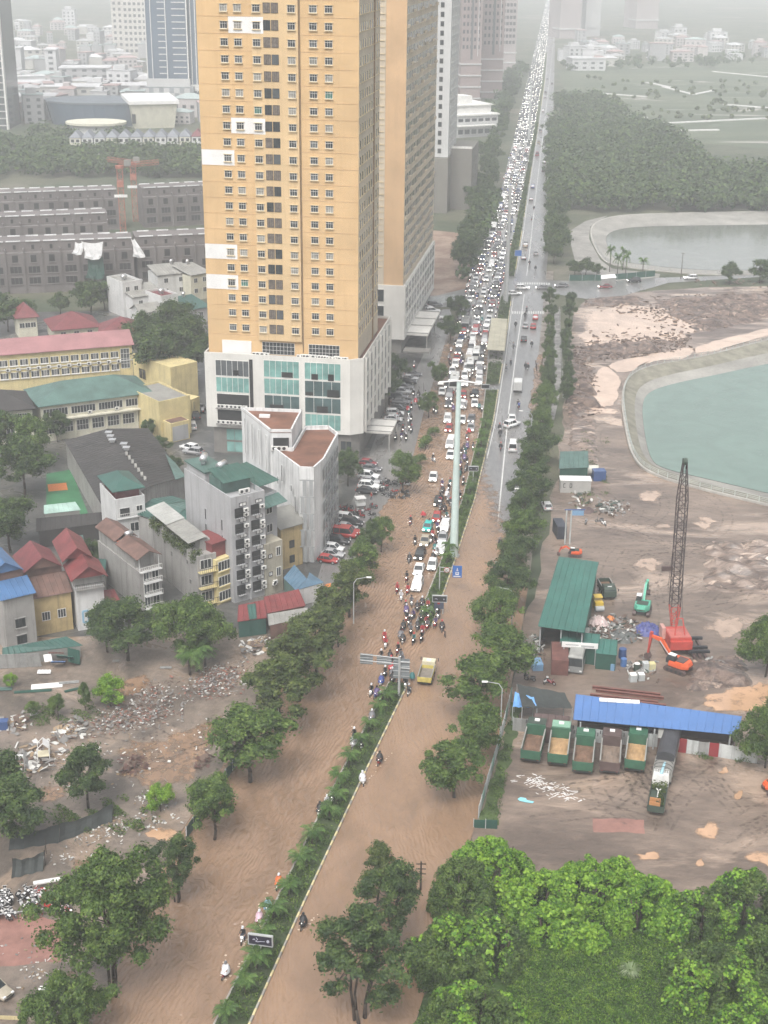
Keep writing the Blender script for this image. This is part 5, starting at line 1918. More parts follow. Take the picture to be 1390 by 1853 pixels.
b.part('roof',MB().box(-0.1,b.w+0.1,0.8,b.d*0.65,b.h+2.6,b.h+2.75),[M_redr])
b = bldb('green_roof_house','house with patched green sheet roof behind the wide concrete house',(330,960),1030,(398,930),(305,905))
shell(b,M_conc,b.h)
mb = MB()
for i,m_ in enumerate((0,1,0)):
 y0,y1 = b.d*i/3+0.02,b.d*(i+1)/3
 ribbed(mb,(-0.2,y0,b.h+0.3+0.1*i),(b.w*0.5,y0,b.h+1.4+0.1*i),(b.w*0.5,y1,b.h+1.4+0.1*i),(-0.2,y1,b.h+0.3+0.1*i),0.9,0.06,m_)
 ribbed(mb,(b.w*0.5,y0,b.h+1.4+0.1*i),(b.w,y0,b.h+0.4+0.1*i),(b.w,y1,b.h+0.4+0.1*i),(b.w*0.5,y1,b.h+1.4+0.1*i),0.9,0.06,m_)
b.part('roof',mb,[M_green,M_green2])

# --- narrow grey house with a rust red roof
b = bldb('narrow_house','narrow grey tube house with rust red roof and open top balcony',(252,1036),1106,(291,1026),(193,974))
shell(b,M_conc)
fh = b.h/3
for k in range(3):
 b.win('front',b.w*0.3,1.5+k*fh,wmesh(1.0,1.9,2,1,M_white,M_glass3,None,0.08),0.004)
 b.win('front',b.w*0.72,1.5+k*fh,wmesh(1.2,1.9,2,1,M_white,M_glass,None,0.08),0.004)
 balcony(b,b.w*0.55,0.35+k*fh,b.w*0.8,0.9,M_whiter,M_white)
balcony(b,b.w*0.5,b.h+0.02,b.w,0.6,M_whiter,M_white)
b.part('roof_room',MB().box(0.2,b.w-0.2,2.0,b.d-0.3,b.h,b.h+2.4),[M_conc])
mb = MB().gable(0.1,b.w-0.1,0.3,b.d*0.48,b.h+2.4,1.0,0,None,0.4,0.12,'y')
b.part('roof',mb,[M_brownr])
mb = MB().gable(0.1,b.w-0.1,b.d*0.55,b.d,b.h+2.6,1.1,0,None,0.3,0.12,'y')
b.part('roof',mb,[M_brownr])
b.part('terrace_tiles',MB().box(0.2,b.w-0.2,b.d*0.48,b.d*0.55,b.h+2.4,b.h+2.5),[mat('terracotta',(0.35,0.12,0.07),0.7)])
mb = MB()
for x in (0.15,b.w-0.25):
 mb.box(x,x+0.1,0.2,0.3,b.h,b.h+2.4)
b.part('post',mb,[M_whiter])
tank(b,b.w*0.6,b.d*0.52,b.h+2.6,1.3,0.45,0.2)
# --- white house with green hipped roof
b = bldb('white_house','white tube house with green hipped roof above a red tiled terrace',(209,912),1010,(262,903),(190,880))
shell(b,M_whiter)
mb = MB().hip(0.2,b.w-0.2,0.8,b.d-0.2,b.h+2.2,1.6,0,0.5)
b.part('roof',mb,[M_green])
b.part('roof_room',MB().box(0.8,b.w-0.3,2.2,b.d-0.3,b.h,b.h+2.1),[M_wine])
parapet(b,b.h,0.8,M_whiter)
b.win('front',b.w*0.3,b.h-1.9,wmesh(1.9,1.7,1,1,M_whiter,M_void,None,0.1),0.004)
b.win('front',b.w*0.8,b.h-1.5,wmesh(1.1,1.0,2,1,M_white,M_glass,None,0.08),0.004)
b.win('front',b.w*0.6,b.h-5.0,wmesh(1.6,1.7,2,1,M_white,M_glass,None,0.08),0.004)
balcony(b,b.w*0.5,b.h-2.9,b.w*0.95,0.5,M_whiter,M_white)

# --- red and blue roofed houses at the left edge
b = bldb('red_roof_house','white fronted house under a bright red double gabled roof',(136,1066),1142,(187,1058),(96,1020))
shell(b,M_whiter)
b.win('front',b.w*0.3,b.h*0.32,wmesh(0.9,2.0,1,1,mat('blue_door_paint',(0.25,0.42,0.55),0.6),M_whiter,None,0.3),0.004,'door')
b.win('front',b.w*0.7,b.h*0.35,wmesh(1.8,2.0,3,1,M_white,M_glass3,None,0.08),0.004)
b.part('upper_gallery',MB().box(0,b.w,0.6,b.d,b.h,b.h+1.8),[M_conc])
balcony(b,b.w*0.5,b.h+0.05,b.w*1.02,0.8,M_conc,M_black)
mb = MB().gable(-0.3,b.w+0.3,-0.6,b.d*0.5,b.h+2.0,1.9,0,1,0.4,0.12,'y')
b.part('roof',mb,[M_redr,M_redr])
mb = MB().gable(-0.6,b.w*0.8,b.d*0.4,b.d*1.15,b.h+3.4,1.8,0,1,0.4,0.12,'y')
b.part('roof',mb,[M_redr,M_redr])
b = bldb('yellow_wall_house','weathered yellow house with rusted lean-to and dark red roof',(60,1085),1152,(128,1072),(24,1050))
shell(b,M_yellow2)
wins(b,'front',[b.w*0.3,b.w*0.72],[b.h*0.5],1.3,1.5,glass=M_glass,frame=M_white,cols=3)
mb = MB()
ribbed(mb,(-0.3,-0.5,b.h+0.3),(b.w+0.2,-0.5,b.h+0.3),(b.w+0.2,b.d*0.45,b.h+2.2),(-0.3,b.d*0.45,b.h+2.2))
b.part('lean_to_roof',mb,[M_brownr])
b.part('upper_wall',MB().box(0.2,b.w-0.2,b.d*0.46,b.d,b.h,b.h+3.6),[M_brownr])
mb = MB().gable(0.0,b.w*0.9,b.d*0.4,b.d*1.2,b.h+3.6,1.9,0,1,0.4,0.12,'y')
b.part('roof',mb,[M_wine,M_brownr])
b = bldb('blue_roof_house','grey house with blue gabled roof at the left edge',(5,1088),1182,(60,1075),(-30,1050))
shell(b,M_conc)
wins(b,'front',[b.w*0.5],[b.h*0.52,b.h*0.2],1.5,1.5,glass=M_glass,frame=M_black,cols=3,sill=M_conc,hood=True)
acs(b,[(b.w*0.3,b.h*0.05)])
mb = MB()
ribbed(mb,(-0.5,-0.6,b.h+0.4),(b.w+0.3,-0.6,b.h+0.4),(b.w+0.3,3.2,b.h+2.0),(-0.5,3.2,b.h+2.0))
b.part('lean_to_roof',mb,[M_bluer])
b.part('upper_wall',MB().box(-0.3,b.w-0.3,3.3,b.d+3,b.h,b.h+3.4),[M_brownr])
mb = MB().gable(-0.8,b.w-0.6,2.9,b.d+3.4,b.h+3.4,1.7,0,1,0.3,0.12,'y')
b.part('roof',mb,[M_bluer,M_bluer])
for x in (0.4,1.4,2.6):
 pass
# small sheds around them
def shed(name,label,px,z,m,wall=None,rise=0.8,pitch=0.9,cat='shed',zs=None):
 """roof corners as photo pixels: front-left, front-right, back-right, back-left."""
 zz = zs or (z,z,z+rise,z+rise)
 pts = [P(x,y,q) for (x,y),q in zip(px,zz)]
 c = sum(pts,Vector())/4
 o = thing(name,label,cat,(c.x,c.y,0))
 lo = [p-Vector((c.x,c.y,0)) for p in pts]
 mb = ribbed(MB(),*lo,pitch)
 part('roof',mb,[m],o)
 mid = Vector((0,0,0))
 ins = [Vector((p.x*0.94,p.y*0.94,p.z-0.1)) for p in lo]
 mb = MB()
 for i in range(4):
  a,b_ = ins[i],ins[(i+1) % 4]
  mb.quad((a.x,a.y,0),(b_.x,b_.y,0),b_,a)
 part('wall',mb,[wall or M_greys],o)
 return o
shed('blue_shed','blue roofed shed at the foot of the old yellow house',[(513,1046),(535,1068),(556,1048),(533,1022)],3.2,M_steelb,M_green2)
shed('blue_shed','second slope of blue sheet roof facing the parked cars',[(536,1068),(586,1054),(560,1036),(556,1048)],3.2,M_steelb,M_whiter,zs=(3.2,3.2,3.8,4.0))
shed('red_shed','long red sheet roofed shed facing the demolished lot',[(483,1110),(553,1096),(540,1066),(478,1080)],3.0,M_redr,M_brownr)
shed('red_shed','red and green striped sheet roof over the green wall',[(430,1125),(483,1118),(478,1085),(432,1095)],3.0,M_redr,M_green)
shed('green_shed','green sheet patch between the two red shed roofs',[(452,1121),(464,1119),(462,1092),(448,1094)],3.12,M_green,M_green)
shed('grey_shed','grey sheet lean-to below the long red roof',[(487,1132),(560,1116),(556,1099),(485,1111)],2.6,M_greys,M_brownr)
shed('red_shed','small red roof tucked behind the narrow grey house',[(186,1100),(226,1102),(206,1066),(186,1068)],4.0,M_redr,M_conc)
shed('teal_shed','small teal hipped roof behind the red roofs',[(115,985),(158,1008),(150,968),(118,970)],6.0,M_green2,M_conc)
shed('teal_shed','teal lean-to right of the small teal roof',[(160,1040),(190,1042),(192,1012),(170,1010)],4.0,M_green,M_conc)
shed('green_shed','green awning in front of the blue roofed house',[(5,1186),(150,1168),(120,1152),(5,1172)],2.0,M_green,M_greys)

# --- white wedge building with rust roof
def prism_px(mb,pts,z0,z1,org,m=0,top=None):
 w_ = [P(x,y,z1)-org for x,y in pts]
 area = sum(w_[i].x*w_[(i+1) % len(w_)].y-w_[(i+1) % len(w_)].x*w_[i].y for i in range(len(w_)))
 if area < 0:
  w_ = w_[::-1]
 mb.prism([(p.x,p.y) for p in w_],z0,z1,m,top)
 return w_
org = P(570,1025)
org = Vector((org.x,org.y,0))
WZ = 18.1
wd = thing('wedge_building','white stained wedge shaped building with rust brown roof decks','building',org)
low = [(490,813),(529,817),(552,777),(595,776),(612,790),(587,836),(568,853),(542,852)]
upp = [(437,742),(547,746),(528,783),(489,783)]
mb = MB()
lw = prism_px(mb,low,0,WZ-0.5,org)
part('wall',mb,[M_stain],wd)
mb = MB()
uw = prism_px(mb,upp,0,WZ+3.0,org)
part('rear_wall',mb,[M_stain],wd)
def rim(mb,loop,z0,z1,t):
 n = len(loop)
 c = sum(loop,Vector())/n
 for i in range(n):
  a,b_ = loop[i],loop[(i+1) % n]
  d = (b_-a).normalized()
  nn = Vector((-d.y,d.x,0))
  mb.prism([(a.x,a.y),(b_.x,b_.y),(b_.x+nn.x*t,b_.y+nn.y*t),(a.x+nn.x*t,a.y+nn.y*t)],z0,z1)
def deck(pts,z,name='roof_deck'):
 mb = MB()
 w_ = prism_px(mb,pts,z-0.06,z,org)
 part(name,mb,[M_rust],wd)
 return w_
def shrink(pts,f):
 cx,cy_ = sum(p[0] for p in pts)/len(pts),sum(p[1] for p in pts)/len(pts)
 return [(cx+(x-cx)*f,cy_+(y-cy_)*f) for x,y in pts]
deck(shrink(low,0.97),WZ-0.4)
deck(shrink(upp,0.97),WZ+3.1)
mb = MB(); rim(mb,lw,WZ-0.5,WZ+0.25,0.3); part('parapet',mb,[M_stain],wd)
mb = MB(); rim(mb,uw,WZ+3.0,WZ+3.6,0.3); part('parapet',mb,[M_stain],wd)
# front prow: grey strips; right flank: dark windows
A,B_,C_,D_ = [P(x,y,WZ)-org for x,y in ((542,852),(568,853),(587,836),(612,790))]
M_gstrip = mat('grey_strip',(0.30,0.31,0.31),0.7,0.12,0.3)
def on_wall(a,b_,u,z,me,name,out=0.006):
 d = Vector((b_.x-a.x,b_.y-a.y,0))
 L = d.length
 d.normalize()
 nn = Vector((d.y,-d.x,0))
 p = Vector((a.x,a.y,0))+d*(u*L)+nn*out
 return link(name,me,wd,(p.x,p.y,z),math.atan2(d.y,d.x))
Lp = (Vector((B_.x-A.x,B_.y-A.y,0))).length
for k in range(5):
 for u in ((0.34,0.8) if k % 2 == 0 else (0.18,0.62)):
  mb = MB().box(-0.32,0.32,-0.05,0,-1.45,1.45)
  on_wall(A,B_,u,WZ-3.3-k*3.2,mb.mesh('facade_strip',[M_gstrip]),'facade_strip')
 on_wall(A,B_,0.5,WZ-1.75-k*3.2,MB().box(-Lp/2,Lp/2,-0.045,0,-0.12,0.12).mesh('facade_strip',[M_gstrip]),'facade_strip')
for k in range(5):
 for j in range(5):
  on_wall(C_,D_,0.1+j*0.2,WZ-2.6-k*3.3,wmesh(2.2,2.3,2,2,M_gstrip,M_glass if (j+k) % 3 else M_glass3,None,0.12),'window')
E_ = P(490,813,WZ)-org
for u,z,h_ in ((0.4,WZ-3.0,3.2),(0.72,WZ-4.5,1.2),(0.25,WZ-5,1.5),(0.85,WZ-7,3.0)):
 on_wall(E_,A,u,z,wmesh(0.5,h_,1,1,M_stain,M_void,None,0.05),'window')
F_,G_ = P(437,742,WZ+3.6)-org,P(489,783,WZ+3.6)-org
for u in (0.12,0.38,0.62,0.86):
 on_wall(F_,G_,u,WZ-1.0,wmesh(0.4,7.0,1,1,M_stain,M_conc,None,0.05),'drain_slot')
H_,I_ = P(489,783,WZ+3.1)-org,P(528,783,WZ+3.1)-org
on_wall(H_,I_,0.5,WZ+1.2,wmesh(3.0,2.0,1,1,M_stain,M_void,None,0.1),'plant_opening')
for i in range(3):
 q = P(497+i*9,812,WZ)-org
 link('air_conditioner',ME_AC,wd,(q.x,q.y,WZ-0.3),0.2,1.4)
q = P(479,754,WZ+3.2)-org
part('skylight',MB().box(-1.0,1.0,-0.4,0.4,0,0.5),[M_patch],wd,(q.x,q.y,WZ+3.1),-0.1)

# --- school blocks
def gable_b(b,h,m,wallm,over=0.6,axis='x',y0=0,y1=None):
 b.part('roof',MB().gable(0,b.w,y0,y1 or b.d,b.h,h,0,1,over,0.15,axis),[m,wallm])
b = bldb('school_building','long yellow school block with faded pink roof and two window rows',(-60,646),725,(238,622),(-60,630),'school',d=11)
shell(b,M_yellow)
gable_b(b,2.2,M_pink,M_yellow)
n = 15
for k in range(n):
 for j in (0,1):
  u = b.w*(k+0.25+0.32*j)/(n+1.2)
  for z in (b.h-2.4,b.h-5.6):
   b.win('front',u,z,wmesh(1.1,1.5,2,1,M_white,M_glass,M_white,0.1),0.004)
 acs(b,[(b.w*(k+0.8)/(n+1.2),b.h-4.4)],s=1.2)
b.win('front',b.w*0.955,b.h-3.6,wmesh(2.2,5.0,3,4,M_white,M_glass3,None,0.1),0.004)
b.part('string_course',MB().box(-0.1,b.w,-0.15,-0.003,b.h-4.2,b.h-4.0),[M_whiter])
b = bldb('school_building','cream school block with large green hipped roof and open galleries',(74,734),800,(272,709),(74,700),'school',d=13)
shell(b,M_cream2)
b.part('roof',MB().hip(0,b.w,0,b.d,b.h,3.2,0,0.8),[M_green2])
for k in range(4):
 for z in (b.h-1.9,):
  b.win('front',b.w*(k+0.5)/4,z,wmesh(b.w/4-0.8,1.7,8,1,M_white,M_glass,None,0.09),0.004)
for k in range(7):
 b.win('front',b.w*(k+0.55)/7.1,b.h-5.6,wmesh(b.w/7-0.9,2.4,4,2,M_white,M_glass,None,0.09),0.004)
 b.part('pier',MB().box(b.w*k/7-0.05,b.w*k/7+0.35,-0.35,-0.003,0,b.h-3.3),[M_cream2])
b.part('gallery_slab',MB().box(0,b.w,-1.2,-0.003,b.h-3.6,b.h-3.3),[M_cream2])
for k in range(4):
 acs(b,[(b.w*(k+0.72)/4,b.h-3.1)],s=1.1)
b = bldb('school_building','cream school block with dark hipped roof cut by the left edge',(-60,748),812,(58,738),(-60,715),'school',d=12)
shell(b,M_cream2)
b.part('roof',MB().hip(0,b.w,0,b.d,b.h,3.0,0,0.8),[M_darkr])
for k in range(4):
 b.win('front',b.w*(k+0.5)/4.1,b.h-1.9,wmesh(b.w/4-0.9,1.7,5,1,M_white,M_glass,None,0.09),0.004)
 b.win('front',b.w*(k+0.5)/4.1,b.h-5.4,wmesh(b.w/4-0.9,2.2,3,1,M_white,M_glass,None,0.09),0.004)
b = bldb('school_annexe','yellow flat roofed annexe at the end of the green roofed school',(288,730),796,(344,718),(268,697),'building')
shell(b,M_yellow)
b.part('roof_deck',MB().box(0.3,b.w-0.3,0.3,b.d-0.3,b.h,b.h+0.1),[M_greys])
parapet(b,b.h,0.4,M_yellow)
b.part('porch',MB().box(b.w*0.1,b.w*0.7,-3.2,-0.003,0,b.h*0.52),[M_yellow])
b.part('porch_recess',MB().box(b.w*0.15,b.w*0.65,-3.25,-3.203,0.2,b.h*0.42),[M_greyr])
b.part('porch_deck',MB().box(b.w*0.14,b.w*0.66,-2.9,-0.3,b.h*0.52,b.h*0.53),[M_brownr])
b = bldb('yellow_annexe','small yellow block standing by the lane beside the annexe',(337,727),762,(361,717),(341,706),'building')
shell(b,M_yellow)
wins(b,'front',[b.w*0.55],[b.h*0.65],0.6,2.0,glass=M_void,frame=M_yellow)
b = bldb('yellow_annexe','yellow wing with dark square window behind the green roofed school',(240,640),700,(308,665),(240,628),'building',d=8)
shell(b,M_yellow)
wins(b,'front',[b.w*0.25],[b.h*0.5],3.0,2.6,glass=M_glass,frame=M_yellow)
for nm,lab,pn,yb,pr,d_,m_ in (('red_hip_house','house with large dark red hipped roof behind the pink school',(98,597),622,(178,590),12,M_wine),('red_hip_house','second dark red roofed house nearer the ochre tower',(182,604),630,(255,602),11,M_wine),
         ('red_hip_house','small red roofed house with yellow stair tower at the left',(32,575),612,(66,572),7,M_wine)):
 b = bldb(nm,lab,pn,yb,pr,(pn[0],pn[1]-20),'house',d=d_)
 shell(b,M_cream2)
 b.part('roof',MB().hip(0,b.w,0,b.d,b.h,3.4,0,0.8),[m_])
 wins(b,'front',[b.w*f for f in (0.2,0.5,0.8)],[b.h*0.6],1.4,1.4)

# --- dark roofed warehouse and sports court
def roof_px(px,zs,m,o,org,name='roof',pitch=1.2):
 pts = [P(x,y,z)-org for (x,y),z in zip(px,zs)]
 return part(name,ribbed(MB(),*pts,pitch,0.05),[m],o)
org = P(230,850)
org = Vector((org.x,org.y,0))
wh = thing('warehouse','long dark sheet roofed warehouse with a line of roof lights','warehouse',org)
roof_px([(117,798),(190,925),(272,880),(195,776)],(6,6,8.4,8.4),M_darkr,wh,org)
roof_px([(335,862),(268,775),(195,776),(272,880)],(6,6,8.4,8.4),M_darkr,wh,org)
roof_px([(336,862),(318,838),(300,822),(318,868)],(6.1,6.1,6.8,6.9),M_green2,wh,org,'roof_patch')
mb = MB()
wl = [P(x,y,z)-org for (x,y),z in zip([(119,798),(191,922),(272,878),(333,861),(268,776),(195,778)],(5.9,5.9,8.3,5.9,5.9,8.3))]
for i in range(6):
 a,b_ = wl[i],wl[(i+1) % 6]
 mb.quad((a.x,a.y,0),(b_.x,b_.y,0),b_,a)
part('wall',mb,[M_conc],wh)
for i in range(12):
 t = 0.12+i*0.07
 a,b_ = P(195,776,8.4)-org,P(272,880,8.4)-org
 p = a.lerp(b_,t)
 if i < 5:
  q = p+Vector((R.uniform(-1.2,1.0),0,0.15))
  part('roof_vent',MB().box(-0.5,0.5,-0.5,0.5,0,0.5).box(-0.7,0.7,-0.7,0.7,0.5,0.6),[M_steel],wh,q)
 else:
  part('ridge_light',MB().box(-0.25,0.25,-1.0,1.0,0,0.25),[M_greys],wh,p+Vector((0,0,0.05)),0.2)
sheet('sports_court_ground',[PX([(84,935),(160,930),(128,850),(84,858)])],0.06,mat('court_green',(0.04,0.16,0.07),0.6,0.2,0.3))
sheet('sports_court_ground',[PX([(88,890),(123,887),(120,874),(86,877)])],0.07,mat('court_orange',(0.7,0.22,0.05),0.6,0.1,0.3))
shed('court_shelter','pale green translucent shelter beside the sports court',[(80,930),(146,923),(136,908),(80,914)],3.0,mat('pale_green_sheet',(0.3,0.42,0.37),0.4,0.2,0.4))
shed('long_shed','long dark shed roof in front of the sports court',[(66,962),(200,945),(200,925),(66,938)],3.4,M_darkr,M_darkr)

# --- small white houses before the unfinished terrace
spec = [('white_block','white narrow block with rooftop tank before the unfinished terrace',(222,515),575,(256,510),10,M_whiter,'flat',M_greys),
  ('grey_roof_house','house with grey sheet roofs right of the white narrow block',(240,540),580,(297,532),10,M_whiter,'shed',M_greys),
  ('pink_house','pink rimmed narrow house with white upper windows',(292,540),585,(322,535),9,M_whiter,'flat',M_wine),
  ('cream_house','cream house with pale sheet roof touching the ochre tower',(285,500),545,(345,494),9,M_whiter,'shed',M_greys),
  ('grey_house','grey house with dark balcony openings beside the ochre tower',(345,500),545,(380,494),10,M_cream2,'shed',M_greys),
  ('green_sheet_house','low house with patched green sheet roof beside the ochre tower',(325,565),590,(380,556),11,M_greyr,'shed',M_green),
  ('white_gable_house','small white house behind the green sheet roof',(255,565),592,(290,560),6,M_whiter,'gable',M_greys)]
for nm,lab,pn,yb,pr,d_,m_,kind,rm in spec:
 b = bldb(nm,lab,pn,yb,pr,(pn[0],pn[1]-15),'house',d=d_)
 shell(b,m_)
 wins(b,'front',[b.w*f for f in (0.25,0.7)],[z for z in (b.h-1.6,b.h-4.8,b.h-8) if z > 1],1.3,1.4)
 if kind == 'flat':
  parapet(b,b.h,0.7,m_)
  b.part('roof_deck',MB().box(0.3,b.w-0.3,0.3,b.d-0.3,b.h,b.h+0.12),[rm])
  tank(b,b.w*0.5,b.d*0.5,b.h,1.6,0.6,0.4)
  acs(b,[(b.w*0.5,b.h-3),(b.w*0.5,b.h-6)])
 elif kind == 'shed':
  b.part('roof',ribbed(MB(),(-0.3,-0.4,b.h+0.3),(b.w+0.3,-0.4,b.h+0.3),(b.w+0.3,b.d,b.h+1.8),(-0.3,b.d,b.h+1.8)),[rm])
  tank(b,b.w*0.7,b.d*0.9,b.h+1.6,1.5,0.5,0.9)
 else:
  gable_b(b,1.6,rm,m_)

# --- unfinished concrete terraces
M_shell = mat('unfinished_concrete',(0.15,0.135,0.13),0.9,0.2,0.1,streak=0.3)
M_cap = mat('white_coping',(0.6,0.6,0.6),0.7,0.25,0.3)
def terrace(label,xl,xr,ytl,ytr,H_,bayw,depth,nfl,group='unfinished terraces'):
 a,c = P(xl,ytl,H_),P(xr,ytr,H_)
 yaw = math.atan2(c.y-a.y,c.x-a.x)
 b = Bld('unfinished_terrace',label,'terrace',a,yaw,(c-a).length,depth,group)
 b.part('wall',MB().box(0,b.w,0,depth,0,H_-3.2),[M_shell])
 b.part('attic_wall',MB().box(0,b.w,2.0,depth-1,H_-3.2,H_),[M_shell])
 n = int(b.w/bayw)
 for k in range(n):
  u = (k+0.5)*b.w/n
  b.part('party_wall',MB().box(u+bayw/2-0.2,u+bayw/2+0.2,-0.5,2.0,0,H_-2.0),[M_shell])
  o = link('coping',MB().box(-bayw*0.42,bayw*0.42,-0.3,0.3,0,0.3).mesh('coping',[M_cap]),b.o,(u+R.uniform(-.3,.3),2.0,H_+0.001))
  o = link('coping',MB().box(-bayw*0.36,bayw*0.36,-0.3,0.3,0,0.3).mesh('coping',[M_cap]),b.o,(u+R.uniform(-.3,.3),depth-2.0,H_+0.001))
  o = link('attic_window',wmesh(0.9,1.4,1,1,M_shell,M_void,None,0.06),b.o,(u,1.996,H_-1.7))
  for f in range(nfl):
   z = H_-5.0-f*3.5
   if z < 1:
    continue
   w_,h_ = ((1.9,2.4) if f == 0 else (3.6,2.2))
   b.win('front',u,z,wmesh(w_,h_,1 if f == 0 else 3,1,M_shell,M_void,M_shell,0.15),0.004,'opening')
 return b
terrace('nearest unfinished concrete terrace with wide dark openings',-60,240,443,433,16,5.3,13,4)
terrace('unfinished concrete terrace running behind the ochre tower edge',246,392,431,425,16,5.3,13,4)
terrace('middle unfinished terrace with white coping at the left',-60,195,397,387,15,5.5,13,2)
terrace('far left unfinished terrace in front of the canal',-60,212,353,344,15,5.5,13,3)
terrace('far right unfinished terrace beside the tower crane',258,392,342,336,15,5.5,13,4)
M_tarp = mat('white_tarpaulin',(0.62,0.62,0.62),0.6,0.15,0.5)
def cloth(pts,n,sag,m,o,name,org):
 """hanging cloth between four corners with folds."""
 a,b_,c,d = pts
 mb = MB()
 idx = lambda i,j: (a.lerp(b_,i/n)).lerp(d.lerp(c,i/n),j/n)
 V = {}
 for i in range(n+1):
  for j in range(n+1):
   p = idx(i,j)-org
   f = math.sin(i*1.9+j*0.7)*sag*(j/n)
   V[i,j] = (p.x+f*0.5,p.y-abs(f),p.z-sag*math.sin(math.pi*i/n)*0.6)
 for i in range(n):
  for j in range(n):
   mb.quad(V[i,j],V[i+1,j],V[i+1,j+1],V[i,j+1])
 return part(name,mb,[m],o,smooth=True)
for lab,px,zs,m_ in (('white tarpaulin draped over the near terrace parapet',[(150,434),(188,436),(186,462),(158,464)],(16.6,16.6,11.5,11.5),M_tarp),('smaller white sheet hanging beside the big tarpaulin',[(137,436),(152,436),(152,454),(138,453)],(16.6,16.6,13,13),M_tarp),
      ('torn white sheet hanging off the terrace corner',[(238,430),(244,430),(264,462),(250,455)],(16.6,16.6,11,11),M_tarp),('dark green netting hanging down the near terrace',[(160,463),(189,462),(190,500),(160,500)],(11.6,11.6,5,5),mat('green_netting',(0.03,0.075,0.06),0.8))):
 pts = [P(x,y,z) for (x,y),z in zip(px,zs)]
 yy = min(p.y for p in pts[:2])
 pts = [Vector((p.x,yy-1.0,p.z)) for p in pts]
 org = Vector((pts[0].x,pts[0].y,0))
 tp = thing('tarpaulin' if 'nett' not in lab else 'safety_net',lab,'tarpaulin' if 'nett' not in lab else 'net',org)
 cloth(pts,6,1.0,m_,tp,'cloth',org)

# --- tower cranes over the terraces
M_crane = mat('faded_red_steel',(0.34,0.13,0.09),0.6,0.2,0.5)
def lattice(mb,p0,p1,w_,step,r=0.06,m=0,w1=None):
 p0,p1 = Vector(p0),Vector(p1)
 d = p1-p0
 L = d.length
 d.normalize()
 u = d.orthogonal().normalized() if abs(d.z) < 0.95 else Vector((1,0,0))
 u = (u-d*u.dot(d)).normalized()
 v = d.cross(u)
 w1 = w1 or w_
 n = max(2,int(L/step))
 prev = None
 for i in range(n+1):
  t = i/n
  q = (w_+(w1-w_)*t)/2
  c = p0.lerp(p1,t)
  ring = [c+u*(sx*q)+v*(sy*q) for sx,sy in ((-1,-1),(1,-1),(1,1),(-1,1))]
  for k in range(4):
   if prev:
    mb.tube(prev[k],ring[k],r,n=4,m=m,cap=False)
    a,b_ = (k,(k+1) % 4) if i % 2 else ((k+1) % 4,k)
    mb.tube(prev[a],ring[b_],r*0.6,n=4,m=m,cap=False)
   mb.tube(ring[k],ring[(k+1) % 4],r*0.6,n=4,m=m,cap=False)
  prev = ring
for lab,px,yb,zt in (('red lattice tower crane mast between the terraces',224,432,26),('second red crane mast with white cab beside the first',246,400,22)):
 q = P(px,yb)
 o = thing('tower_crane',lab,'crane',(q.x,q.y,0),0.1)
 mb = MB()
 lattice(mb,(0,0,0),(0,0,zt),2.0,2.0,0.14)
 part('mast',mb,[M_crane],o)
 part('cab',MB().box(-1.2,1.2,-1.4,1.4,zt*0.74,zt*0.74+2.2),[M_crane],o)
 part('slewing_ring',MB().tube((0,0,zt),(0,0,zt+1),1.6,n=12),[M_crane],o)
 part('sign_board',MB().box(-2.4,2.4,-1.5,-1.3,zt*0.6,zt*0.6+1.0),[M_patch],o)
 mb = MB()
 lattice(mb,(0,0,zt+1.0),(14 if px < 240 else -10,4,zt+1.6),1.3,2.0,0.1)
 part('jib',mb,[M_crane],o)
 part('counterweight',MB().box(-1.2,1.2,-0.8,0.8,zt+1,zt+3.0),[M_greys],o,(3 if px < 240 else 1.5,0,0))

# --- arena, blue hall and round roof
a,b2 = P(238,233),P(322,231)
b = Bld('arena_hall','cream box shaped hall with overhanging pale roof','hall',a,math.atan2(b2.y-a.y,b2.x-a.x),(b2-a).length,40)
b.part('wall',MB().taper(2,b.w-2,0,40,0,0,b.w,-2,40,14),[M_cream2])
b.part('roof',MB().box(-1,b.w+1,-3,42,14,16),[M_patch])
b.part('louvre',MB().box(b.w*0.02,b.w*0.1,-1.2,-1.0,3,12),[M_void])
q = P(170,232)
o = thing('curved_hall','dark blue curved glass hall left of the cream arena','hall',(q.x,q.y+25,0))
mb = MB()
for i in range(16):
 a0,a1 = math.pi+math.pi*i/16,math.pi+math.pi*(i+1)/16
 f = lambda a_,r_,h_: (math.cos(a_)*r_*1.5,math.sin(a_)*r_,h_)
 mb.quad(f(a0,20,0),f(a1,20,0),f(a1,22,13),f(a0,22,13))
part('wall',mb,[M_blue],o,smooth=True)
mb = MB().prism([(math.cos(a_)*33.5,math.sin(a_)*22.3) for a_ in [2*math.pi*i/32 for i in range(32)]],13,14)
part('roof',mb,[mat('slate_roof',(0.12,0.14,0.16),0.6,0.2,0.1)],o)
q = P(176,250)
o = thing('round_pavilion','round pavilion with pale disc roof in front of the blue hall','pavilion',(q.x,q.y,0))
circ = lambda r_,n=28: [(math.cos(2*math.pi*i/n)*r_,math.sin(2*math.pi*i/n)*r_*0.8) for i in range(n)]
part('roof',MB().prism(circ(17),8,9.2),[M_cream2],o)
part('wall',MB().prism(circ(15),0,8),[M_pale],o)
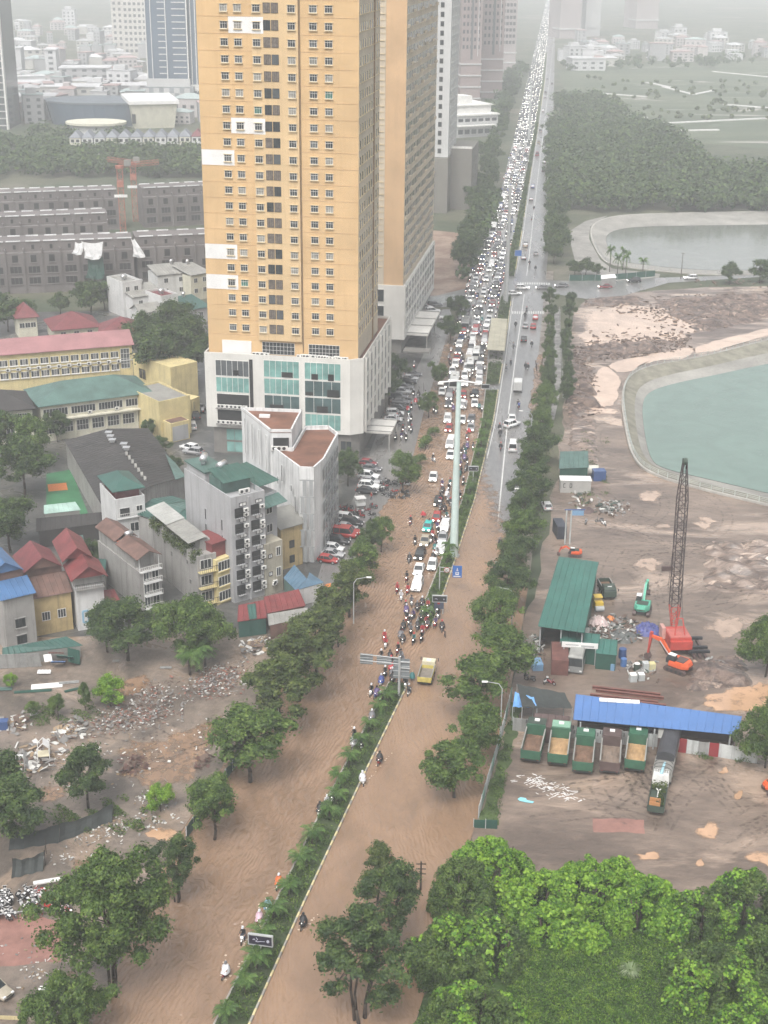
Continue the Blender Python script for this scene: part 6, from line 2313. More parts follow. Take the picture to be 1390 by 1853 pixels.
for i in range(11):
 x = 128+i*22
 a,c = P(x,284-i*0.3),P(x+20,284-i*0.3)
 b = Bld('row_house',f'{ordinal(i)} row house from the left below the cream arena','house',a,math.atan2(c.y-a.y,c.x-a.x),(c-a).length,14,'row houses below the arena')
 b.part('wall',MB().box(0,b.w,0,14,0,9.5),[M_whiter if i % 3 else M_cream2])
 b.part('roof',MB().hip(0,b.w,0,14,9.6,3.0,0,0.2),[mat('grey_tile_roof',(0.17,0.18,0.2),0.6,0.2,0.2) if i != 10 else M_wine])
 for u in (0.27,0.73):
  for z in (2.2,5.2,8.0):
   b.win('front',b.w*u,z,wmesh(1.8,1.7,1,1,M_white,M_glass,None,0.25),0.004)
 b.part('porch',MB().box(0.5,b.w*0.6,-2.0,-0.003,0,3.2),[M_patch])

# --- hazy city beyond; wall and roof colours paled to imitate distance haze
M_cityw = [mat('haze_paled_wall_%s' % n,c,0.85,0.15,0.08) for n,c in (('white',(0.5,0.5,0.5)),('cream',(0.43,0.42,0.39)),('grey',(0.33,0.33,0.33)),('pink',(0.44,0.41,0.4)))]
M_cityr = [mat('haze_paled_roof_%s' % n,c,0.8,0.15,0.1) for n,c in (('grey',(0.34,0.34,0.34)),('red',(0.33,0.24,0.23)),('pale',(0.47,0.47,0.47)),('green',(0.3,0.35,0.34)))]
CITY = []
for v in range(8):
 w_,d_,h_ = R.uniform(7,16),R.uniform(10,18),R.uniform(8,17)
 wb = MB().box(0,w_,0,d_,0,h_,0)
 if v % 3 == 0:
  wb.box(w_*0.2,w_*0.7,d_*0.3,d_*0.7,h_+0.4,h_+3.2,0)
 rb = MB().box(-0.3,w_+0.3,-0.3,d_+0.3,h_,h_+0.4,0) if v % 2 == 0 else MB().hip(0,w_,0,d_,h_,2.4,0,0.4)
 gb = MB()
 nx = max(2,int(w_/3))
 for fz in range(int(h_/3.3)):
  for i in range(nx):
   u = w_*(i+0.5)/nx
   gb.box(u-0.8,u+0.8,-0.1,-0.01,1.2+fz*3.3,2.8+fz*3.3,0)
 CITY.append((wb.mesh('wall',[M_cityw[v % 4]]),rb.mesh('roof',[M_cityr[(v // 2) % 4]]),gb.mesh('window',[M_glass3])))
def city(n,x0,x1,y0,y1,label,group,bias=1.0):
 for i in range(n):
  f = R.random() ** bias
  x,y = R.uniform(x0,x1),y0+(y1-y0)*f
  q = P(x,y)
  s = R.uniform(0.6,1.0)
  vi = R.randrange(8)
  wm,rm,gm = CITY[vi]
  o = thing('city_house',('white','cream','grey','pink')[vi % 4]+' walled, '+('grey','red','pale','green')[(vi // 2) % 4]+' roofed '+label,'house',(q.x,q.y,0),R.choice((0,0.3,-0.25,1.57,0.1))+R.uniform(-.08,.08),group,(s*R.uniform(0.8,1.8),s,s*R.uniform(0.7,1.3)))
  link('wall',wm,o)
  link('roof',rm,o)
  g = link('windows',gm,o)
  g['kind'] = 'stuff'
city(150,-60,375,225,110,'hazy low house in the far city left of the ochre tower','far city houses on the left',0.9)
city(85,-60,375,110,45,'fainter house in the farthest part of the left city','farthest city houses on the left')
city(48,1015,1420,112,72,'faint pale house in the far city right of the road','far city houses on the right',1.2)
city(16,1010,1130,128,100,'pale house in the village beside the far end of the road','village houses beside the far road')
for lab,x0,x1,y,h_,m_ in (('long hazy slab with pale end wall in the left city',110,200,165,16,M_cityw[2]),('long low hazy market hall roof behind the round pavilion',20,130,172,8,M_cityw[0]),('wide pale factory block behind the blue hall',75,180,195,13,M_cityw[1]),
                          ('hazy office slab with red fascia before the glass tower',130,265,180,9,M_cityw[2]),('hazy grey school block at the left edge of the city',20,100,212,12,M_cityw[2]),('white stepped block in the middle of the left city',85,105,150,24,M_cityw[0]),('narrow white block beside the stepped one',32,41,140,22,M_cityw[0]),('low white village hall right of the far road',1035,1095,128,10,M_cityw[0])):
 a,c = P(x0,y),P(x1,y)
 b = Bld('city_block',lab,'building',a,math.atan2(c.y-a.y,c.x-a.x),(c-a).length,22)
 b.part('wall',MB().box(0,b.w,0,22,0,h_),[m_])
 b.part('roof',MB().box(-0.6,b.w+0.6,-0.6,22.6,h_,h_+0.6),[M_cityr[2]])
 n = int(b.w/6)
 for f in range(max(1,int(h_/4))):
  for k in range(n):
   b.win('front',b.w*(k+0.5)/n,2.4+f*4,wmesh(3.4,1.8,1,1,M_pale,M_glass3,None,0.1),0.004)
# ------------------------------------------------------------------ vehicles
def paint(name,c,rough=0.25):
 return mat('paint_'+name,c,rough,0.05,1.0,spec=0.5)
PAINT = {'white': paint('white',(0.68,0.68,0.67)),'silver': paint('silver',(0.34,0.34,0.345)),'black': paint('black',(0.018,0.018,0.02)),'grey': paint('grey',(0.12,0.12,0.125)),
         'red': paint('red',(0.32,0.035,0.03)),'teal': paint('teal',(0.04,0.42,0.38)),'beige': paint('beige',(0.36,0.32,0.25)),'maroon': paint('maroon',(0.2,0.03,0.035)),'blue': paint('blue',(0.04,0.08,0.2)),'yellow': paint('yellow',(0.6,0.42,0.06))}
M_tyre = mat('tyre',(0.018,0.018,0.018),0.8,0.1,2)
M_rim = mat('rim',(0.4,0.4,0.4),0.4,0.1,2,metal=0.5)
M_tail = mat('tail_lamp',(0.35,0.01,0.01),0.3,0,1)
def emis(name,col,s):
 m = bpy.data.materials.new(name)
 m.use_nodes = True
 b = m.node_tree.nodes['Principled BSDF']
 b.inputs['Base Color'].default_value = (*col,1)
 b.inputs['Emission Color'].default_value = (*col,1)
 b.inputs['Emission Strength'].default_value = s
 return m
M_lamp_on = emis('headlamp_lit',(1.0,0.95,0.85),6.0)
M_lamp = mat('headlamp_off',(0.7,0.7,0.7),0.15,0,1)
M_tail_on = mat('tail_lamp_bright',(0.5,0.02,0.015),0.3,0,1)

def wheel_mb(r,w_):
 return MB().tube((-w_/2,0,0),(w_/2,0,0),r,n=14,m=0).tube((-w_/2-0.01,0,0),(w_/2+0.01,0,0),r*0.6,n=10,m=1)
ME_WHEEL = wheel_mb(0.32,0.2).mesh('wheel',[M_tyre,M_rim])
ME_WHEELB = wheel_mb(0.5,0.3).mesh('wheel',[M_tyre,M_rim])

def loft(mb,secs,m=0,cap=True):
 """skin between cross sections of equal length."""
 n = len(secs[0])
 i = len(mb.v)
 for s in secs:
  mb.v += [tuple(p) for p in s]
 for k in range(len(secs)-1):
  for j in range(n):
   q = (j+1) % n
   mb.f.append((i+k*n+j,i+k*n+q,i+(k+1)*n+q,i+(k+1)*n+j))
   mb.m.append(m)
 if cap:
  mb.f.append(tuple(i+n-1-j for j in range(n)))
  mb.f.append(tuple(i+(len(secs)-1)*n+j for j in range(n)))
  mb.m += [m,m]

def hexa(y,w_,z0,z1,r=0.12):
 """rounded car cross-section at station y."""
 return [(-w_*0.92,y,z0),(w_*0.92,y,z0),(w_,y,z0+(z1-z0)*0.45),(w_*0.96,y,z1-r*0.6),(w_*0.82,y,z1),(-w_*0.82,y,z1),(-w_*0.96,y,z1-r*0.6),(-w_,y,z0+(z1-z0)*0.45)]
CAR = {}
SPEC = {  # length, half width, belt z, roof z, hood y, windscreen base/top y, rear glass top/base y, boot
 'sedan': (4.5,0.87,0.86,1.45,0.95,0.15,-1.15,-1.75),
 'hatch': (3.8,0.83,0.9,1.5,0.85,0.15,-1.45,-1.8),
 'suv': (4.6,0.93,1.02,1.72,0.95,0.3,-1.75,-2.15),
 'van': (5.2,0.97,1.1,2.1,1.75,1.15,-2.4,-2.55)}
def car_parts(kind,col):
 if (kind,col) in CAR:
  return CAR[kind,col]
 L,W_,zb,zr,y1,y2,y3,y4 = SPEC[kind]
 h = L/2
 body = MB()
 loft(body,[hexa(-h,W_*0.86,0.4,zb*0.86),hexa(-h+0.18,W_*0.97,0.26,zb*0.97),hexa(y4,W_,0.24,zb),hexa(y1,W_,0.24,zb),hexa(h*0.8,W_*0.97,0.25,zb*0.9),hexa(h-0.08,W_*0.9,0.3,zb*0.78),hexa(h,W_*0.8,0.4,zb*0.66)])
 cab = MB()
 wb,wt = W_*0.9,W_*0.74
 loft(cab,[[(-wb,y1,zb-0.02),(wb,y1,zb-0.02),(wb,y4,zb-0.02),(-wb,y4,zb-0.02)],[(-wt,y2,zr-0.06),(wt,y2,zr-0.06),(wt,y3,zr-0.06),(-wt,y3,zr-0.06)]])
 roof = MB()
 loft(roof,[[(-wt-0.02,y2+0.05,zr-0.08),(wt+0.02,y2+0.05,zr-0.08),(wt+0.02,y3-0.05,zr-0.08),(-wt-0.02,y3-0.05,zr-0.08)],[(-wt*0.9,y2-0.1,zr),(wt*0.9,y2-0.1,zr),(wt*0.9,y3+0.1,zr),(-wt*0.9,y3+0.1,zr)]])
 pil = MB()
 ym = (y2+y3)/2
 for s in (-1,1):
  for ya,yb2 in ((y1,y2),(ym,ym),(y4,y3))+(((ym*0.4+y4*0.6),(ym*0.4+y3*0.6)),):
   pil.tube((s*(wb+0.005),ya,zb),(s*(wt+0.015),yb2,zr-0.05),0.05,n=4)
 lamps = MB()
 tails = MB()
 for s in (-1,1):
  lamps.box(s*W_*0.62-0.17,s*W_*0.62+0.17,h-0.2,h+0.01,zb*0.66,zb*0.82)
  tails.box(s*W_*0.72-0.14,s*W_*0.72+0.14,-h-0.01,-h+0.15,zb*0.74,zb*0.9)
 plate = MB().box(-0.25,0.25,h-0.05,h+0.02,0.42,0.54).box(-0.25,0.25,-h-0.02,-h+0.05,0.5,0.62)
 bump = MB().box(-W_*0.7,W_*0.7,h-0.1,h+0.015,0.3,0.42).box(-W_*0.4,W_*0.4,h-0.12,h+0.005,zb*0.6,zb*0.74)
 P_ = PAINT[col]
 wy = L*0.3
 one = MB()
 for mb_,k in ((body,0),(roof,0),(cab,1),(pil,0),(lamps,2),(tails,3),(bump,4)):
  i = len(one.v)
  one.v += mb_.v
  one.f += [tuple(i+q for q in f) for f in mb_.f]
  one.m += [k]*len(mb_.f)
 for sx in (-1,1):
  for sy in (-1,1):
   one.tube((sx*(W_-0.2),sy*wy,0.32),(sx*W_,sy*wy,0.32),0.32,n=10,m=4)
 CAR[kind,col] = dict(body=body.mesh('body',[P_],True),roof=roof.mesh('roof',[P_]),cab=cab.mesh('window',[M_glass]),pil=pil.mesh('pillar',[P_]),bump=bump.mesh('grille',[M_black]),W=W_,wy=wy,h=h,zb=zb,
                          plate=plate.mesh('number_plate',[M_patch]),one=one.mesh('car',[P_,M_glass,M_lamp_on,M_tail,M_black]),one_off=one.mesh('car',[P_,M_glass,M_lamp,M_tail_on,M_black]))
 return CAR[kind,col]
LAMPM = {}
def heading(d):
 return math.atan2(-d[0],d[1])
def car(loc,rz,kind,col,label,group=None,detail=True,lit=True,z=0.06,name='car'):
 c = car_parts(kind,col)
 if not detail:
  return tag(link(name,c['one'] if lit else c['one_off'],None,(loc.x,loc.y,z),rz),label,'van' if kind == 'van' else 'car',group)
 o = thing(name,label,'van' if kind == 'van' else 'car',(loc.x,loc.y,z),rz,group)
 link('body',c['body'],o)
 link('roof',c['roof'],o)
 link('window',c['cab'],o)
 p = link('pillar',c['pil'],o)
 p['kind'] = 'stuff'
 link('grille',c['bump'],o)
 for s in (-1,1):
  key = (kind,s,lit)
  if key not in LAMPM:
   a = MB().box(-0.17,0.17,-0.2,0.01,-0.08,0.08).mesh('headlight',[M_lamp_on if lit else M_lamp])
   b = MB().box(-0.14,0.14,-0.01,0.15,-0.07,0.07).mesh('tail_light',[M_tail if lit else M_tail_on])
   LAMPM[key] = (a,b)
  a,b = LAMPM[key]
  link('headlight',a,o,(s*c['W']*0.62,c['h'],c['zb']*0.74))
  link('tail_light',b,o,(s*c['W']*0.72,-c['h'],c['zb']*0.82))
  for t in (-1,1):
   link('wheel',ME_WHEEL,o,(s*(c['W']-0.1),t*c['wy'],0.32))
 return o
def road_dir(line,y):
 d = at_y(line,y+8)-at_y(line,y-8)
 return d.normalized()

# cars stopped nose to the water, nearest first
near = [(755,1064,'suv','white','white sport utility car stopped first at the front of the flooded jam'),(758,1036,'sedan','white','white sedan directly behind the leading white car in the flood'),
  (782,1028,'hatch','white','small white hatchback right of the two leading white cars'),(760,1008,'sedan','black','black sedan behind the two leading white cars'),
  (798,999,'suv','white','white sport utility car at the foot of the tall pale mast'),(769,984,'sedan','beige','beige sedan between the black sedan and the teal taxi'),
  (801,978,'sedan','silver','silver sedan behind the white car at the mast foot'),(774,959,'hatch','teal','bright teal taxi in the jam'),
  (805,958,'suv','white','white car beside the teal taxi, next to the mast'),(790,942,'hatch','red','red hatchback behind the teal taxi'),
  (793,912,'sedan','black','dark sedan alone behind the red hatchback'),(784,868,'sedan','white','white sedan driving through open water apart from the jam'),
  (815,808,'van','white','white van half hidden behind the mast'),(815,828,'sedan','white','white sedan in front of the van half hidden behind the mast'),
  (812,780,'hatch','red','red car left of the mast in the jam'),(810,763,'suv','white','white sport utility car left of the mast behind the red car'),
  (836,764,'sedan','white','white car just right of the mast'),(853,762,'sedan','grey','grey sedan near the median, right of the mast'),(852,778,'sedan','silver','silver sedan with a red umbrella close by the median'),
  (838,738,'suv','white','white sport utility car just right of the mast, one row back'),(859,734,'sedan','white','white sedan beside the median below the bus shelter'),(838,719,'hatch','red','red car in the jam right of the mast top'),
  (812,735,'sedan','grey','grey sedan left of the mast behind the white one'),(860,716,'sedan','black','black sedan beside the median below the bus shelter')]
for x,y,k,c,lab in near:
 q = P(x,y)
 car(q,heading(-road_dir(MED_L,q.y))+R.uniform(-.05,.05),k,c,lab,'cars in the flooded jam')
q = P(792,749)
car(P(813,722),heading(-road_dir(MED_L,335)),'van','grey','grey van stopped left of the mast top','cars in the flooded jam')
# the packed lanes behind them
cols = ['white']*6+['silver']*4+['black']*5+['grey']*5+['red','beige','blue','maroon']
kinds = ['sedan']*4+['suv']*4+['hatch']*2+['van']
LANE = ['tower-side lane','middle lane','median-side lane']
for ln,f in enumerate((0.2,0.52,0.83)):
 y = 343.0+ln*1.7
 k = 0
 while y < 800:
  skip = (448 < y < 462) and ln == 1
  if not skip and R.random() < (0.95 if y < 460 else 0.92):
   kd,c = R.choice(kinds),R.choice(cols)
   q = at_y(ROAD_L,y).lerp(at_y(MED_L,y),f+R.uniform(-.03,.03))
   car(q,heading(-road_dir(MED_L,y))+R.uniform(-.05,.05),kd,c,f'{c} {"van" if kd == "van" else "car"}, {ordinal(k)} in the {LANE[ln]} of the packed jam','cars in the packed lanes',y < 420)
   k += 1
  y += R.uniform(5.6,7.2)*(1.0 if y < 470 else 1.25)
# right carriageway, driving away
away = [(926,772,'suv','white','white car cutting across the centre line of the right carriageway',-0.7),(926,760,'sedan','white','white sedan just ahead of the one cutting across',0.1),(928,813,'van','white','white minibus driving away on the right carriageway',0),
  (948,617,'sedan','black','black car driving away near the bus shelter',0),(951,592,'sedan','silver','silver car driving away ahead of the black one',0),(965,594,'sedan','red','red taxi waiting at the near crosswalk',0),(969,578,'hatch','red','red taxi first at the near crosswalk',0)]
for x,y,k,c,lab,dr in away:
 q = P(x,y)
 car(q,heading(road_dir(LINE,q.y))+dr,k,c,lab,'cars on the right carriageway',True,False)
for i in range(20):
 y = R.uniform(480,1250)
 q = at_y(LINE,y)+Vector((R.choice((-1.8,2.4)),0,0))
 car(q,heading(road_dir(LINE,y)),R.choice(kinds),R.choice(cols[5:]),'small dark car driving away beyond the junction','cars far up the right carriageway',False,False)
# crossing the junction
for x,y,k,c,lab in ((945,524,'suv','white','white car crossing the junction in front of the mast'),(930,534,'sedan','white','white car turning beside the mast foot at the junction'),(982,524,'sedan','grey','dark grey car crossing at the right side of the junction'),(1016,520,'sedan','grey','grey car waiting on the side road by the junction'),
      (1095,522,'sedan','maroon','dark red car on the side road above the mud field'),(1147,511,'suv','black','black car with lit headlights on the pond road'),(1250,506,'suv','white','white car parked at the bend of the pond road')):
 car(P(x,y),math.pi/2+R.uniform(-.1,.1)+(math.pi if c == 'white' and x < 1000 else 0),k,c,lab,'cars crossing the junction')
# parked by the wedge building and the towers
parked = [(667,843,'hatch','maroon','dark red car parked farthest back in the row by the round tree'),(672,852,'sedan','grey','grey car parked next to the dark red one'),(667,866,'suv','white','white car parked in the middle of the row by the round tree'),(670,875,'sedan','silver','silver car squeezed between the two white parked cars'),(668,884,'suv','white','white car parked nearer the motorbikes by the round tree'),(664,893,'sedan','black','dark car parked nearest in the row by the round tree'),
          (628,943,'suv','white','white car parked behind the black one at the wedge building'),(637,951,'suv','black','black car parked at the wedge building'),(626,959,'sedan','silver','silver car parked above the red vans'),(622,972,'van','red','red van parked below the silver car'),(632,967,'suv','red','red car parked beside the red van'),(612,984,'suv','black','black car with white roof bars below the red van'),(605,997,'hatch','white','white hatchback parked beside the kerb trees'),(602,1007,'sedan','silver','silver car parked second nearest to the blue shed'),(594,1018,'hatch','red','red hatchback parked nearest the blue shed')]
for x,y,k,c,lab in parked:
 car(P(x,y),heading(Vector((1,-0.28,0)))+R.uniform(-.06,.06),k,c,lab,'cars parked at the wedge building',True,False)
for i,(x,y,c) in enumerate([(712,762,'white'),(714,752,'white'),(722,742,'black'),(724,731,'grey'),(722,722,'grey'),(728,713,'silver'),(732,704,'grey'),(738,695,'black'),(742,688,'silver'),(748,681,'grey')]):
 car(P(x,y),heading(Vector((1,-0.1,0)))+R.uniform(-.06,.06),R.choice(('sedan','suv')),c,f'{c} car parked {ordinal(i)} from the tower canopy along the service road','cars parked along the service road',True,False)
for i,(x,y,c) in enumerate([(783,566,'white'),(790,578,'white'),(779,574,'silver'),(770,560,'white'),(787,555,'grey')]):
 car(P(x,y),heading(Vector((1,0.15,0)))+R.uniform(-.1,.1),'suv',c,f'{c} car parked {ordinal(i)} in the lot by the junction wall','cars parked by the junction wall',True,False)
for i,(x,y,c,dr) in enumerate([(348,775,'white',0.2),(343,815,'white',1.0),(354,757,'black',0.3),(350,822,'silver',1.2),(365,745,'black',0)]):
 car(P(x,y),dr,'suv',c,f'{c} car parked {ordinal(i)} in the lane between school and tower','cars in the school lane',True,False)
car(P(-8,1795),heading(Vector((1,-0.7,0))),'sedan','beige','brown grey sedan cut off by the left edge in the near lot',None,True,False)
car(P(989,920),0.1,'hatch','white','white car parked under the street trees by the site gate',None,True,False)
car(P(800,713),heading(-road_dir(MED_L,340)),'sedan','white','white car at the verge left of the mast arm',None,True,False)

# trucks and buses
M_bed = mat('truck_bed_rust',(0.17,0.10,0.065),0.7,0.35,0.9)
M_sandy = mat('truck_bed_sand',(0.38,0.24,0.12),0.7,0.3,0.6)
M_tgreen = mat('truck_green',(0.035,0.11,0.065),0.5,0.25,0.7)
M_tdark = mat('truck_dark_green',(0.045,0.065,0.05),0.6,0.25,0.7)
M_tbrown = mat('truck_brown',(0.09,0.06,0.055),0.6,0.25,0.7)
def truck(loc,rz,label,L=8.5,W_=1.25,cabm=None,bedm=None,floor=None,cabz=2.9,cabl=2.0,side=1.2,shield=True,group=None,load=True):
 o = thing('dump_truck',label,'truck',(loc.x,loc.y,0.05),rz,group)
 h = L/2
 part('chassis',MB().box(-0.45,0.45,-h+0.2,h-0.2,0.55,0.95),[M_black],o)
 cab = MB()
 loft(cab,[[(-W_,h-cabl,0.7),(W_,h-cabl,0.7),(W_,h,0.7),(-W_,h,0.7)],[(-W_,h-cabl,1.7),(W_,h-cabl,1.7),(W_,h,1.7),(-W_,h,1.7)],[(-W_*0.94,h-cabl,cabz),(W_*0.94,h-cabl,cabz),(W_*0.94,h-0.25,cabz),(-W_*0.94,h-0.25,cabz)]])
 c = part('cab',cab,[cabm],o)
 part('windscreen',MB().quad((-W_*0.85,h-0.02,1.85),(-W_*0.8,h-0.21,cabz-0.2),(W_*0.8,h-0.21,cabz-0.2),(W_*0.85,h-0.02,1.85)),[M_glass],c)
 for s in (-1,1):
  part('side_window',MB().box(s*W_*0.985-0.02,s*W_*0.985+0.02,h-1.3,h-0.4,1.8,cabz-0.25),[M_glass],c)
  part('mirror',MB().box(s*(W_+0.3)-0.06,s*(W_+0.3)+0.06,h-0.2,h-0.05,1.7,2.2).tube((s*W_,h-0.15,2.2),(s*(W_+0.3),h-0.15,2.15),0.02,n=4),[M_black],c)
 part('roof_vent',MB().box(-0.35,0.35,h-1.3,h-0.7,cabz,cabz+0.12),[M_patch],c)
 y0,y1 = -h,h-cabl-0.25
 zb = 1.15
 t = 0.08
 bed = thing_bed = link('bed',None,o)
 part('floor',MB().box(-W_+t,W_-t,y0+t,y1-t,zb,zb+0.1),[floor],bed)
 for s in (-1,1):
  mb = MB().box(s*(W_-t/2)-t/2,s*(W_-t/2)+t/2,y0,y1,zb,zb+side)
  for k in range(6):
   y = y0+(y1-y0)*(k+0.5)/6
   mb.box(s*(W_+0.04)-0.04,s*(W_+0.04)+0.04,y-0.06,y+0.06,zb,zb+side)
  part('side_board',mb,[bedm],bed)
  part('rim',MB().box(s*(W_-0.04)-0.09,s*(W_-0.04)+0.09,y0,y1,zb+side,zb+side+0.08),[M_greys],bed)
 part('headboard',MB().box(-W_,W_,y1-t,y1,zb,zb+side+(0.5 if shield else 0)),[bedm],bed)
 if shield:
  part('cab_shield',MB().box(-W_*0.9,W_*0.9,y1,y1+0.9,zb+side+0.4,zb+side+0.5),[bedm],bed)
 tg = part('tailgate',MB().box(-W_,W_,y0-t,y0,zb-0.25,zb+side*0.9),[bedm],bed)
 part('bumper',MB().box(-W_,W_,y0+0.1,y0+0.25,0.5,0.75),[M_black],o)
 for s in (-1,1):
  part('tail_light',MB().box(s*W_*0.75-0.15,s*W_*0.75+0.15,y0+0.05,y0+0.12,0.76,0.9),[M_tail],o)
  for y in (h-1.0,-h+1.2,-h+2.5):
   link('wheel',ME_WHEELB,o,(s*(W_-0.18),y,0.5))
 if load:
  mb = MB()
  n = 8
  for i in range(n):
   for j in range(n):
    def zz(a,b):
     return zb+0.12+0.25*max(0,math.sin(a*3.1/n)*math.sin(b*3.1/n))+0.07*math.sin(a*2.1+b*1.3)
    X = lambda a: -W_*0.9+1.8*W_*a/n
    Y = lambda b: y0+0.15+(y1-y0-0.3)*b/n
    mb.quad((X(i),Y(j),zz(i,j)),(X(i+1),Y(j),zz(i+1,j)),(X(i+1),Y(j+1),zz(i+1,j+1)),(X(i),Y(j+1),zz(i,j+1)))
  part('leftover_soil',mb,[floor],bed)
 return o
G = 'dump trucks parked in a row'
for x0,y0,x1,y1,lab,cm,bm,fl in ((957,1392,974,1322,'green dump truck with rust brown empty bed, leftmost in the row',M_tdark,M_tgreen,M_bed),(1007,1398,1016,1328,'green dump truck with sandy bed and pale green cab, second in the row',mat('cab_light_green',(0.2,0.36,0.26),0.4),M_tgreen,M_sandy),
         (1052,1414,1060,1340,'dark green dump truck with damp bed floor, third in the row',M_tgreen,M_tgreen,M_bed),(1101,1415,1107,1340,'brown dump truck with wide muddy bed, fourth in the row',M_tbrown,M_tbrown,mat('bed_mud',(0.2,0.15,0.115),0.7,0.3,0.7)),
         (1146,1410,1155,1338,'green dump truck with wet orange bed, fifth in the row',M_tgreen,M_tgreen,M_sandy)):
 a,b = P(x0,y0),P(x1,y1)
 c = (a+b)/2
 truck(c,heading(b-a),lab,8.2,1.35,cm,bm,fl,group=G)
a,b = P(766,1249),P(779,1208)
o = truck((a+b)/2,heading(b-a),'yellow edged tipper truck with cream cab driving through the flood',5.6,1.05,mat('cab_cream',(0.62,0.57,0.42),0.4),mat('bed_yellow',(0.5,0.42,0.12),0.6,0.3,0.8),mat('bed_grey',(0.2,0.175,0.15),0.6,0.3,0.7),2.2,1.5,0.6,False,load=False)
# tarpaulin covered truck
a,b = P(1196,1425),P(1214,1348)
c = (a+b)/2
o = thing('covered_truck','long truck with dark arched tarpaulin cover and slatted grey tail','truck',(c.x,c.y,0.05),heading(b-a))
L = (b-a).length
h = L/2
part('chassis',MB().box(-0.5,0.5,-h,h,0.55,1.0),[M_black],o)
part('side_board',MB().box(-1.25,1.25,-h,h-0.2,1.0,2.0),[M_greys],o)
prof = [(1.25*math.cos(math.pi*i/10),2.0+0.75+0.55*math.sin(math.pi*i/10)) for i in range(11)]+[(-1.25,2.0),(1.25,2.0)]
mb = MB().extr(prof,-h+L*0.32,h-0.1,0,'y')
part('tarpaulin',mb,[mat('dark_tarpaulin',(0.045,0.045,0.05),0.45,0.25,0.7)],o)
mb = MB()
for i in range(9):
 mb.box(-1.2+i*0.3,-1.1+i*0.3,-h-0.06,-h,2.0,2.7)
mb.box(-1.25,1.25,-h-0.07,-h+0.02,2.7,2.8)
part('tail_slat',mb,[M_greys],o)['kind'] = 'stuff'
for i in range(4):
 y = -h+L*0.08*i
 mb = MB().path([(1.22*math.cos(math.pi*k/8),y,2.6+0.65*math.sin(math.pi*k/8)) for k in range(9)],0.04,5)
 part('hoop',mb,[M_black],o)
for s in (-1,1):
 for y in (-h+1.2,-h+2.6,h-1.5):
  link('wheel',ME_WHEELB,o,(s*1.05,y,0.5))
 part('side_slat',MB().box(s*1.25-0.03,s*1.25+0.03,-h,-h+L*0.3,2.05,2.35).box(s*1.25-0.03,s*1.25+0.03,-h,-h+L*0.3,2.5,2.7),[M_greys],o)['kind'] = 'stuff'
# crane truck with tree
a,b = P(1185,1478),P(1196,1416)
c = (a+b)/2
o = thing('crane_truck','small loader truck with pale blue crane arm carrying green leafy cargo','truck',(c.x,c.y,0.05),heading(b-a))
h = (b-a).length/2
part('chassis',MB().box(-0.4,0.4,-h,h,0.5,0.85),[M_black],o)
cb = MB()
loft(cb,[[(-1.1,h-1.8,0.6),(1.1,h-1.8,0.6),(1.1,h,0.6),(-1.1,h,0.6)],[(-1.1,h-1.8,1.5),(1.1,h-1.8,1.5),(1.1,h,1.5),(-1.1,h,1.5)],[(-1.0,h-1.7,2.3),(1.0,h-1.7,2.3),(1.0,h-0.3,2.3),(-1.0,h-0.3,2.3)]])
part('cab',cb,[M_patch],o)
part('bed',MB().box(-1.1,1.1,-h,h-2.6,0.9,1.05).box(-1.1,-1.02,-h,h-2.6,1.05,1.6).box(1.02,1.1,-h,h-2.6,1.05,1.6).box(-1.02,1.02,-h-0.08,-h,0.7,1.6),[M_tdark],o)
part('crane_post',MB().box(-0.3,0.3,h-2.5,h-2.0,0.85,2.6),[M_patch],o)
part('crane_arm',MB().path([(0,h-2.2,2.6),(0.25,h+0.1,3.0),(0.3,h+0.6,2.8)],[0.22,0.16,0.1],6),[mat('crane_pale_blue',(0.35,0.55,0.62),0.4)],o)
part('hook_arm',MB().path([(0,-h+1.6,1.5),(0,-h+3.2,1.9),(-0.3,-h+3.7,1.9)],0.07,5).path([(0,-h+3.2,1.9),(0.3,-h+3.7,1.9)],0.07,5),[M_patch],o)
part('pallet_frame',MB().box(-0.9,0.5,-h+0.3,-h+0.45,1.2,1.9).box(-0.9,0.5,-h+1.3,-h+1.45,1.2,1.9).box(-0.9,-0.75,-h+0.45,-h+1.3,1.2,1.35).box(0.35,0.5,-h+0.45,-h+1.3,1.2,1.35),[mat('orange_brown_paint',(0.42,0.2,0.08),0.6)],o)
rr = np.random.default_rng(3)
n = 700
g = np.stack([rr.uniform(-0.95,0.95,n),rr.uniform(-h+0.4,h-2.8,n),rr.uniform(1.1,2.1,n)],1)
g = g[(g[:,0] > 0) | (g[:,1] > 0)]
link('leafy_cargo',leaf_mesh('leafy_cargo',g,unit(rr.normal(size=(len(g),3))+np.array([0,0,.5])),0.3,F_olive,0.6,3),o)
for s in (-1,1):
 for y in (h-0.9,-h+1.2):
  link('wheel',ME_WHEEL,o,(s*0.95,y,0.36),0,(1.3,1.15,1.15))
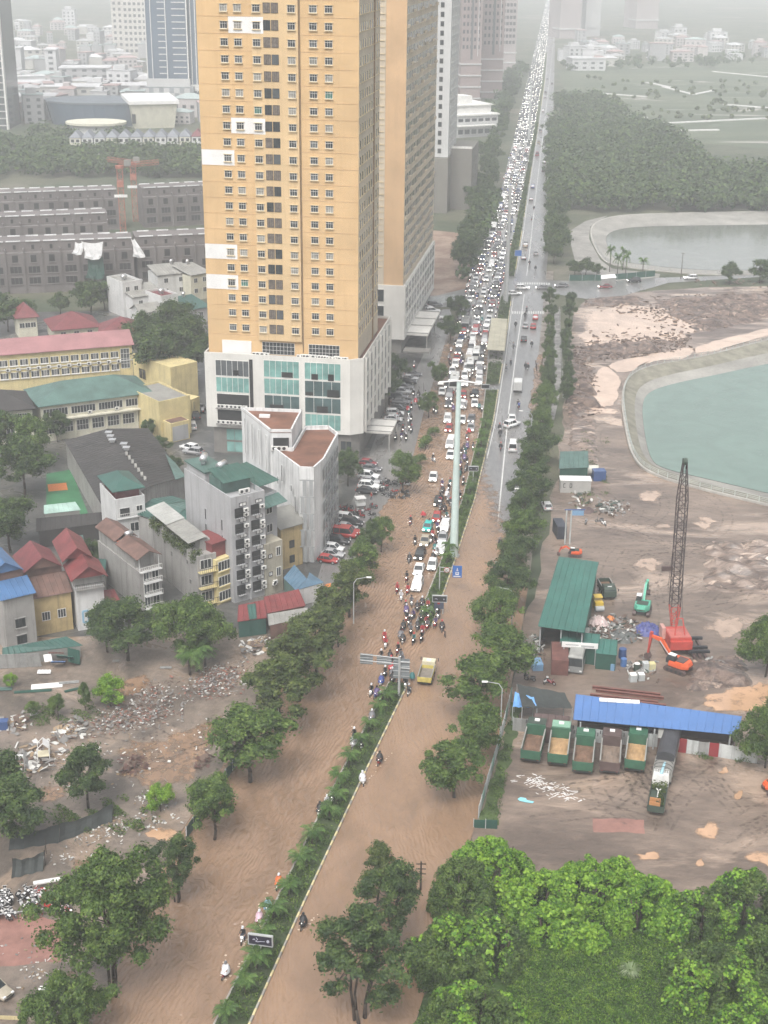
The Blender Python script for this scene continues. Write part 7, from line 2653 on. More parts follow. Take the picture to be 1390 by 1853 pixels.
# buses
def bus(loc,rz,L,label,m,roofm,z=0.06,H=3.1,W_=1.22,lit=True):
 o = thing('bus',label,'bus',(loc.x,loc.y,z),rz)
 h = L/2
 b = MB()
 loft(b,[[(-W_,-h,0.35),(W_,-h,0.35),(W_,h,0.35),(-W_,h,0.35)],[(-W_,-h,1.35),(W_,-h,1.35),(W_,h,1.35),(-W_,h,1.35)],[(-W_*0.94,-h+0.1,H-0.25),(W_*0.94,-h+0.1,H-0.25),(W_*0.94,h-0.15,H-0.25),(-W_*0.94,h-0.15,H-0.25)]])
 part('body',b,[m],o)
 r = MB()
 loft(r,[[(-W_*0.94,-h+0.1,H-0.25),(W_*0.94,-h+0.1,H-0.25),(W_*0.94,h-0.15,H-0.25),(-W_*0.94,h-0.15,H-0.25)],[(-W_*0.8,-h+0.3,H),(W_*0.8,-h+0.3,H),(W_*0.8,h-0.4,H),(-W_*0.8,h-0.4,H)]])
 rf = part('roof',r,[roofm],o)
 part('roof_hatch',MB().box(-0.4,0.4,-0.4,0.4,H,H+0.12),[M_greys],rf)
 part('roof_unit',MB().box(-0.8,0.8,-h*0.7,-h*0.3,H,H+0.22),[roofm],rf)
 part('windscreen',MB().quad((-W_*0.9,h+0.01,1.4),(W_*0.9,h+0.01,1.4),(W_*0.86,h-0.13,H-0.4),(-W_*0.86,h-0.13,H-0.4)),[M_glass],o)
 part('rear_window',MB().quad((-W_*0.8,-h-0.01,1.6),(-W_*0.78,-h+0.08,H-0.5),(W_*0.78,-h+0.08,H-0.5),(W_*0.8,-h-0.01,1.6)),[M_glass],o)
 for s in (-1,1):
  n = int(L/1.5)
  for k in range(n):
   y = -h+0.9+k*(L-1.6)/n
   part('side_window',MB().quad((s*W_*1.004,y,1.45),(s*W_*0.962,y,H-0.5),(s*W_*0.962,y+1.15,H-0.5),(s*W_*1.004,y+1.15,1.45)),[M_glass],o)
  part('headlight',MB().box(s*W_*0.75-0.18,s*W_*0.75+0.18,h-0.05,h+0.03,0.6,0.8),[M_lamp_on if lit else M_lamp],o)
  for y in (-h*0.6,h*0.62):
   link('wheel',ME_WHEELB,o,(s*(W_-0.16),y,0.46))
 return o
M_busw = paint('bus_white',(0.6,0.6,0.58))
M_busg = mat('bus_grey',(0.2,0.205,0.2),0.5,0.15,0.6)
q = P(826,700)
bus(P(822,701),heading(-road_dir(MED_L,350)),8.0,'white bus with square roof hatch in the jam above the mast arm',M_busw,M_busw)
bus(P(843,596),heading(-road_dir(MED_L,410)),8.5,'grey bus in the jam beside the dark verge trees',M_busg,M_busg)
bus(P(862,648),heading(-road_dir(MED_L,375)),6.5,'white minibus in the jam beside the bus shelter',M_busw,M_busw,H=2.6,W_=1.0)
bus(P(851,668),heading(-road_dir(MED_L,365)),6.0,'silver minibus in the jam below the bus shelter',M_busg,M_busw,H=2.5,W_=1.0)
bus(P(893,420),heading(-road_dir(MED_L,560)),10,'cream bus stuck far back in the jam',M_busw,M_busw)
a,b = P(1040,1218),P(1052,1168)
bus((a+b)/2,heading(a-b),(a-b).length+1.2,'derelict grey bus without side glass under the green sheds',M_busg,mat('bus_roof_faded',(0.27,0.27,0.25),0.6,0.25,0.6),lit=False)
# white box truck on the right carriageway
q = P(937,707)
o = thing('box_truck','white box truck driving towards the flood on the right carriageway','truck',(q.x,q.y,0.06),heading(road_dir(LINE,q.y)))
part('box',MB().box(-1.0,1.0,-2.6,1.2,0.8,2.9),[M_busw],o)
cb = MB()
loft(cb,[[(-1,1.35,0.5),(1,1.35,0.5),(1,2.9,0.5),(-1,2.9,0.5)],[(-1,1.35,1.3),(1,1.35,1.3),(1,2.9,1.3),(-1,2.9,1.3)],[(-0.92,1.35,2.2),(0.92,1.35,2.2),(0.92,2.5,2.2),(-0.92,2.5,2.2)]])
part('cab',cb,[M_busw],o)
part('rear_door',MB().box(-0.9,0.9,-2.64,-2.6,0.9,2.8),[M_pale],o)
part('bumper',MB().box(-1,1,-2.6,-2.4,0.45,0.7),[M_black],o)
for s in (-1,1):
 for y in (-1.6,2.1):
  link('wheel',ME_WHEEL,o,(s*0.9,y,0.34),0,1.1)

# ------------------------------------------------------------------ motorbikes and riders
def skin_mesh(name,verts,edges,root,sub=1):
 me = bpy.data.meshes.new('tmp')
 me.from_pydata([v[:3] for v in verts],edges,[])
 o = bpy.data.objects.new('tmp',me)
 COL.objects.link(o)
 md = o.modifiers.new('s','SKIN')
 for i,v in enumerate(verts):
  sv = me.skin_vertices[0].data[i]
  sv.radius = (v[3],v[4] if len(v) > 4 else v[3])
  sv.use_root = (i == root)
 s = o.modifiers.new('u','SUBSURF')
 s.levels = s.render_levels = sub
 dg = bpy.context.evaluated_depsgraph_get()
 out = bpy.data.meshes.new_from_object(o.evaluated_get(dg))
 out.name = name
 bpy.data.objects.remove(o)
 out.polygons.foreach_set('use_smooth',[True]*len(out.polygons))
 return out
def person_verts(pose):
 if pose == 'ride':
  v = [(0,-0.25,0.84,.16,.13),(0,-0.2,1.05,.15,.12),(0,-0.14,1.28,.18,.12),(0,-0.1,1.42,.06),(0,-0.06,1.56,.095,.11),(0,-0.04,1.68,.08,.1)]
  leg = lambda s: [(s*.12,-.18,.82,.1),(s*.2,.22,.74,.085),(s*.18,.14,.34,.06),(s*.17,.3,.3,.05,.045)]
  arm = lambda s: [(s*.2,-.13,1.32,.075),(s*.28,.1,1.08,.055),(s*.27,.34,1.02,.042),(s*.25,.42,1.02,.04)]
 else:
  v = [(0,0,.92,.15,.11),(0,0,1.12,.14,.1),(0,0,1.36,.18,.11),(0,0,1.48,.06),(0,.02,1.6,.09,.105),(0,.02,1.72,.08,.1)]
  leg = lambda s: [(s*.1,0,.9,.095),(s*.12,.06*s,.5,.07),(s*.12,.1*s,.1,.05),(s*.13,.1*s+.14,.05,.045)]
  arm = lambda s: [(s*.2,0,1.38,.07),(s*.28,.05,1.1,.05),(s*.26,.2,.9,.04),(s*.25,.26,.86,.038)]
 e = [(0,1),(1,2),(2,3),(3,4),(4,5)]
 for s in (-1,1):
  i = len(v)
  v += leg(s)
  e += [(0,i),(i,i+1),(i+1,i+2),(i+2,i+3)]
  i = len(v)
  v += arm(s)
  e += [(2,i),(i,i+1),(i+1,i+2),(i+2,i+3)]
  if pose != 'ride':
   pass
  # fingers, unequal and bent
  hx,hy,hz = v[-1][:3]
  for k,(dx,ln) in enumerate(((-.03,.05),(-.01,.065),(.012,.06),(.032,.045))):
   j = len(v)
   v.append((hx+dx,hy+ln*.6,hz-0.01,.01))
   v.append((hx+dx,hy+ln,hz-0.035,.008))
   e += [(i+3,j),(j,j+1)]
  j = len(v)
  v.append((hx-s*.045,hy+.01,hz-.01,.011))
  e.append((i+3,j))
 return v,e
M_skin = mat('skin',(0.42,0.24,0.16),0.6,0.05,2)
M_trous = [mat('trousers_%s' % n,c,0.8,0.1,2) for n,c in (('dark',(0.02,0.02,0.025)),('blue',(0.03,0.045,0.09)))]
SHIRT = {n: mat('cloth_'+n,c,0.55,0.12,2) for n,c in (('black',(0.018,0.018,0.02)),('white',(0.6,0.6,0.62)),('red',(0.4,0.04,0.05)),('blue',(0.06,0.09,0.3)),('skyblue',(0.3,0.5,0.68)),('pink',(0.55,0.38,0.45)),('orange',(0.55,0.13,0.03)),('green',(0.04,0.2,0.1)),('grey',(0.15,0.15,0.16)),('purple',(0.09,0.06,0.16)),('teal',(0.03,0.14,0.14)))}
BASE = {}
for pose in ('ride','walk'):
 v,e = person_verts(pose)
 BASE[pose] = skin_mesh('person',v,e,0)
def person_mesh(pose,shirt,tr=0):
 key = (pose,shirt,tr)
 if key in BASE:
  return BASE[key]
 me = BASE[pose].copy()
 me.name = 'person'
 me.materials.clear()
 for m in (M_skin,SHIRT[shirt],M_trous[tr]):
  me.materials.append(m)
 idx = []
 for p in me.polygons:
  c = p.center
  if c.z > 1.44:
   k = 0
  elif abs(c.x) > 0.2 and c.y > (0.28 if pose == 'ride' else 0.12):
   k = 0 if c.z > 0.8 else 2
  elif c.z > (0.86 if pose == 'ride' else 0.88):
   k = 1
  else:
   k = 2
  idx.append(k)
 me.polygons.foreach_set('material_index',idx)
 BASE[key] = me
 return me
def poncho(col):
 key = ('poncho',col)
 if key in BASE:
  return BASE[key]
 mb = MB()
 rings = []
 for k,(z,rx,ry,cyy) in enumerate(((1.46,.1,.11,-.09),(1.36,.26,.2,-.1),(1.15,.36,.34,-.02),(.92,.42,.5,.05),(.66,.44,.62,.04))):
  rings.append([(rx*(1+.07*math.sin(5*a+k))*math.cos(a),cyy+ry*(1+.07*math.cos(4*a+k))*math.sin(a),z-0.06*math.sin(3*a)*(k > 2)) for a in [2*math.pi*j/16 for j in range(16)]])
 loft(mb,rings,0,False)
 BASE[key] = mb.mesh('raincoat',[SHIRT[col]],True)
 return BASE[key]
def helmet(col):
 key = ('helmet',col)
 if key not in BASE:
  mb = MB().ball((0,0,0),.15,.17,.16,12,6,0,-0.3).box(-.1,.1,.12,.24,-.04,-.02)
  BASE[key] = mb.mesh('helmet',[SHIRT[col]],True)
 return BASE[key]
def bike_parts(col):
 key = ('bike',col)
 if key in BASE:
  return BASE[key]
 body = MB()
 loft(body,[[(-.1,-.75,.55),(.1,-.75,.55),(.08,-.75,.72),(-.08,-.75,.72)],[(-.17,-.45,.38),(.17,-.45,.38),(.14,-.45,.76),(-.14,-.45,.76)],[(-.17,-.05,.28),(.17,-.05,.28),(.13,-.05,.7),(-.13,-.05,.7)],[(-.17,.12,.24),(.17,.12,.24),(.17,.12,.36),(-.17,.12,.36)],[(-.16,.35,.26),(.16,.35,.26),(.16,.35,.4),(-.16,.35,.4)]])
 loft(body,[[(-.2,.34,.3),(.2,.34,.3),(.2,.4,.3),(-.2,.4,.3)],[(-.2,.42,.7),(.2,.42,.7),(.2,.5,.7),(-.2,.5,.7)],[(-.14,.42,.98),(.14,.42,.98),(.12,.54,.96),(-.12,.54,.96)]])
 body.box(-.07,.07,.5,.8,.5,.58)
 seat = MB()
 loft(seat,[[(-.1,-.72,.73),(.1,-.72,.73),(.1,-.72,.8),(-.1,-.72,.8)],[(-.15,-.4,.76),(.15,-.4,.76),(.15,-.4,.84),(-.15,-.4,.84)],[(-.12,.0,.7),(.12,.0,.7),(.1,.0,.78),(-.1,.0,.78)]])
 wheel = MB().tube((-.05,0,0),(.05,0,0),.27,n=14,m=0).tube((-.055,0,0),(.055,0,0),.17,n=10,m=1)
 bar = MB().tube((-.34,.42,1.0),(.34,.42,1.0),.02,n=5).tube((0,.45,.8),(0,.42,1.0),.03,n=5).box(-.36,-.3,.42,.44,1.08,1.18).box(.3,.36,.42,.44,1.08,1.18)
 lamp = MB().ball((0,.5,.86),.09,.07,.08,8,5)
 P_ = PAINT[col]
 one = MB()
 for mb_,k in ((body,0),(seat,1),(bar,1),(lamp,2)):
  i = len(one.v)
  one.v += mb_.v
  one.f += [tuple(i+q for q in f) for f in mb_.f]
  one.m += [k]*len(mb_.f)
 for y in (.68,-.55):
  one.tube((-.05,y,.27),(.05,y,.27),.27,n=12,m=1)
 BASE[key] = dict(body=body.mesh('body',[P_],True),seat=seat.mesh('seat',[M_black],True),wheel=wheel.mesh('wheel',[M_tyre,M_rim]),bar=bar.mesh('handlebar',[M_black]),lamp=lamp.mesh('headlight',[M_lamp_on]),lamp0=lamp.mesh('headlight',[M_lamp]),one=one.mesh('motorbike',[P_,M_black,M_lamp_on]),one0=one.mesh('motorbike',[P_,M_black,M_lamp]))
 return BASE[key]
def motorbike(loc,rz,col,label,group=None,detail=True,lit=True,z=0.0,scale=1.0):
 b = bike_parts(col)
 if not detail:
  return tag(link('motorbike',b['one'] if lit else b['one0'],None,(loc.x,loc.y,z),rz,scale),label,'motorbike',group)
 o = thing('motorbike',label,'motorbike',(loc.x,loc.y,z),rz,group,scale)
 link('body',b['body'],o)
 link('seat',b['seat'],o)
 link('handlebar',b['bar'],o)
 link('headlight',b['lamp'] if lit else b['lamp0'],o)
 link('wheel',b['wheel'],o,(0,.68,.27))
 link('wheel',b['wheel'],o,(0,-.55,.27))
 return o
def person(loc,rz,pose,shirt,label,group=None,rain=None,hat=None,z=0.0,detail=True,scale=1.0):
 o = tag(link('person',person_mesh(pose,shirt,R.randrange(2)),None,(loc.x,loc.y,z),rz,scale),label,'person',group)
 if rain:
  link('raincoat',poncho(rain),o,(0,0 if pose == 'ride' else 0.1,0 if pose == 'ride' else 0.06))
 if hat:
  link('helmet',helmet(hat),o,(0,-0.04 if pose == 'ride' else 0.02,1.68 if pose == 'ride' else 1.72))
 return o
def rider(x,y,dr,bcol,shirt,rain,hat,where,loc=None,group='motorbike riders in the flood',detail=True,z=0.02,lit=True,blab=None,plab=None,scale=1.12):
 q = loc if loc is not None else P(x,y)
 line = MED_L
 d = -road_dir(line,max(70,q.y))
 rz = heading(d)+dr
 desc = f'{rain} raincoat' if rain else f'{shirt} top'
 motorbike(q,rz,bcol,blab or f'{bcol} motorbike ridden {where}',group,detail,lit,z,scale)
 person(q,rz,'ride',shirt,plab or f'rider in {desc} with {hat} helmet {where}',group.replace('motorbike riders','people'),rain,hat,z,detail,scale)
A = math.pi
near_r = [(505,1606,0,'white','orange','orange','white','left of the median palms, above the dark billboard'),(485,1650,0.1,'white','skyblue','skyblue','black','beside the median ahead of the pink raincoat'),
          (470,1672,0,'maroon','pink','pink','white','between the blue raincoat and the dark billboard'),(440,1703,0.1,'white','black',None,'white','immediately left of the dark billboard'),(409,1767,-0.1,'maroon','grey','white','grey','nearest the bottom edge left of the median'),
          (549,1678,0,'black','black','black','black','alone on the right carriageway near the bottom'),(579,1474,0,'white','black','black','black','leading the pale helmeted group by the palms'),(601,1450,0.2,'white','white',None,'white','under the palms in the group with pale helmets'),(592,1462,0.1,'silver','white',None,'white','between the black raincoat and the palms'),
          (640,1352,0,'silver','white','white','black','splashing past the palms'),(641,1338,0.1,'black','black',None,'white','right behind the splashing white raincoat'),(654,1354,0.2,'white','black','black','black','hugging the palms beside the white raincoat'),
          (687,1382,0,'red','black','black','black','at the yellow kerb on the other carriageway'),(656,1418,0.4,'white','white','white','white','half hidden under the median palms'),(673,1305,0,'silver','grey','grey','white','hidden between palms right of the water'),
          (672,1258,0,'white','black',None,'white','leading at the left of the median end'),(682,1262,-0.2,'blue','purple','purple','black','in the purple coat behind the leading rider'),(688,1272,0.2,'maroon','black','black','white','third in the file at the median end'),
          (690,1240,0,'white','blue','blue','white','below the sign gantry arm'),(697,1225,0,'black','black',None,'white','right below the sign gantry'),(690,1195,0,'white','black',None,'white','just above the sign gantry arm'),
          (696,1160,0,'red','red',None,'white','in a pair farther left above the gantry'),(698,1172,0.1,'white','red',None,'red','second of the pair above the gantry'),(720,1183,0,'maroon','black',None,'red','above the crowd at the gantry'),
          (740,1258,A,'white','black',None,'white','squeezing along the yellow kerb beside the tipper truck'),(865,1110,A,'black','black','black','black','alone in the middle of the right carriageway flood'),(784,836,0.6,'white','black',None,'white','alone behind the white sedan in open water'),
          (743,950,0,'maroon','black',None,'red','left of the teal taxi in open water'),(751,986,0.1,'grey','black',None,'black','left of the beige sedan in open water'),(741,1018,0,'silver','black','black','grey','left of the black sedan in open water'),(736,1052,0,'maroon','black',None,'black','left of the leading white car'),
          (719,1073,0,'maroon','red',None,'red','farthest left beside the leading white car'),(738,1075,0,'red','red',None,'black','just in front of the leading white car'),(726,1087,0.2,'white','white',None,'white','ahead of the leading white car at left')]
for x,y,dr,bc,sh,rn,ht,wh_ in near_r:
 rider(x,y,dr,bc,sh,rn,ht,wh_)
cl = ['black','black','grey','white','red','silver','maroon','black']
tops = ['black','black','grey','black','white','red','purple','teal','grey','black']
hats = ['white','white','black','red','grey','black','grey']
def crowd(n,fn,where,group,detail,lit=True,zz=0.02):
 used = []
 k = 0
 tries = 0
 while k < n and tries < n*30:
  tries += 1
  q = fn()
  if any((q-u).length < 1.15 for u in used):
   continue
  used.append(q)
  sh = R.choice(tops)
  rain = sh if R.random() < 0.4 else None
  bc,ht = R.choice(cl),R.choice(hats)
  desc = f'{rain} raincoat' if rain else f'{sh} top'
  rider(0,0,R.uniform(-.25,.25),bc,sh,rain,ht,where,q,group,detail,zz,lit,
              f'{bc} motorbike, {ordinal(k)} {where}',f'{ordinal(k)} rider, in {sh}, {where}')
  k += 1
crowd(17,lambda: P(R.uniform(722,765),R.uniform(1095,1172)),'in the loose pack ahead of the jam','motorbike riders ahead of the jam',True)
crowd(14,lambda: P(R.uniform(705,735),R.uniform(1192,1245)),'in the crowd at the sign gantry','motorbike riders at the sign gantry',True)
crowd(10,lambda: P(R.uniform(765,800),R.uniform(1100,1142)),'around the black board in the median gap','motorbike riders at the median gap',True)
def lane_gap():
 q = P(R.choice((779,787,790))+R.uniform(-4,4),R.uniform(955,1040))
 return q
crowd(9,lane_gap,'filtering between the leading cars','motorbike riders between the leading cars',True)
crowd(26,lambda: med_at(R.uniform(255,305),R.uniform(-0.95,-0.1)),'packed beside the median right of the mast','motorbike riders beside the median',True)
crowd(14,lambda: P(R.uniform(796,815),R.uniform(880,955)),'filtering between the mast and the dark sedan','motorbike riders left of the mast',True)
def jamspot(y0,y1):
 y = R.uniform(y0,y1)
 f = R.choice((0.04,0.36,0.68,0.97,0.36,0.68))+R.uniform(-.05,.05)
 return at_y(ROAD_L,y).lerp(at_y(MED_L,y),f)
crowd(46,lambda: jamspot(318,430),'wedged between the queues of cars near the bus shelter','motorbike riders among the near queues',True)
mb = MB()
mix_m = [PAINT['black'],PAINT['white'],PAINT['red'],M_black,M_lamp_on,SHIRT['black'],SHIRT['grey'],SHIRT['blue'],SHIRT['white'],M_skin]
srcb = bike_parts('black')['one']
bv,bf,bm_ = [tuple(v.co) for v in srcb.vertices],[tuple(p.vertices) for p in srcb.polygons],[p.material_index for p in srcb.polygons]
pv_,pe_ = person_verts('ride')
low = skin_mesh('tmp',pv_,pe_,0,0)
pv2,pf2 = [tuple(v.co) for v in low.vertices],[(tuple(p.vertices),p.center.z) for p in low.polygons]
seen_ = []
for i in range(210):
 q = jamspot(430,492) if i < 100 else jamspot(492,760)
 if any((q-u).length < 1.2 for u in seen_):
  continue
 seen_.append(q)
 M = Matrix.Translation((q.x,q.y,0.06)) @ Matrix.Rotation(heading(-road_dir(MED_L,q.y))+R.uniform(-.3,.3),4,'Z') @ Matrix.Scale(1.1,4)
 c0,c1,c2 = R.randrange(3),R.choice((5,5,6,7,8)),R.choice((8,8,5,2))
 k = len(mb.v)
 mb.v += [tuple(M @ Vector(v)) for v in bv]
 mb.f += [tuple(k+j for j in f_) for f_ in bf]
 mb.m += [{0: c0,1: 3,2: 4}[j] for j in bm_]
 k = len(mb.v)
 mb.v += [tuple(M @ Vector(v)) for v in pv2]
 mb.f += [tuple(k+j for j in f_) for f_,z_ in pf2]
 mb.m += [c2 if z_ > 1.5 else (c1 if z_ > .85 else 3) for f_,z_ in pf2]
struct('distant_riders',mb,mix_m,'stuff')
# service road traffic and parked bikes
crowd(22,lambda: P(R.uniform(715,745),R.uniform(735,800)) if R.random() < .5 else P(R.uniform(745,770),R.uniform(640,740)),'riding along the service road','motorbike riders on the service road',True)
for i in range(44):
 q = P(R.uniform(690,738),R.uniform(872,905)) if i < 26 else P(R.uniform(620,680),R.uniform(917,948))
 motorbike(q,R.uniform(0.8,1.6),R.choice(cl),'parked motorbike in the tight rows by the round tree' if i < 26 else 'parked motorbike beside the wedge building cars','motorbikes parked by the round tree' if i < 26 else 'motorbikes parked beside the cars',True,False,0.03)
for i in range(16):
 q = P(R.uniform(722,742),R.uniform(705,775))
 motorbike(q,R.uniform(1.0,1.8),R.choice(cl),'parked motorbike in the row beside the service road cars','motorbikes parked on the service road',True,False,0.03)
# right carriageway riders driving away
for i,(x,y) in enumerate([(933,592),(929,631),(924,662),(916,672),(951,668),(955,670),(937,737),(962,628),(950,575),(953,566),(904,780),(905,790),(906,815),(939,740),(958,480),(969,490),(950,470),(962,400),(966,380),(905,990),(897,1035)]):
 q = P(x,y)
 rz = heading(road_dir(LINE,max(q.y,255)))
 motorbike(q,rz,R.choice(cl),f'{ordinal(i)} motorbike listed along the right carriageway, driving away','motorbikes on the right carriageway',True,False,0.07,1.1)
 person(q,rz,'ride',R.choice(('black','grey','blue')),f'{ordinal(i)} rider along the right carriageway, seen from behind','riders on the right carriageway',R.choice((None,'black')),R.choice(hats),0.07,True,1.1)
# people on foot
for x,y,sh,rn,lab in ((746,1232,'teal','teal','person in a dark green hooded cape wading beside the tipper truck'),(848,786,'red','red','person under a red cape by the median silver car'),(765,938,'red','red','person in red cape wading left of the red hatchback'),(672,905,'red',None,'person in red top standing by the parked motorbikes'),
                      (805,1155,'black',None,'person in black wading just past the median gap'),(1015,1345,'black',None,'person standing behind the second dump truck')):
 person(P(x,y),R.uniform(0,6),'walk',sh,lab,None,rn,None,0.02)
# the farthest traffic, a mass of lit lamps nobody could count
mb = MB()
y = 805.0
while y < 3000:
 for f in (0.12,0.3,0.5,0.7,0.9):
  if R.random() < 0.85*(1-sstep(1200,3000,y)):
   q = at_y(ROAD_L,y).lerp(at_y(MED_L,y),f+R.uniform(-.05,.05))
   yy = y+R.uniform(-2,2)
   mb.taper(q.x-.85,q.x+.85,yy-2.1,yy+2.1,0.3,q.x-.85,q.x+.85,yy-2.1,yy+2.1,0.95,R.choice((0,0,1,1,2,2)))
   mb.taper(q.x-.8,q.x+.8,yy-1.2,yy+1.8,0.95,q.x-.62,q.x+.62,yy-.5,yy+1.2,1.5,3)
   for s in (-.6,.6):
    mb.box(q.x+s-.16,q.x+s+.16,yy-2.16,yy-2.1,.6,.8,4)
 y += R.uniform(6,9)
o = struct('distant_traffic',mb,[PAINT['white'],PAINT['silver'],PAINT['black'],M_glass,M_lamp_on],'stuff')
# ------------------------------------------------------------------ street furniture
M_mint = mat('mint_mast_paint',(0.5,0.6,0.57),0.45,0.1,0.5)
M_galv = mat('galvanised_steel',(0.36,0.37,0.37),0.5,0.12,1.0)
def mast(px,py,h,label,m,arm=4.0):
 q = P(px,py)
 o = thing('floodlight_mast',label,'mast',(q.x,q.y,0.3))
 z = 0
 for i in range(4):
  z1 = h*(i+1)/4
  r0,r1 = 0.78-0.1*i,0.70-0.1*i
  part('shaft',MB().tube((0,0,z),(0,0,z1),r0,r1,20,cap=False),[m],o,smooth=True)
  z = z1
 part('base_plate',MB().tube((0,0,-0.2),(0,0,0.15),1.1,n=16),[M_conc],o)
 hd = link('crossarm',MB().path([(-arm,0,h-0.1),(-0.6,0,h+0.15),(0.6,0,h+0.15),(arm,-0.2,h-0.15)],0.14,6).mesh('crossarm',[M_patch]),o)
 for s in (-1,1):
  part('floodlight',MB().box(-0.5,0.5,-0.3,0.3,-0.15,0.1),[M_patch],hd,(s*(arm-0.3),0,h-0.3))
mast(821,1008,33.2,'tall pale green floodlight mast rising from the median in the jam',M_mint,3.5)
mast(915,550,36.0,'tall grey green mast in the median at the junction',M_galv,0.9)
q = P(957,257)
mast(957,257,30,'distant mast in the median beyond the junction',M_galv,0.9)
# bus shelter
cs = [P(x,y,4.0) for x,y in ((881,632),(913,634),(918,577),(890,575))]
c = sum(cs,Vector())/4
o = thing('bus_shelter','flat pale roofed bus rapid transit shelter in the median','shelter',(c.x,c.y,0))
lo = [p-Vector((c.x,c.y,0)) for p in cs]
part('roof',ribbed(MB(),*lo,1.4,0.08,0,0.2),[mat('shelter_roof',(0.37,0.35,0.27),0.6,0.2,0.3)],o)
part('platform',MB().prism([(p.x*0.92,p.y*0.96) for p in lo],0.0,0.9),[M_conc],o)
for i in range(5):
 for a,b in ((lo[0],lo[3]),(lo[1],lo[2])):
  p = a.lerp(b,(i+0.3)/4.6)
  part('column',MB().box(-0.12,0.12,-0.12,0.12,0.9,3.8),[M_galv],o,(p.x*0.88,p.y,0))
for a,b in ((lo[0],lo[3]),(lo[1],lo[2])):
 mb = MB()
 for z in (1.3,1.9):
  mb.tube((a.x*0.93,a.y,z),(b.x*0.93,b.y,z),0.04,n=4)
 part('railing',mb,[M_galv],o)['kind'] = 'stuff'
a,b = P(884,660),P(902,660)
part('ramp',MB().prism([((a.x-c.x),a.y-c.y),(b.x-c.x,b.y-c.y),(lo[1].x*.9,lo[1].y),(lo[0].x*.9,lo[0].y)],0.36,0.75),[M_conc],o)

def board(px,py,w_,h_,zb,yaw,label,m,posts=((0,0.05),),deco=None,name='billboard',frame=M_galv,tilt=0,at=None):
 q = at or P(px,py)
 o = thing(name,label,'sign',(q.x,q.y,0.3),yaw)
 pn = part('panel',MB().box(-w_/2,w_/2,-0.12,0.12,zb,zb+h_),[m],o)
 mb = MB()
 for s in (-1,1):
  mb.box(s*w_/2-0.06,s*w_/2+0.06,-0.16,0.16,zb-0.05,zb+h_+0.05)
 mb.box(-w_/2,w_/2,-0.16,0.16,zb+h_-0.04,zb+h_+0.08).box(-w_/2,w_/2,-0.16,0.16,zb-0.08,zb+0.03)
 part('frame',mb,[frame],pn)
 for x,r in posts:
  part('post',MB().tube((x,0,-0.1),(x,0,zb),r+0.03,n=8),[M_galv],o)
 for (x,z,sw,sh,dm) in deco or ():
  part('print',MB().box(x-sw/2,x+sw/2,-0.13,-0.121,z-sh/2,z+sh/2),[dm],pn)
 return o,pn
M_night = mat('board_dark_violet',(0.022,0.017,0.035),0.3,0.2,1)
M_dblack = mat('board_black',(0.02,0.022,0.025),0.3,0.2,1)
M_ink = mat('board_pale_print',(0.42,0.42,0.5),0.5,0.3,3)
def squiggle(pn,pts,r,m,name='print'):
 part(name,MB().path([(x,-0.14,z) for x,z in pts],r,4),[m],pn)
o,pn = board(473,1745,2.7,1.25,2.4,-0.18,'dark violet billboard with pale emblem on a post in the near median',M_night)
squiggle(pn,[(-0.45,3.4),(-0.4,3.25),(-0.3,3.15),(-0.4,2.98),(-0.55,2.9),(-0.3,2.82),(0.0,2.92),(0.5,2.95)],0.035,M_ink)
squiggle(pn,[(-0.85,3.05),(-0.7,3.15),(-0.6,3.05)],0.06,M_ink)
part('emblem',MB().ball((0.85,-0.12,3.0),0.17,0.04,0.22,10,6),[M_ink],pn)
o,pn = board(795,1113,2.4,1.1,2.2,-0.05,'black framed board above the blue and red panel in the median gap',M_dblack,((-0.6,.05),(0.6,.05)))
squiggle(pn,[(-0.8,2.75),(-0.5,2.8),(-0.4,2.6)],0.05,M_ink)
part('emblem',MB().ball((0.7,-0.12,2.7),0.1,0.04,0.15,8,5),[M_ink],pn)
part('lower_panel',MB().box(-0.9,0.7,-0.1,0.1,0.9,2.1,0).box(-0.35,0.05,-0.12,-0.101,1.75,2.05,1),[mat('panel_slate_blue',(0.06,0.075,0.11),0.4),PAINT['red']],o)
o,pn = board(856,872,2.0,0.95,2.2,0.0,'black framed board in the median right of the mast',M_dblack)
squiggle(pn,[(-0.7,2.7),(-0.4,2.75),(-0.3,2.6)],0.05,M_ink)
part('emblem',MB().ball((0.6,-0.12,2.65),0.09,0.04,0.14,8,5),[M_ink],pn)
board(878,720,2.0,0.95,2.2,0.0,'dark board in the median below the bus shelter',M_dblack)
# blue bus lane sign and round speed sign on an arm
M_sblue = mat('sign_blue',(0.03,0.12,0.38),0.4,0.1,1)
q = P(795,1072)
o = thing('sign_gantry','blue bus lane sign and round speed sign on an arm over the median','sign',(q.x,q.y,0.3),-0.05)
part('post',MB().tube((0,0,-0.1),(0,0,4.6),0.1,n=8),[M_galv],o)
part('arm',MB().tube((0,0,4.5),(3.3,0,4.4),0.06,n=6),[M_galv],o)
part('arm',MB().tube((0,0,3.7),(3.3,0,3.6),0.06,n=6),[M_galv],o)
p = part('bus_lane_panel',MB().box(2.2,3.8,-0.12,-0.02,2.7,4.9),[M_sblue],o)
part('print',MB().box(2.7,3.3,-0.14,-0.121,3.2,3.75,0).box(2.8,3.2,-0.15,-0.141,3.45,3.65,1).box(2.95,3.05,-0.14,-0.121,4.0,4.5,0).box(2.8,3.2,-0.145,-0.121,4.05,4.15,0).box(2.35,3.6,-0.14,-0.121,2.85,3.0,0),[M_patch,M_sblue],p)
s = part('speed_disc',MB().tube((1.2,-0.1,4.05),(1.2,-0.04,4.05),0.52,n=20),[PAINT['red']],o)
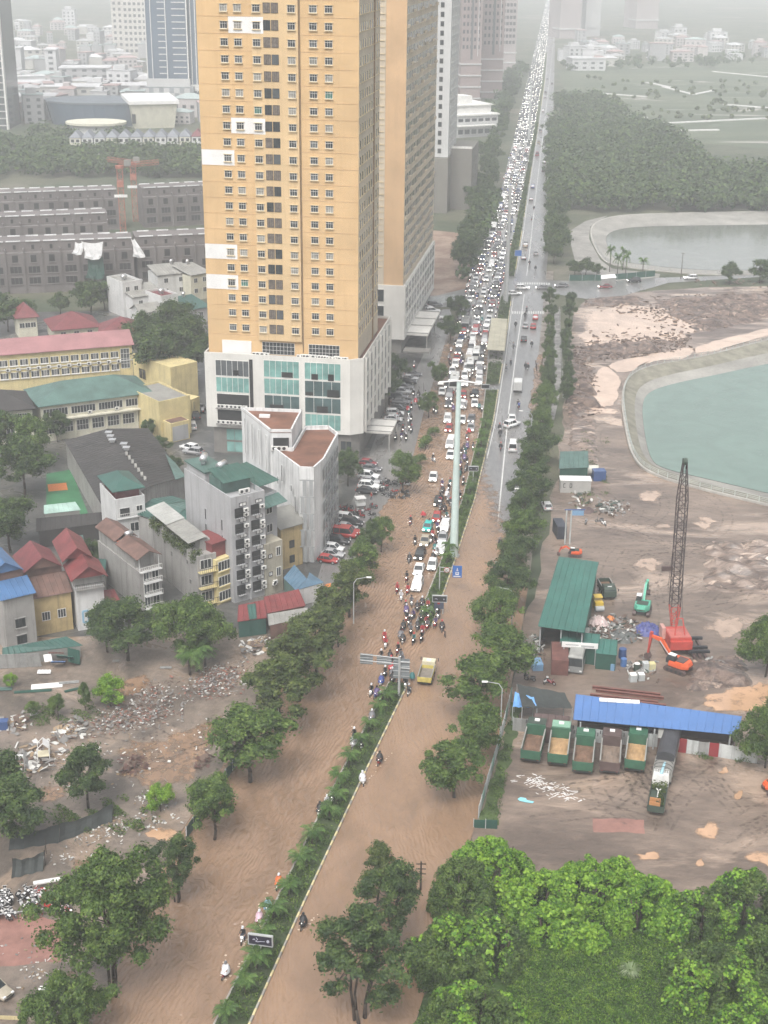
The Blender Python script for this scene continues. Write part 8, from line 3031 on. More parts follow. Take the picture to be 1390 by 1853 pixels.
part('disc_face',MB().tube((1.2,-0.13,4.05),(1.2,-0.101,4.05),0.42,n=20),[M_patch],s)
def digit(d,x,z,s_,pn_,m):
 seg = {'a': (0,1,.5,1),'b': (.5,.5,.5,1),'c': (.5,0,.5,.5),'d': (0,0,.5,0),'e': (0,0,0,.5),'f': (0,.5,0,1),'g': (0,.5,.5,.5)}
 mb = MB()
 for k in {'5': 'afgcd','0': 'abcdef','6': 'afgedc','C': 'afed','O': 'abcdef'}[d]:
  x0,z0,x1,z1 = seg[k]
  mb.tube((x+x0*s_,-0.14,z+z0*s_),(x+x1*s_,-0.14,z+z1*s_),0.09*s_,n=4)
 part('numeral',mb,[m],pn_)
digit('6',0.92,3.82,0.42,s,M_black)
digit('0',1.22,3.82,0.42,s,M_black)
# overhead sign gantry seen from behind
q = P(722,1262)
o = thing('sign_gantry','large steel backed road sign on a cantilever arm over the flooded lane','sign',(q.x,q.y,0.3),-0.12)
part('post',MB().tube((0,0,-0.1),(0,0,6.6),0.2,0.16,10),[M_galv],o)
for z in (6.3,5.3):
 part('arm',MB().tube((0,0,z),(-5.8,0,z+0.25),0.09,n=6),[M_galv],o)
 part('arm',MB().tube((0,0,z-0.6),(1.6,0,z-0.6),0.09,n=6),[M_galv],o)
for x0,x1,z0,z1 in ((-5.9,-4.0,4.9,6.6),(-3.4,-1.2,5.0,6.3),(-0.9,1.5,2.9,6.2)):
 p = part('sign_panel',MB().box(x0,x1,0.1,0.16,z0,z1),[mat('sign_back_grey',(0.16,0.18,0.19),0.5,0.2,1)],o)
 mb = MB()
 for k in range(4):
  z = z0+(z1-z0)*(k+0.5)/4
  mb.box(x0,x1,0.02,0.098,z-0.03,z+0.03)
 part('stiffener',mb,[M_galv],p)['kind'] = 'stuff'
# blue sign at the junction
board(937,480,2.4,2.0,3.0,0,'small blue road sign in the median past the junction',M_sblue,name='road_sign')
# street lamps
for i,(px,py,lab) in enumerate(((905,1330,'street lamp leaning over the flood by the large kerb tree'),(925,1150,'street lamp among the trees opposite the tipper truck'),(955,960,'street lamp by the trees at the site gate'),(960,810,'street lamp beside the white minibus'),(640,1130,'street lamp over the left kerb by the orange awning'),(505,1330,'street lamp in the left kerb row by the mud lot'))):
 q = P(px,py)
 s = -1 if px > 800 else 1
 o = thing('street_lamp',lab,'street lamp',(q.x,q.y,0),0)
 part('pole',MB().path([(0,0,0),(0,0,7.5),(s*0.5,0,8.3),(s*2.2,0,8.6)],[0.11,0.08,0.06,0.05],7),[M_galv],o)
 part('lamp_head',MB().box(s*2.5-0.4,s*2.5+0.4,-0.15,0.15,8.52,8.68),[M_patch],o)
# utility pole in the flood
def upole(px,py,h,lab,cross=2,wires=()):
 q = P(px,py)
 o = thing('utility_pole',lab,'pole',(q.x,q.y,0))
 part('pole',MB().tube((0,0,-0.2),(0,0,h),0.14,0.09,8),[M_bark],o)
 for k in range(cross):
  part('crossarm',MB().box(-0.6,0.6,-0.05,0.05,h-0.4-k*0.7,h-0.3-k*0.7),[M_bark],o)
 return q
upole(761,1612,4.2,'dark utility pole with short crossarms in the flood',3)
upole(1232,505,9,'utility pole on the causeway between the ponds',1)
qa,qb = upole(62,2040,10,'utility pole below the left bottom edge',2),upole(612,1172,10,'utility pole among the left kerb trees',2)
for i,(dx,dz) in enumerate(((-0.5,9.6),(0.5,9.6),(-0.5,8.9))):
 pts = []
 for k in range(17):
  t = k/16
  p = qa.lerp(qb,t)
  pts.append((p.x+dx,p.y,dz-2.2*(1-(2*t-1) ** 2)))
 solo('overhead_cable',MB().path(pts,0.022,4),M_black,['upper left black cable strung along the left kerb','upper right black cable strung along the left kerb','lower black cable strung along the left kerb'][i],'cable',group='overhead cables')

# ------------------------------------------------------------------ fences and walls
def fence(name,label,pts,h,pm,panel,mats,z0=0.02,t=0.06,post=M_galv,lean=0.0):
 w_ = [P(x,y) for x,y in pts]
 o = thing(name,label,'fence',(w_[0].x,w_[0].y,0))
 org = Vector((w_[0].x,w_[0].y,0))
 k = 0
 for i in range(len(w_)-1):
  a,b = w_[i]-org,w_[i+1]-org
  n = max(1,round((b-a).length/panel))
  d = (b-a).normalized()
  rz = math.atan2(d.y,d.x)
  L = (b-a).length/n
  for j in range(n):
   p = a.lerp(b,(j+0.5)/n)
   m_ = mats[k % len(mats)]
   hh = h*R.uniform(0.95,1.03)
   mb = MB().box(-L*0.485,L*0.485,-t/2,t/2,z0,hh)
   for q_ in range(3):
    x = -L*0.33+L*0.33*q_
    mb.box(x-0.04,x+0.04,-t/2-0.04,t/2+0.04,z0,hh-0.02)
   part('panel',mb,[m_],o,p,rz)
   part('post',MB().box(-0.05,0.05,-0.07,0.07,0,hh+0.12),[post],o,a.lerp(b,j/n),rz)
   k += 1
 return o
M_fwhite = mat('fence_white',(0.46,0.48,0.47),0.6,0.2,0.6,streak=0.5)
M_fgreen = mat('fence_pale_green',(0.2,0.3,0.25),0.6,0.2,0.6)
M_fdk = mat('fence_dark_green',(0.02,0.075,0.055),0.6,0.2,0.6)
M_fgrey = mat('fence_grey_sheet',(0.27,0.27,0.26),0.6,0.2,0.6,streak=0.6)
fence('site_fence','leaning white and green panel fence between flood and truck yard',[(866,1480),(882,1425),(905,1345),(926,1262)],1.9,None,2.6,[M_fwhite,M_fgreen,M_fwhite,M_fwhite,M_fgreen])
fence('green_hoarding','short dark green hoarding at the thicket corner',[(857,1498),(900,1500)],1.3,None,1.8,[M_fdk])
fence('lot_fence','dark green sheet fence along the left kerb',[(338,1520),(385,1448),(432,1380),(455,1340)],1.8,None,2.4,[M_fdk])
fence('yard_wall','pale sheet fence behind the dump trucks',[(928,1322),(1000,1330),(1090,1345),(1190,1352),(1215,1356)],2.2,None,2.5,[M_fgrey,M_fwhite,M_fgrey])
fence('yard_wall','patched pale wall with red panels right of the covered truck',[(1222,1360),(1262,1366),(1300,1370),(1370,1382)],2.2,None,1.7,[mat('fence_red',(0.25,0.03,0.035),0.6),M_fwhite,M_fgrey,mat('fence_red',(0.25,0.03,0.035)),M_fwhite,M_fwhite,M_fwhite,M_fgrey])
fence('junction_wall','white hoarding at the clay site by the junction',[(768,552),(822,545)],2.2,None,3.0,[M_fwhite])
fence('junction_wall','dark green hoarding along the pond road at the junction',[(1030,508),(1100,508),(1185,500)],2.0,None,4.0,[M_fdk])
fence('path_wall','pale low wall along the inner tree row by the mud field',[(1019,720),(1016,640),(1012,560)],0.9,None,4.0,[M_fgrey])
fence('lot_wall','yellow kerb wall at the bottom left corner',[(-60,1842),(42,1846)],0.5,None,3.0,[mat('ochre_wall',(0.5,0.42,0.24),0.7,0.2,0.5)])
def railing(name,label,loop,i0,i1,step,h,m,z0=0.5):
 pts = loop[i0:i1]
 org = Vector((pts[0].x,pts[0].y,0))
 o = thing(name,label,'railing',org)
 post = MB().box(-0.06,0.06,-0.06,0.06,0,h).mesh('post',[m])
 acc = 0
 mb = MB()
 for k in range(len(pts)-1):
  a,b = pts[k]-org,pts[k+1]-org
  for z in (z0+h*0.35,z0+h*0.65,z0+h-0.04):
   mb.tube((a.x,a.y,z),(b.x,b.y,z),0.035,n=4,cap=False)
  L = (b-a).length
  while acc < L:
   p = a.lerp(b,acc/L)
   link('post',post,o,(p.x,p.y,z0))
   acc += step
  acc -= L
 part('rail',mb,[m],o)['kind'] = 'stuff'
n1 = len(POND1)
railing('pond_railing','pale railing along the bank of the green pond',POND1,4,n1-5,2.6,1.1,mat('railing_pale',(0.42,0.45,0.43),0.5))
railing('pond_railing','railing along the near bank of the grey pond',POND2,20,len(POND2)-3,4.0,1.1,M_galv,0.4)

# ------------------------------------------------------------------ construction yard
def shed4(name,label,px,zs,m,wall,pitch=1.0,skip=(),cat='shed'):
 pts = [P(x,y,z) for (x,y),z in zip(px,zs)]
 c = sum(pts,Vector())/4
 org = Vector((c.x,c.y,0))
 o = thing(name,label,cat,org)
 lo = [p-org for p in pts]
 part('roof',ribbed(MB(),*lo,pitch),[m],o)
 for i in range(4):
  a,b = lo[i]*0.95,lo[(i+1) % 4]*0.95
  if i in skip:
   for t in (0.02,0.5,0.98):
    p = a.lerp(b,t)
    part('post',MB().box(-0.1,0.1,-0.1,0.1,0,p.z-0.2),[M_galv],o,(p.x,p.y,0))
  else:
   part('wall',MB().quad((a.x,a.y,0),(b.x,b.y,0),(b.x,b.y,lo[(i+1) % 4].z-0.1),(a.x,a.y,lo[i].z-0.1)),[wall],o)
 return o,lo
M_gshed = mat('green_sheet_bright',(0.035,0.125,0.1),0.45,0.2,0.25)
M_bshed = mat('blue_sheet_bright',(0.08,0.165,0.36),0.45,0.12,0.2)
shed4('workshop_shed','large workshop under a long green sheet roof',[(974,1133),(1057,1145),(1083,1017),(1012,1007)],(5.0,5.6,5.6,5.0),M_gshed,M_fdk,1.0,(0,))
shed4('site_office','low green shed with white sign strip below the workshop',[(1014,1160),(1082,1170),(1086,1148),(1018,1140)],(3.4,3.4,3.6,3.6),M_gshed,M_fdk,1.0)
q = P(1016,1164,3.3)
solo('sign_board',MB().box(0,5.6,-0.15,-0.02,3.0,3.9,0).box(3.0,5.0,-0.17,-0.151,3.2,3.5,1).box(0.6,2.6,-0.17,-0.151,3.4,3.55,1).box(0.3,0.45,-0.1,0.0,0,3.0,1).box(5.2,5.35,-0.1,0.0,0,3.0,1),[M_patch,M_galv],'white sign strip on the front of the low green shed','sign',(q.x,q.y-0.5,0),-0.12)
shed4('green_shed','small green shed right of the derelict bus',[(1078,1182),(1116,1186),(1117,1158),(1084,1155)],(2.8,2.8,3.0,3.0),M_gshed,M_fdk)
shed4('blue_roof_shed','long open shed under a bright blue sheet roof',[(1038,1302),(1335,1330),(1342,1296),(1043,1256)],(3.6,3.6,4.4,4.4),M_bshed,M_tbrown,1.1,(0,))
a = P(1085,1262,4.7)
o = thing('roof_light','white translucent strip on the blue roof','roof light',(a.x,a.y,4.35),-0.1)
for i in range(5):
 part('pane',MB().box(i*1.15,i*1.15+1.1,-0.6,0.4,0,0.1),[M_patch],o)
shed4('grey_cabin','grey shed roof against the pale wall beside the covered truck',[(1190,1335),(1218,1338),(1220,1312),(1194,1310)],(3.0,3.0,3.2,3.2),M_greys,M_tbrown)
shed4('green_sheet_shed','green sheet shed above the white tank by the road trees',[(1012,848),(1065,846),(1064,816),(1014,817)],(3.0,3.0,3.6,3.6),M_green2,M_fdk)
shed4('brown_lean_to','brown sheet lean-to under the black netting',[(965,1312),(1030,1322),(1030,1296),(968,1290)],(2.6,2.6,3.0,3.0),M_tbrown,M_tbrown)
for lab,px,zs,m_,nm in (('bright blue tarpaulin shelter at the corner of the truck yard',[(928,1279),(972,1281),(966,1262),(932,1252)],(3.0,3.0,3.4,3.4),mat('tarp_sky_blue',(0.16,0.36,0.68),0.4,0.12,1),'tarpaulin'),('sagging black net roof beside the blue tarpaulin',[(945,1280),(1036,1282),(1022,1254),(936,1238)],(3.2,3.2,3.8,3.8),mat('black_netting',(0.035,0.04,0.038),0.8,0.2,1),'net_roof')):
 pts = [P(x,y,z) for (x,y),z in zip(px,zs)]
 org = Vector((pts[0].x,pts[0].y,0))
 o = thing(nm,lab,'canopy',org)
 n = 8
 mb = MB()
 g = {}
 for i in range(n+1):
  for j in range(n+1):
   p = pts[0].lerp(pts[1],i/n).lerp(pts[3].lerp(pts[2],i/n),j/n)-org
   g[i,j] = (p.x,p.y,p.z-0.5*math.sin(math.pi*i/n)*math.sin(math.pi*j/n)+0.08*math.sin(i*2.3+j))
 for i in range(n):
  for j in range(n):
   mb.quad(g[i,j],g[i+1,j],g[i+1,j+1],g[i,j+1])
 part('sheet',mb,[m_],o,smooth=True)
 for p in pts:
  part('pole',MB().tube((p.x-org.x,p.y-org.y,0),(p.x-org.x,p.y-org.y,p.z),0.06,n=6),[M_galv],o)
# containers and tanks
def box_at(name,label,px,py,L,W_,h,yaw,m,cat='container',ribs=True):
 q = P(px,py)
 o = thing(name,label,cat,(q.x,q.y,0.03),yaw)
 part('body',MB().box(-L/2,L/2,-W_/2,W_/2,0,h),[m],o)
 if ribs:
  mb = MB()
  n = int(L/0.4)
  for i in range(n):
   x = -L/2+L*(i+0.5)/n
   mb.box(x-0.06,x+0.06,-W_/2-0.05,-W_/2-0.002,0.1,h-0.1)
  part('rib',mb,[m],o)['kind'] = 'stuff'
 return o
o = box_at('site_cabin','grey site cabin lettered with two large letters',1040,888,6.2,2.6,2.6,-0.02,mat('cabin_grey',(0.36,0.35,0.33),0.6,0.1,0.5),'cabin',False)
part('roof',MB().box(-3.2,3.2,-1.4,1.4,2.6,2.75),[M_patch],o)
for i,l in enumerate('CO'):
 digit(l,-2.5+i*1.3,1.2,0.8,part('letter_base',MB().box(-2.55+i*1.3,-2.0+i*1.3,-1.306,-1.301,1.15,2.05),[mat('cabin_grey',(0.36,0.35,0.33))],o,(0,0,0)),M_black)
for c_ in [c_ for c_ in o.children_recursive if c_.name.startswith('numeral')]:
 c_.location = (0,-1.2,0)
q = P(1056,862)
o = thing('storage_tank','long white cylindrical tank on its side by the road trees','tank',(q.x,q.y,0),-0.02)
part('drum',MB().tube((-3.0,0,1.5),(3.0,0,1.5),1.05,n=18),[mat('tank_cream',(0.6,0.58,0.5),0.4)],o,smooth=True)
part('saddle',MB().box(-2.2,-1.9,-0.8,0.8,0,1.0).box(1.9,2.2,-0.8,0.8,0,1.0),[M_galv],o)
part('end_cabin',MB().box(-4.9,-3.2,-1.0,1.0,0,2.2),[M_tdark],o)
box_at('blue_container','small blue container at the end of the white tank',1083,868,2.6,2.0,2.2,0.1,PAINT['blue'])
box_at('rust_container','rusty brown container beside the derelict bus',1012,1205,2.6,6.2,2.6,-0.1,mat('rust_box',(0.13,0.055,0.045),0.7,0.3,0.7))
box_at('skip_box','blue skip beside the fallen banyan by the workshop',971,1208,1.6,2.4,1.1,0.1,mat('skip_blue',(0.16,0.28,0.42),0.6))
box_at('gate_cabin','dark gate cabin with white panel by the site entrance',1012,968,1.8,4.4,2.6,0.1,mat('gate_dark',(0.04,0.045,0.06),0.5),'cabin')
q = P(1022,985)
o = thing('entrance_gate','tall blue and white pipe gate post at the site entrance','gate',(q.x,q.y,0))
for dx in (0,0.9):
 part('post',MB().tube((dx,0,0),(dx,0,7.0),0.14,n=8),[M_fwhite],o)
part('beam',MB().tube((-0.4,0,7.0),(3.4,0,7.1),0.12,n=8),[PAINT['blue']],o)
part('panel',MB().box(1.0,3.2,-0.05,0.05,5.9,6.9),[mat('skip_blue',(0.16,0.28,0.42))],o)
for i,(px,py,m_,s,lab) in enumerate([(1126,1190,PAINT['blue'],1.1,'blue drum right of the small green shed'),(1128,1205,M_bshed,0.9,'lighter blue drum below the blue drum'),(1108,1212,mat('skip_blue',(0.16,0.28,0.42)),0.8,'faded blue drum beside the green shed wall'),
                                     (1179,1212,mat('tank_yellow',(0.55,0.5,0.26),0.5),1.0,'yellow liquid cube nearest the red machine'),(1168,1211,M_fwhite,1.0,'pale liquid cube left of the yellow one'),(1145,1232,M_fwhite,1.0,'white topped liquid cube at the left of the front pair'),(1160,1230,M_fwhite,0.9,'white topped liquid cube at the right of the front pair'),(1152,1214,M_tdark,0.9,'dark drum behind the white topped cubes')]):
 q = P(px,py)
 if 'drum' in lab:
  mb = MB().tube((0,0,0),(0,0,1.4),0.55,n=14).tube((0,0,0.45),(0,0,0.5),0.58,n=14).tube((0,0,0.9),(0,0,0.95),0.58,n=14)
  o = thing('drum',lab,'drum',(q.x,q.y,0.02),0,None,s)
  part('body',mb,[m_],o)
  part('lid',MB().tube((0,0,1.4),(0,0,1.45),0.5,n=14),[M_patch if 'white' in lab else m_],o)
 else:
  o = thing('liquid_cube',lab,'tank',(q.x,q.y,0.02),0.1,None,s)
  part('bottle',MB().box(-0.5,0.5,-0.5,0.5,0.18,1.1),[m_],o)
  part('lid',MB().box(-0.5,0.5,-0.5,0.5,1.1,1.2),[m_ if 'yellow' in lab else M_patch],o)
  mb = MB()
  for k in range(5):
   x = -0.5+k*0.25
   mb.box(x-0.02,x+0.02,-0.54,-0.505,0.1,1.15)
  mb.box(-0.55,0.55,-0.55,0.55,0,0.15)
  part('cage',mb,[M_galv],o)['kind'] = 'stuff'
# steel beams
for i,(y,dx) in enumerate(((1246,0),(1252,6),(1260,-4),(1266,10))):
 a,b = P(1072+dx,y),P(1195+dx,y+14)
 d = b-a
 solo('steel_beam',MB().box(0,d.length,-0.2,0.2,0,0.06).box(0,d.length,-0.04,0.04,0.06,0.4).box(0,d.length,-0.2,0.2,0.4,0.46),mat('primer_red',(0.17,0.07,0.055),0.6,0.2,0.6),f'rust red steel beam, {ordinal(i)} from the back of the stack above the blue roof','beam',(a.x,a.y,0.04),math.atan2(d.y,d.x),'steel beams')
# excavators
def excavator(px,py,yaw,arm,m,label,boom=((0,1.2,1.8),(0,3.6,4.0),(0,6.0,3.2),(0,7.2,1.2)),s=1.0,track=None,dark=None):
 q = P(px,py)
 o = thing('excavator',label,'excavator',(q.x,q.y,0.02),yaw,None,s)
 for sd in (-1,1):
  prof = [(-1.9,0.15),(-1.6,0.0),(1.6,0.0),(1.9,0.15),(2.0,0.5),(1.7,0.85),(-1.7,0.85),(-2.0,0.5)]
  t = part('track',MB().extr([(y,z) for y,z in prof],sd*1.2-0.3,sd*1.2+0.3),[M_tbrown],o,(0,0,0),track or 0.0)
  for k in range(4):
   part('roller',MB().tube((sd*1.52,-1.2+k*0.8,0.4),(sd*1.56,-1.2+k*0.8,0.4),0.26,n=10),[M_black],t)
 part('turntable',MB().tube((0,0,0.8),(0,0,1.05),0.8,n=14),[M_black],o)
 hs = MB()
 loft(hs,[[(-1.35,1.2,1.05),(1.35,1.2,1.05),(1.35,-1.2,1.05),(0.7,-2.1,1.05),(-0.7,-2.1,1.05),(-1.35,-1.2,1.05)],[(-1.38,1.2,1.5),(1.38,1.2,1.5),(1.38,-1.2,1.5),(0.72,-2.2,1.5),(-0.72,-2.2,1.5),(-1.38,-1.2,1.5)],[(-1.3,1.1,2.0),(1.3,1.1,2.0),(1.3,-1.1,2.05),(0.65,-2.0,2.05),(-0.65,-2.0,2.05),(-1.3,-1.1,2.05)]])
 h = part('house',hs,[m],o)
 part('engine_deck',MB().box(-1.0,1.0,-1.3,0.3,2.05,2.14),[dark or M_tdark],h)
 part('stripe',MB().box(-0.68,0.68,-2.22,-2.2,1.3,1.45),[M_black],h)
 cb = MB()
 loft(cb,[[(-1.3,0.1,1.5),(-0.35,0.1,1.5),(-0.35,1.7,1.5),(-1.3,1.7,1.5)],[(-1.3,0.1,2.2),(-0.35,0.1,2.2),(-0.35,1.75,2.2),(-1.3,1.75,2.2)],[(-1.2,0.2,2.95),(-0.42,0.2,2.95),(-0.42,1.35,2.95),(-1.2,1.35,2.95)]])
 c_ = part('cab',cb,[M_glass],o)
 part('cab_roof',MB().box(-1.25,-0.38,0.15,1.4,2.95,3.05),[M_patch],c_)
 pts = [Vector(p) for p in boom]
 def beam(a,b,w0,w1):
  d = (b-a).normalized()
  n = Vector((1,0,0)).cross(d)
  x = Vector((1,0,0))
  mb = MB()
  loft(mb,[[a-x*.2-n*w0,a+x*.2-n*w0,a+x*.2+n*w0,a-x*.2+n*w0],[b-x*.17-n*w1,b+x*.17-n*w1,b+x*.17+n*w1,b-x*.17+n*w1]])
  return mb
 bm = part('boom',beam(pts[0],pts[1],0.25,0.36),[m],o)
 part('boom_head',beam(pts[1],pts[2],0.36,0.2),[m],bm)
 part('stick',beam(pts[2]+(pts[2]-pts[3]).normalized()*0.7,pts[3],0.24,0.14),[arm or m],o)
 part('ram',MB().tube(pts[0].lerp(pts[1],0.1)-Vector((0.3,0,0)),pts[1].lerp(pts[2],0.1)-Vector((0.3,0,0.1)),0.08,n=6),[M_galv],o)
 p = pts[3]
 part('bucket',MB().extr([(p.y-0.1,p.z+0.2),(p.y+0.5,p.z-0.1),(p.y+0.45,p.z-0.8),(p.y-0.3,p.z-0.9),(p.y-0.5,p.z-0.5)],-0.5,0.5),[M_tbrown],o)
 return o
M_exg = mat('excavator_green',(0.09,0.36,0.25),0.5,0.15,0.8)
M_exo = mat('excavator_orange',(0.62,0.10,0.03),0.5,0.12,0.8)
M_exr = mat('machine_red',(0.42,0.06,0.045),0.5,0.18,0.8)
excavator(1162,1108,heading(Vector((0.3,1,0))),None,M_exg,'green excavator with raised boom facing away beside the trucks',s=0.95)
excavator(1227,1213,heading(Vector((-0.75,0.62,0))),M_exr,M_exo,'bright orange excavator with folded arm beside the crawler crane',((0,1.2,1.8),(0,3.4,4.4),(0,5.4,4.6),(0,5.7,1.2)),0.95,dark=M_tbrown)
excavator(1040,1006,heading(Vector((-1,0.1,0))),M_exr,M_exo,'small red and orange excavator beyond the green workshop roof',((0,1.0,1.6),(0,2.8,3.0),(0,4.4,2.2),(0,4.9,0.9)),0.6)
excavator(1400,1432,heading(Vector((1,0.2,0))),None,M_exo,'orange digger cut off by the right edge of the truck yard',s=0.7)
# crawler crane
q = P(1222,1172)
o = thing('crawler_crane','red crawler crane with tall dark lattice boom','crane',(q.x,q.y,0.02),0.08)
for sd in (-1,1):
 prof = [(-2.6,0.2),(-2.2,0.0),(2.2,0.0),(2.6,0.2),(2.7,0.6),(2.3,1.0),(-2.3,1.0),(-2.7,0.6)]
 part('track',MB().extr(prof,sd*1.7-0.4,sd*1.7+0.4),[M_tbrown],o)
part('turntable',MB().tube((0,0,0.8),(0,0,1.3),1.0,n=14),[M_black],o)
hs = MB().box(-1.7,1.7,-2.6,1.6,1.3,3.0)
h = part('house',hs,[M_exr],o)
part('roof_panel',MB().box(-1.6,1.6,-2.5,0.6,3.0,3.12),[mat('machine_red_faded',(0.42,0.12,0.1),0.5,0.2,0.8)],h)
part('counterweight',MB().box(-1.75,1.75,-3.2,-2.62,1.2,2.6),[M_exr],h)
part('cab',MB().box(-2.3,-1.72,0.2,2.0,1.5,3.4),[mat('cab_faded_pink',(0.5,0.28,0.24),0.5)],o)
part('gantry',MB().path([(-0.8,-1.8,3.1),(-0.5,-0.8,5.6),(0.5,-0.8,5.6),(0.8,-1.8,3.1)],0.1,6),[M_exr],o)
bt = P(1242,842,29.5)
top = Vector((bt.x-q.x,0,0))
tip = Vector((-0.5,2.6,30.6))
mb = MB()
lattice(mb,(0,1.7,1.9),(-0.1,2.0,6.5),0.5,1.2,0.09,0,1.5)
part('boom_foot',mb,[M_exr],o)
M_boom = mat('boom_dark',(0.05,0.035,0.035),0.6,0.15,1)
mb = MB()
lattice(mb,(-0.1,2.0,6.5),(-0.4,2.45,24.8),1.45,1.35,0.085,0,1.45)
part('boom',mb,[M_boom],o)
mb = MB()
lattice(mb,(-0.4,2.45,24.8),tip,1.45,1.3,0.085,0,0.6)
part('boom_tip',mb,[M_boom],o)
part('sheave',MB().tube((tip.x-0.3,tip.y,tip.z+0.3),(tip.x+0.3,tip.y,tip.z+0.3),0.55,n=12),[M_tdark],o)
for dx in (-0.4,0.4):
 part('pendant',MB().tube((dx,-0.8,5.6),(tip.x+dx*0.4,tip.y,tip.z),0.03,n=4),[M_black],o)
part('hoist_line',MB().tube((tip.x,tip.y+0.6,tip.z),(tip.x-0.6,tip.y+0.7,9),0.03,n=4),[M_black],o)
part('hook_block',MB().box(tip.x-1.9,tip.x-0.2,tip.y+0.4,tip.y+0.9,12.2,12.9),[M_tbrown],o)
# piling frames beside it
q = P(1258,1180)
o = thing('track_frame','stack of dark steel crawler frames right of the crane','steel frame',(q.x,q.y,0.02),0.05)
for x in (-0.9,0.0,0.9):
 part('beam',MB().box(x-0.18,x+0.18,-3.2,3.2,0.4,0.9),[M_tbrown],o)
for y in (-2.0,-0.6,2.6):
 part('crossbeam',MB().box(-1.7,1.7,y-0.25,y+0.25,0.95,1.35),[M_dblack],o)
# small trucks by the workshop
truck(P(1097,1076),heading(Vector((0.1,-1,0))),'dark dump truck parked beyond the green excavator',5.2,1.1,M_tdark,M_tdark,M_bed,2.3,1.5,0.8)
o = box_at('yellow_roller','yellow compact machine beside the green workshop roof',1081,1100,1.4,2.6,1.5,0.1,PAINT['yellow'],'machine',False)
part('roof',MB().box(-0.7,0.7,-0.6,0.9,2.1,2.2),[PAINT['yellow']],o)
part('post',MB().box(-0.65,-0.58,0.8,0.87,1.5,2.1).box(0.58,0.65,0.8,0.87,1.5,2.1),[M_black],o)
part('drum',MB().tube((-0.75,-1.4,0.5),(0.75,-1.4,0.5),0.5,n=14),[M_galv],o)
for i,(x,y) in enumerate([(952,1228),(960,1232),(988,1236),(996,1238),(1085,945),(1092,950),(1060,948)]):
 motorbike(P(x,y),R.uniform(0,6),R.choice(cl),f'{ordinal(i)} motorbike parked around the construction yard','motorbikes parked in the yard',True,False,0.03)

# ------------------------------------------------------------------ rubble and scrap that nobody could count
def rubble(name,polys,mats,seed,zmax=0.5,size=(0.15,0.6),flat=0.35):
 rnd = random.Random(seed)
 mb = MB()
 for corners,n in polys:
  a,b,c,d = PX(corners)
  for _ in range(n):
   s,t = min(1,max(0,rnd.gauss(.5,.25))),min(1,max(0,rnd.gauss(.5,.25)))
   p = (a*(1-s)+b*s)*(1-t)+(d*(1-s)+c*s)*t
   sx,sy,sz = (rnd.uniform(*size)*k for k in (rnd.uniform(.6,1.8),rnd.uniform(.4,1),flat*rnd.uniform(.3,1)))
   M = Matrix.Translation((p.x,p.y,0.05+rnd.random() ** 2*zmax)) @ Matrix.Rotation(rnd.uniform(0,6.28),4,'Z') @ Matrix.Rotation(rnd.gauss(0,.3),4,'X') @ Matrix.Rotation(rnd.gauss(0,.3),4,'Y')
   mb.box(-sx/2,sx/2,-sy/2,sy/2,-sz/2,sz/2,rnd.randrange(len(mats)),M)
 return struct(name,mb,mats,'stuff')
M_r = [mat('rubble_white',(0.5,0.49,0.46),0.8),mat('rubble_brick',(0.24,0.11,0.08),0.85),mat('rubble_grey',(0.2,0.19,0.18),0.85),mat('rubble_wood',(0.26,0.19,0.12),0.8),mat('rubble_brown',(0.13,0.09,0.07),0.85)]
rubble('demolition_rubble',[([(330,1275),(440,1255),(450,1195),(350,1215)],800),([(110,1345),(330,1310),(330,1260),(160,1290)],800),([(200,1300),(340,1270),(330,1225),(240,1240)],260)],[M_r[0],M_r[1],M_r[2],M_r[4],M_r[4],M_r[2]],1,0.5,(0.12,0.42))
rubble('demolition_rubble',[([(90,1345),(150,1335),(160,1300),(110,1310)],160),([(0,1330),(60,1330),(70,1290),(0,1290)],60),([(20,1410),(120,1395),(110,1340),(30,1350)],120),([(430,1195),(490,1180),(490,1150),(440,1160)],110)],[M_r[0],M_r[3],M_r[4],M_r[2]],2,0.4,(0.25,1.2),0.12)
rubble('scattered_rubbish',[([(240,1470),(320,1455),(320,1420),(250,1430)],160),([(150,1540),(330,1490),(300,1460),(120,1500)],200),([(0,1800),(130,1800),(130,1690),(0,1690)],50),([(60,1580),(220,1560),(220,1500),(60,1540)],50),([(-30,1450),(450,1400),(470,1280),(-30,1340)],220)],[M_r[0],M_r[0],M_r[2],M_r[3]],3,0.15,(0.12,0.4),0.3)
rubble('yard_scrap',[([(1060,1160),(1160,1165),(1150,1120),(1070,1115)],420),([(950,1190),(985,1200),(985,1150),(955,1150)],90),([(1075,935),(1140,935),(1135,905),(1080,905)],200),([(1030,925),(1070,925),(1070,880),(1035,880)],50),([(1120,1225),(1190,1235),(1190,1190),(1120,1190)],60),([(1260,1220),(1330,1225),(1320,1190),(1270,1190)],40)],[M_r[2],M_r[0],M_r[4],M_tdark,M_r[4],M_fgrey],4,0.7,(0.2,0.9),0.35)
rubble('field_debris',[([(1025,765),(1090,745),(1070,640),(1030,640)],420),([(1040,660),(1230,636),(1250,605),(1040,622)],700),([(1200,615),(1400,575),(1400,525),(1150,540)],500),([(1060,560),(1290,600),(1290,560),(1060,545)],150),([(1260,520),(1390,520),(1390,505),(1260,505)],60),([(1040,640),(1250,640),(1250,590),(1040,590)],120)],[mat('clod',(0.07,0.048,0.038),0.7),M_r[4],mat('clod_light',(0.16,0.115,0.09),0.6)],5,0.25,(0.3,1.3),0.25)
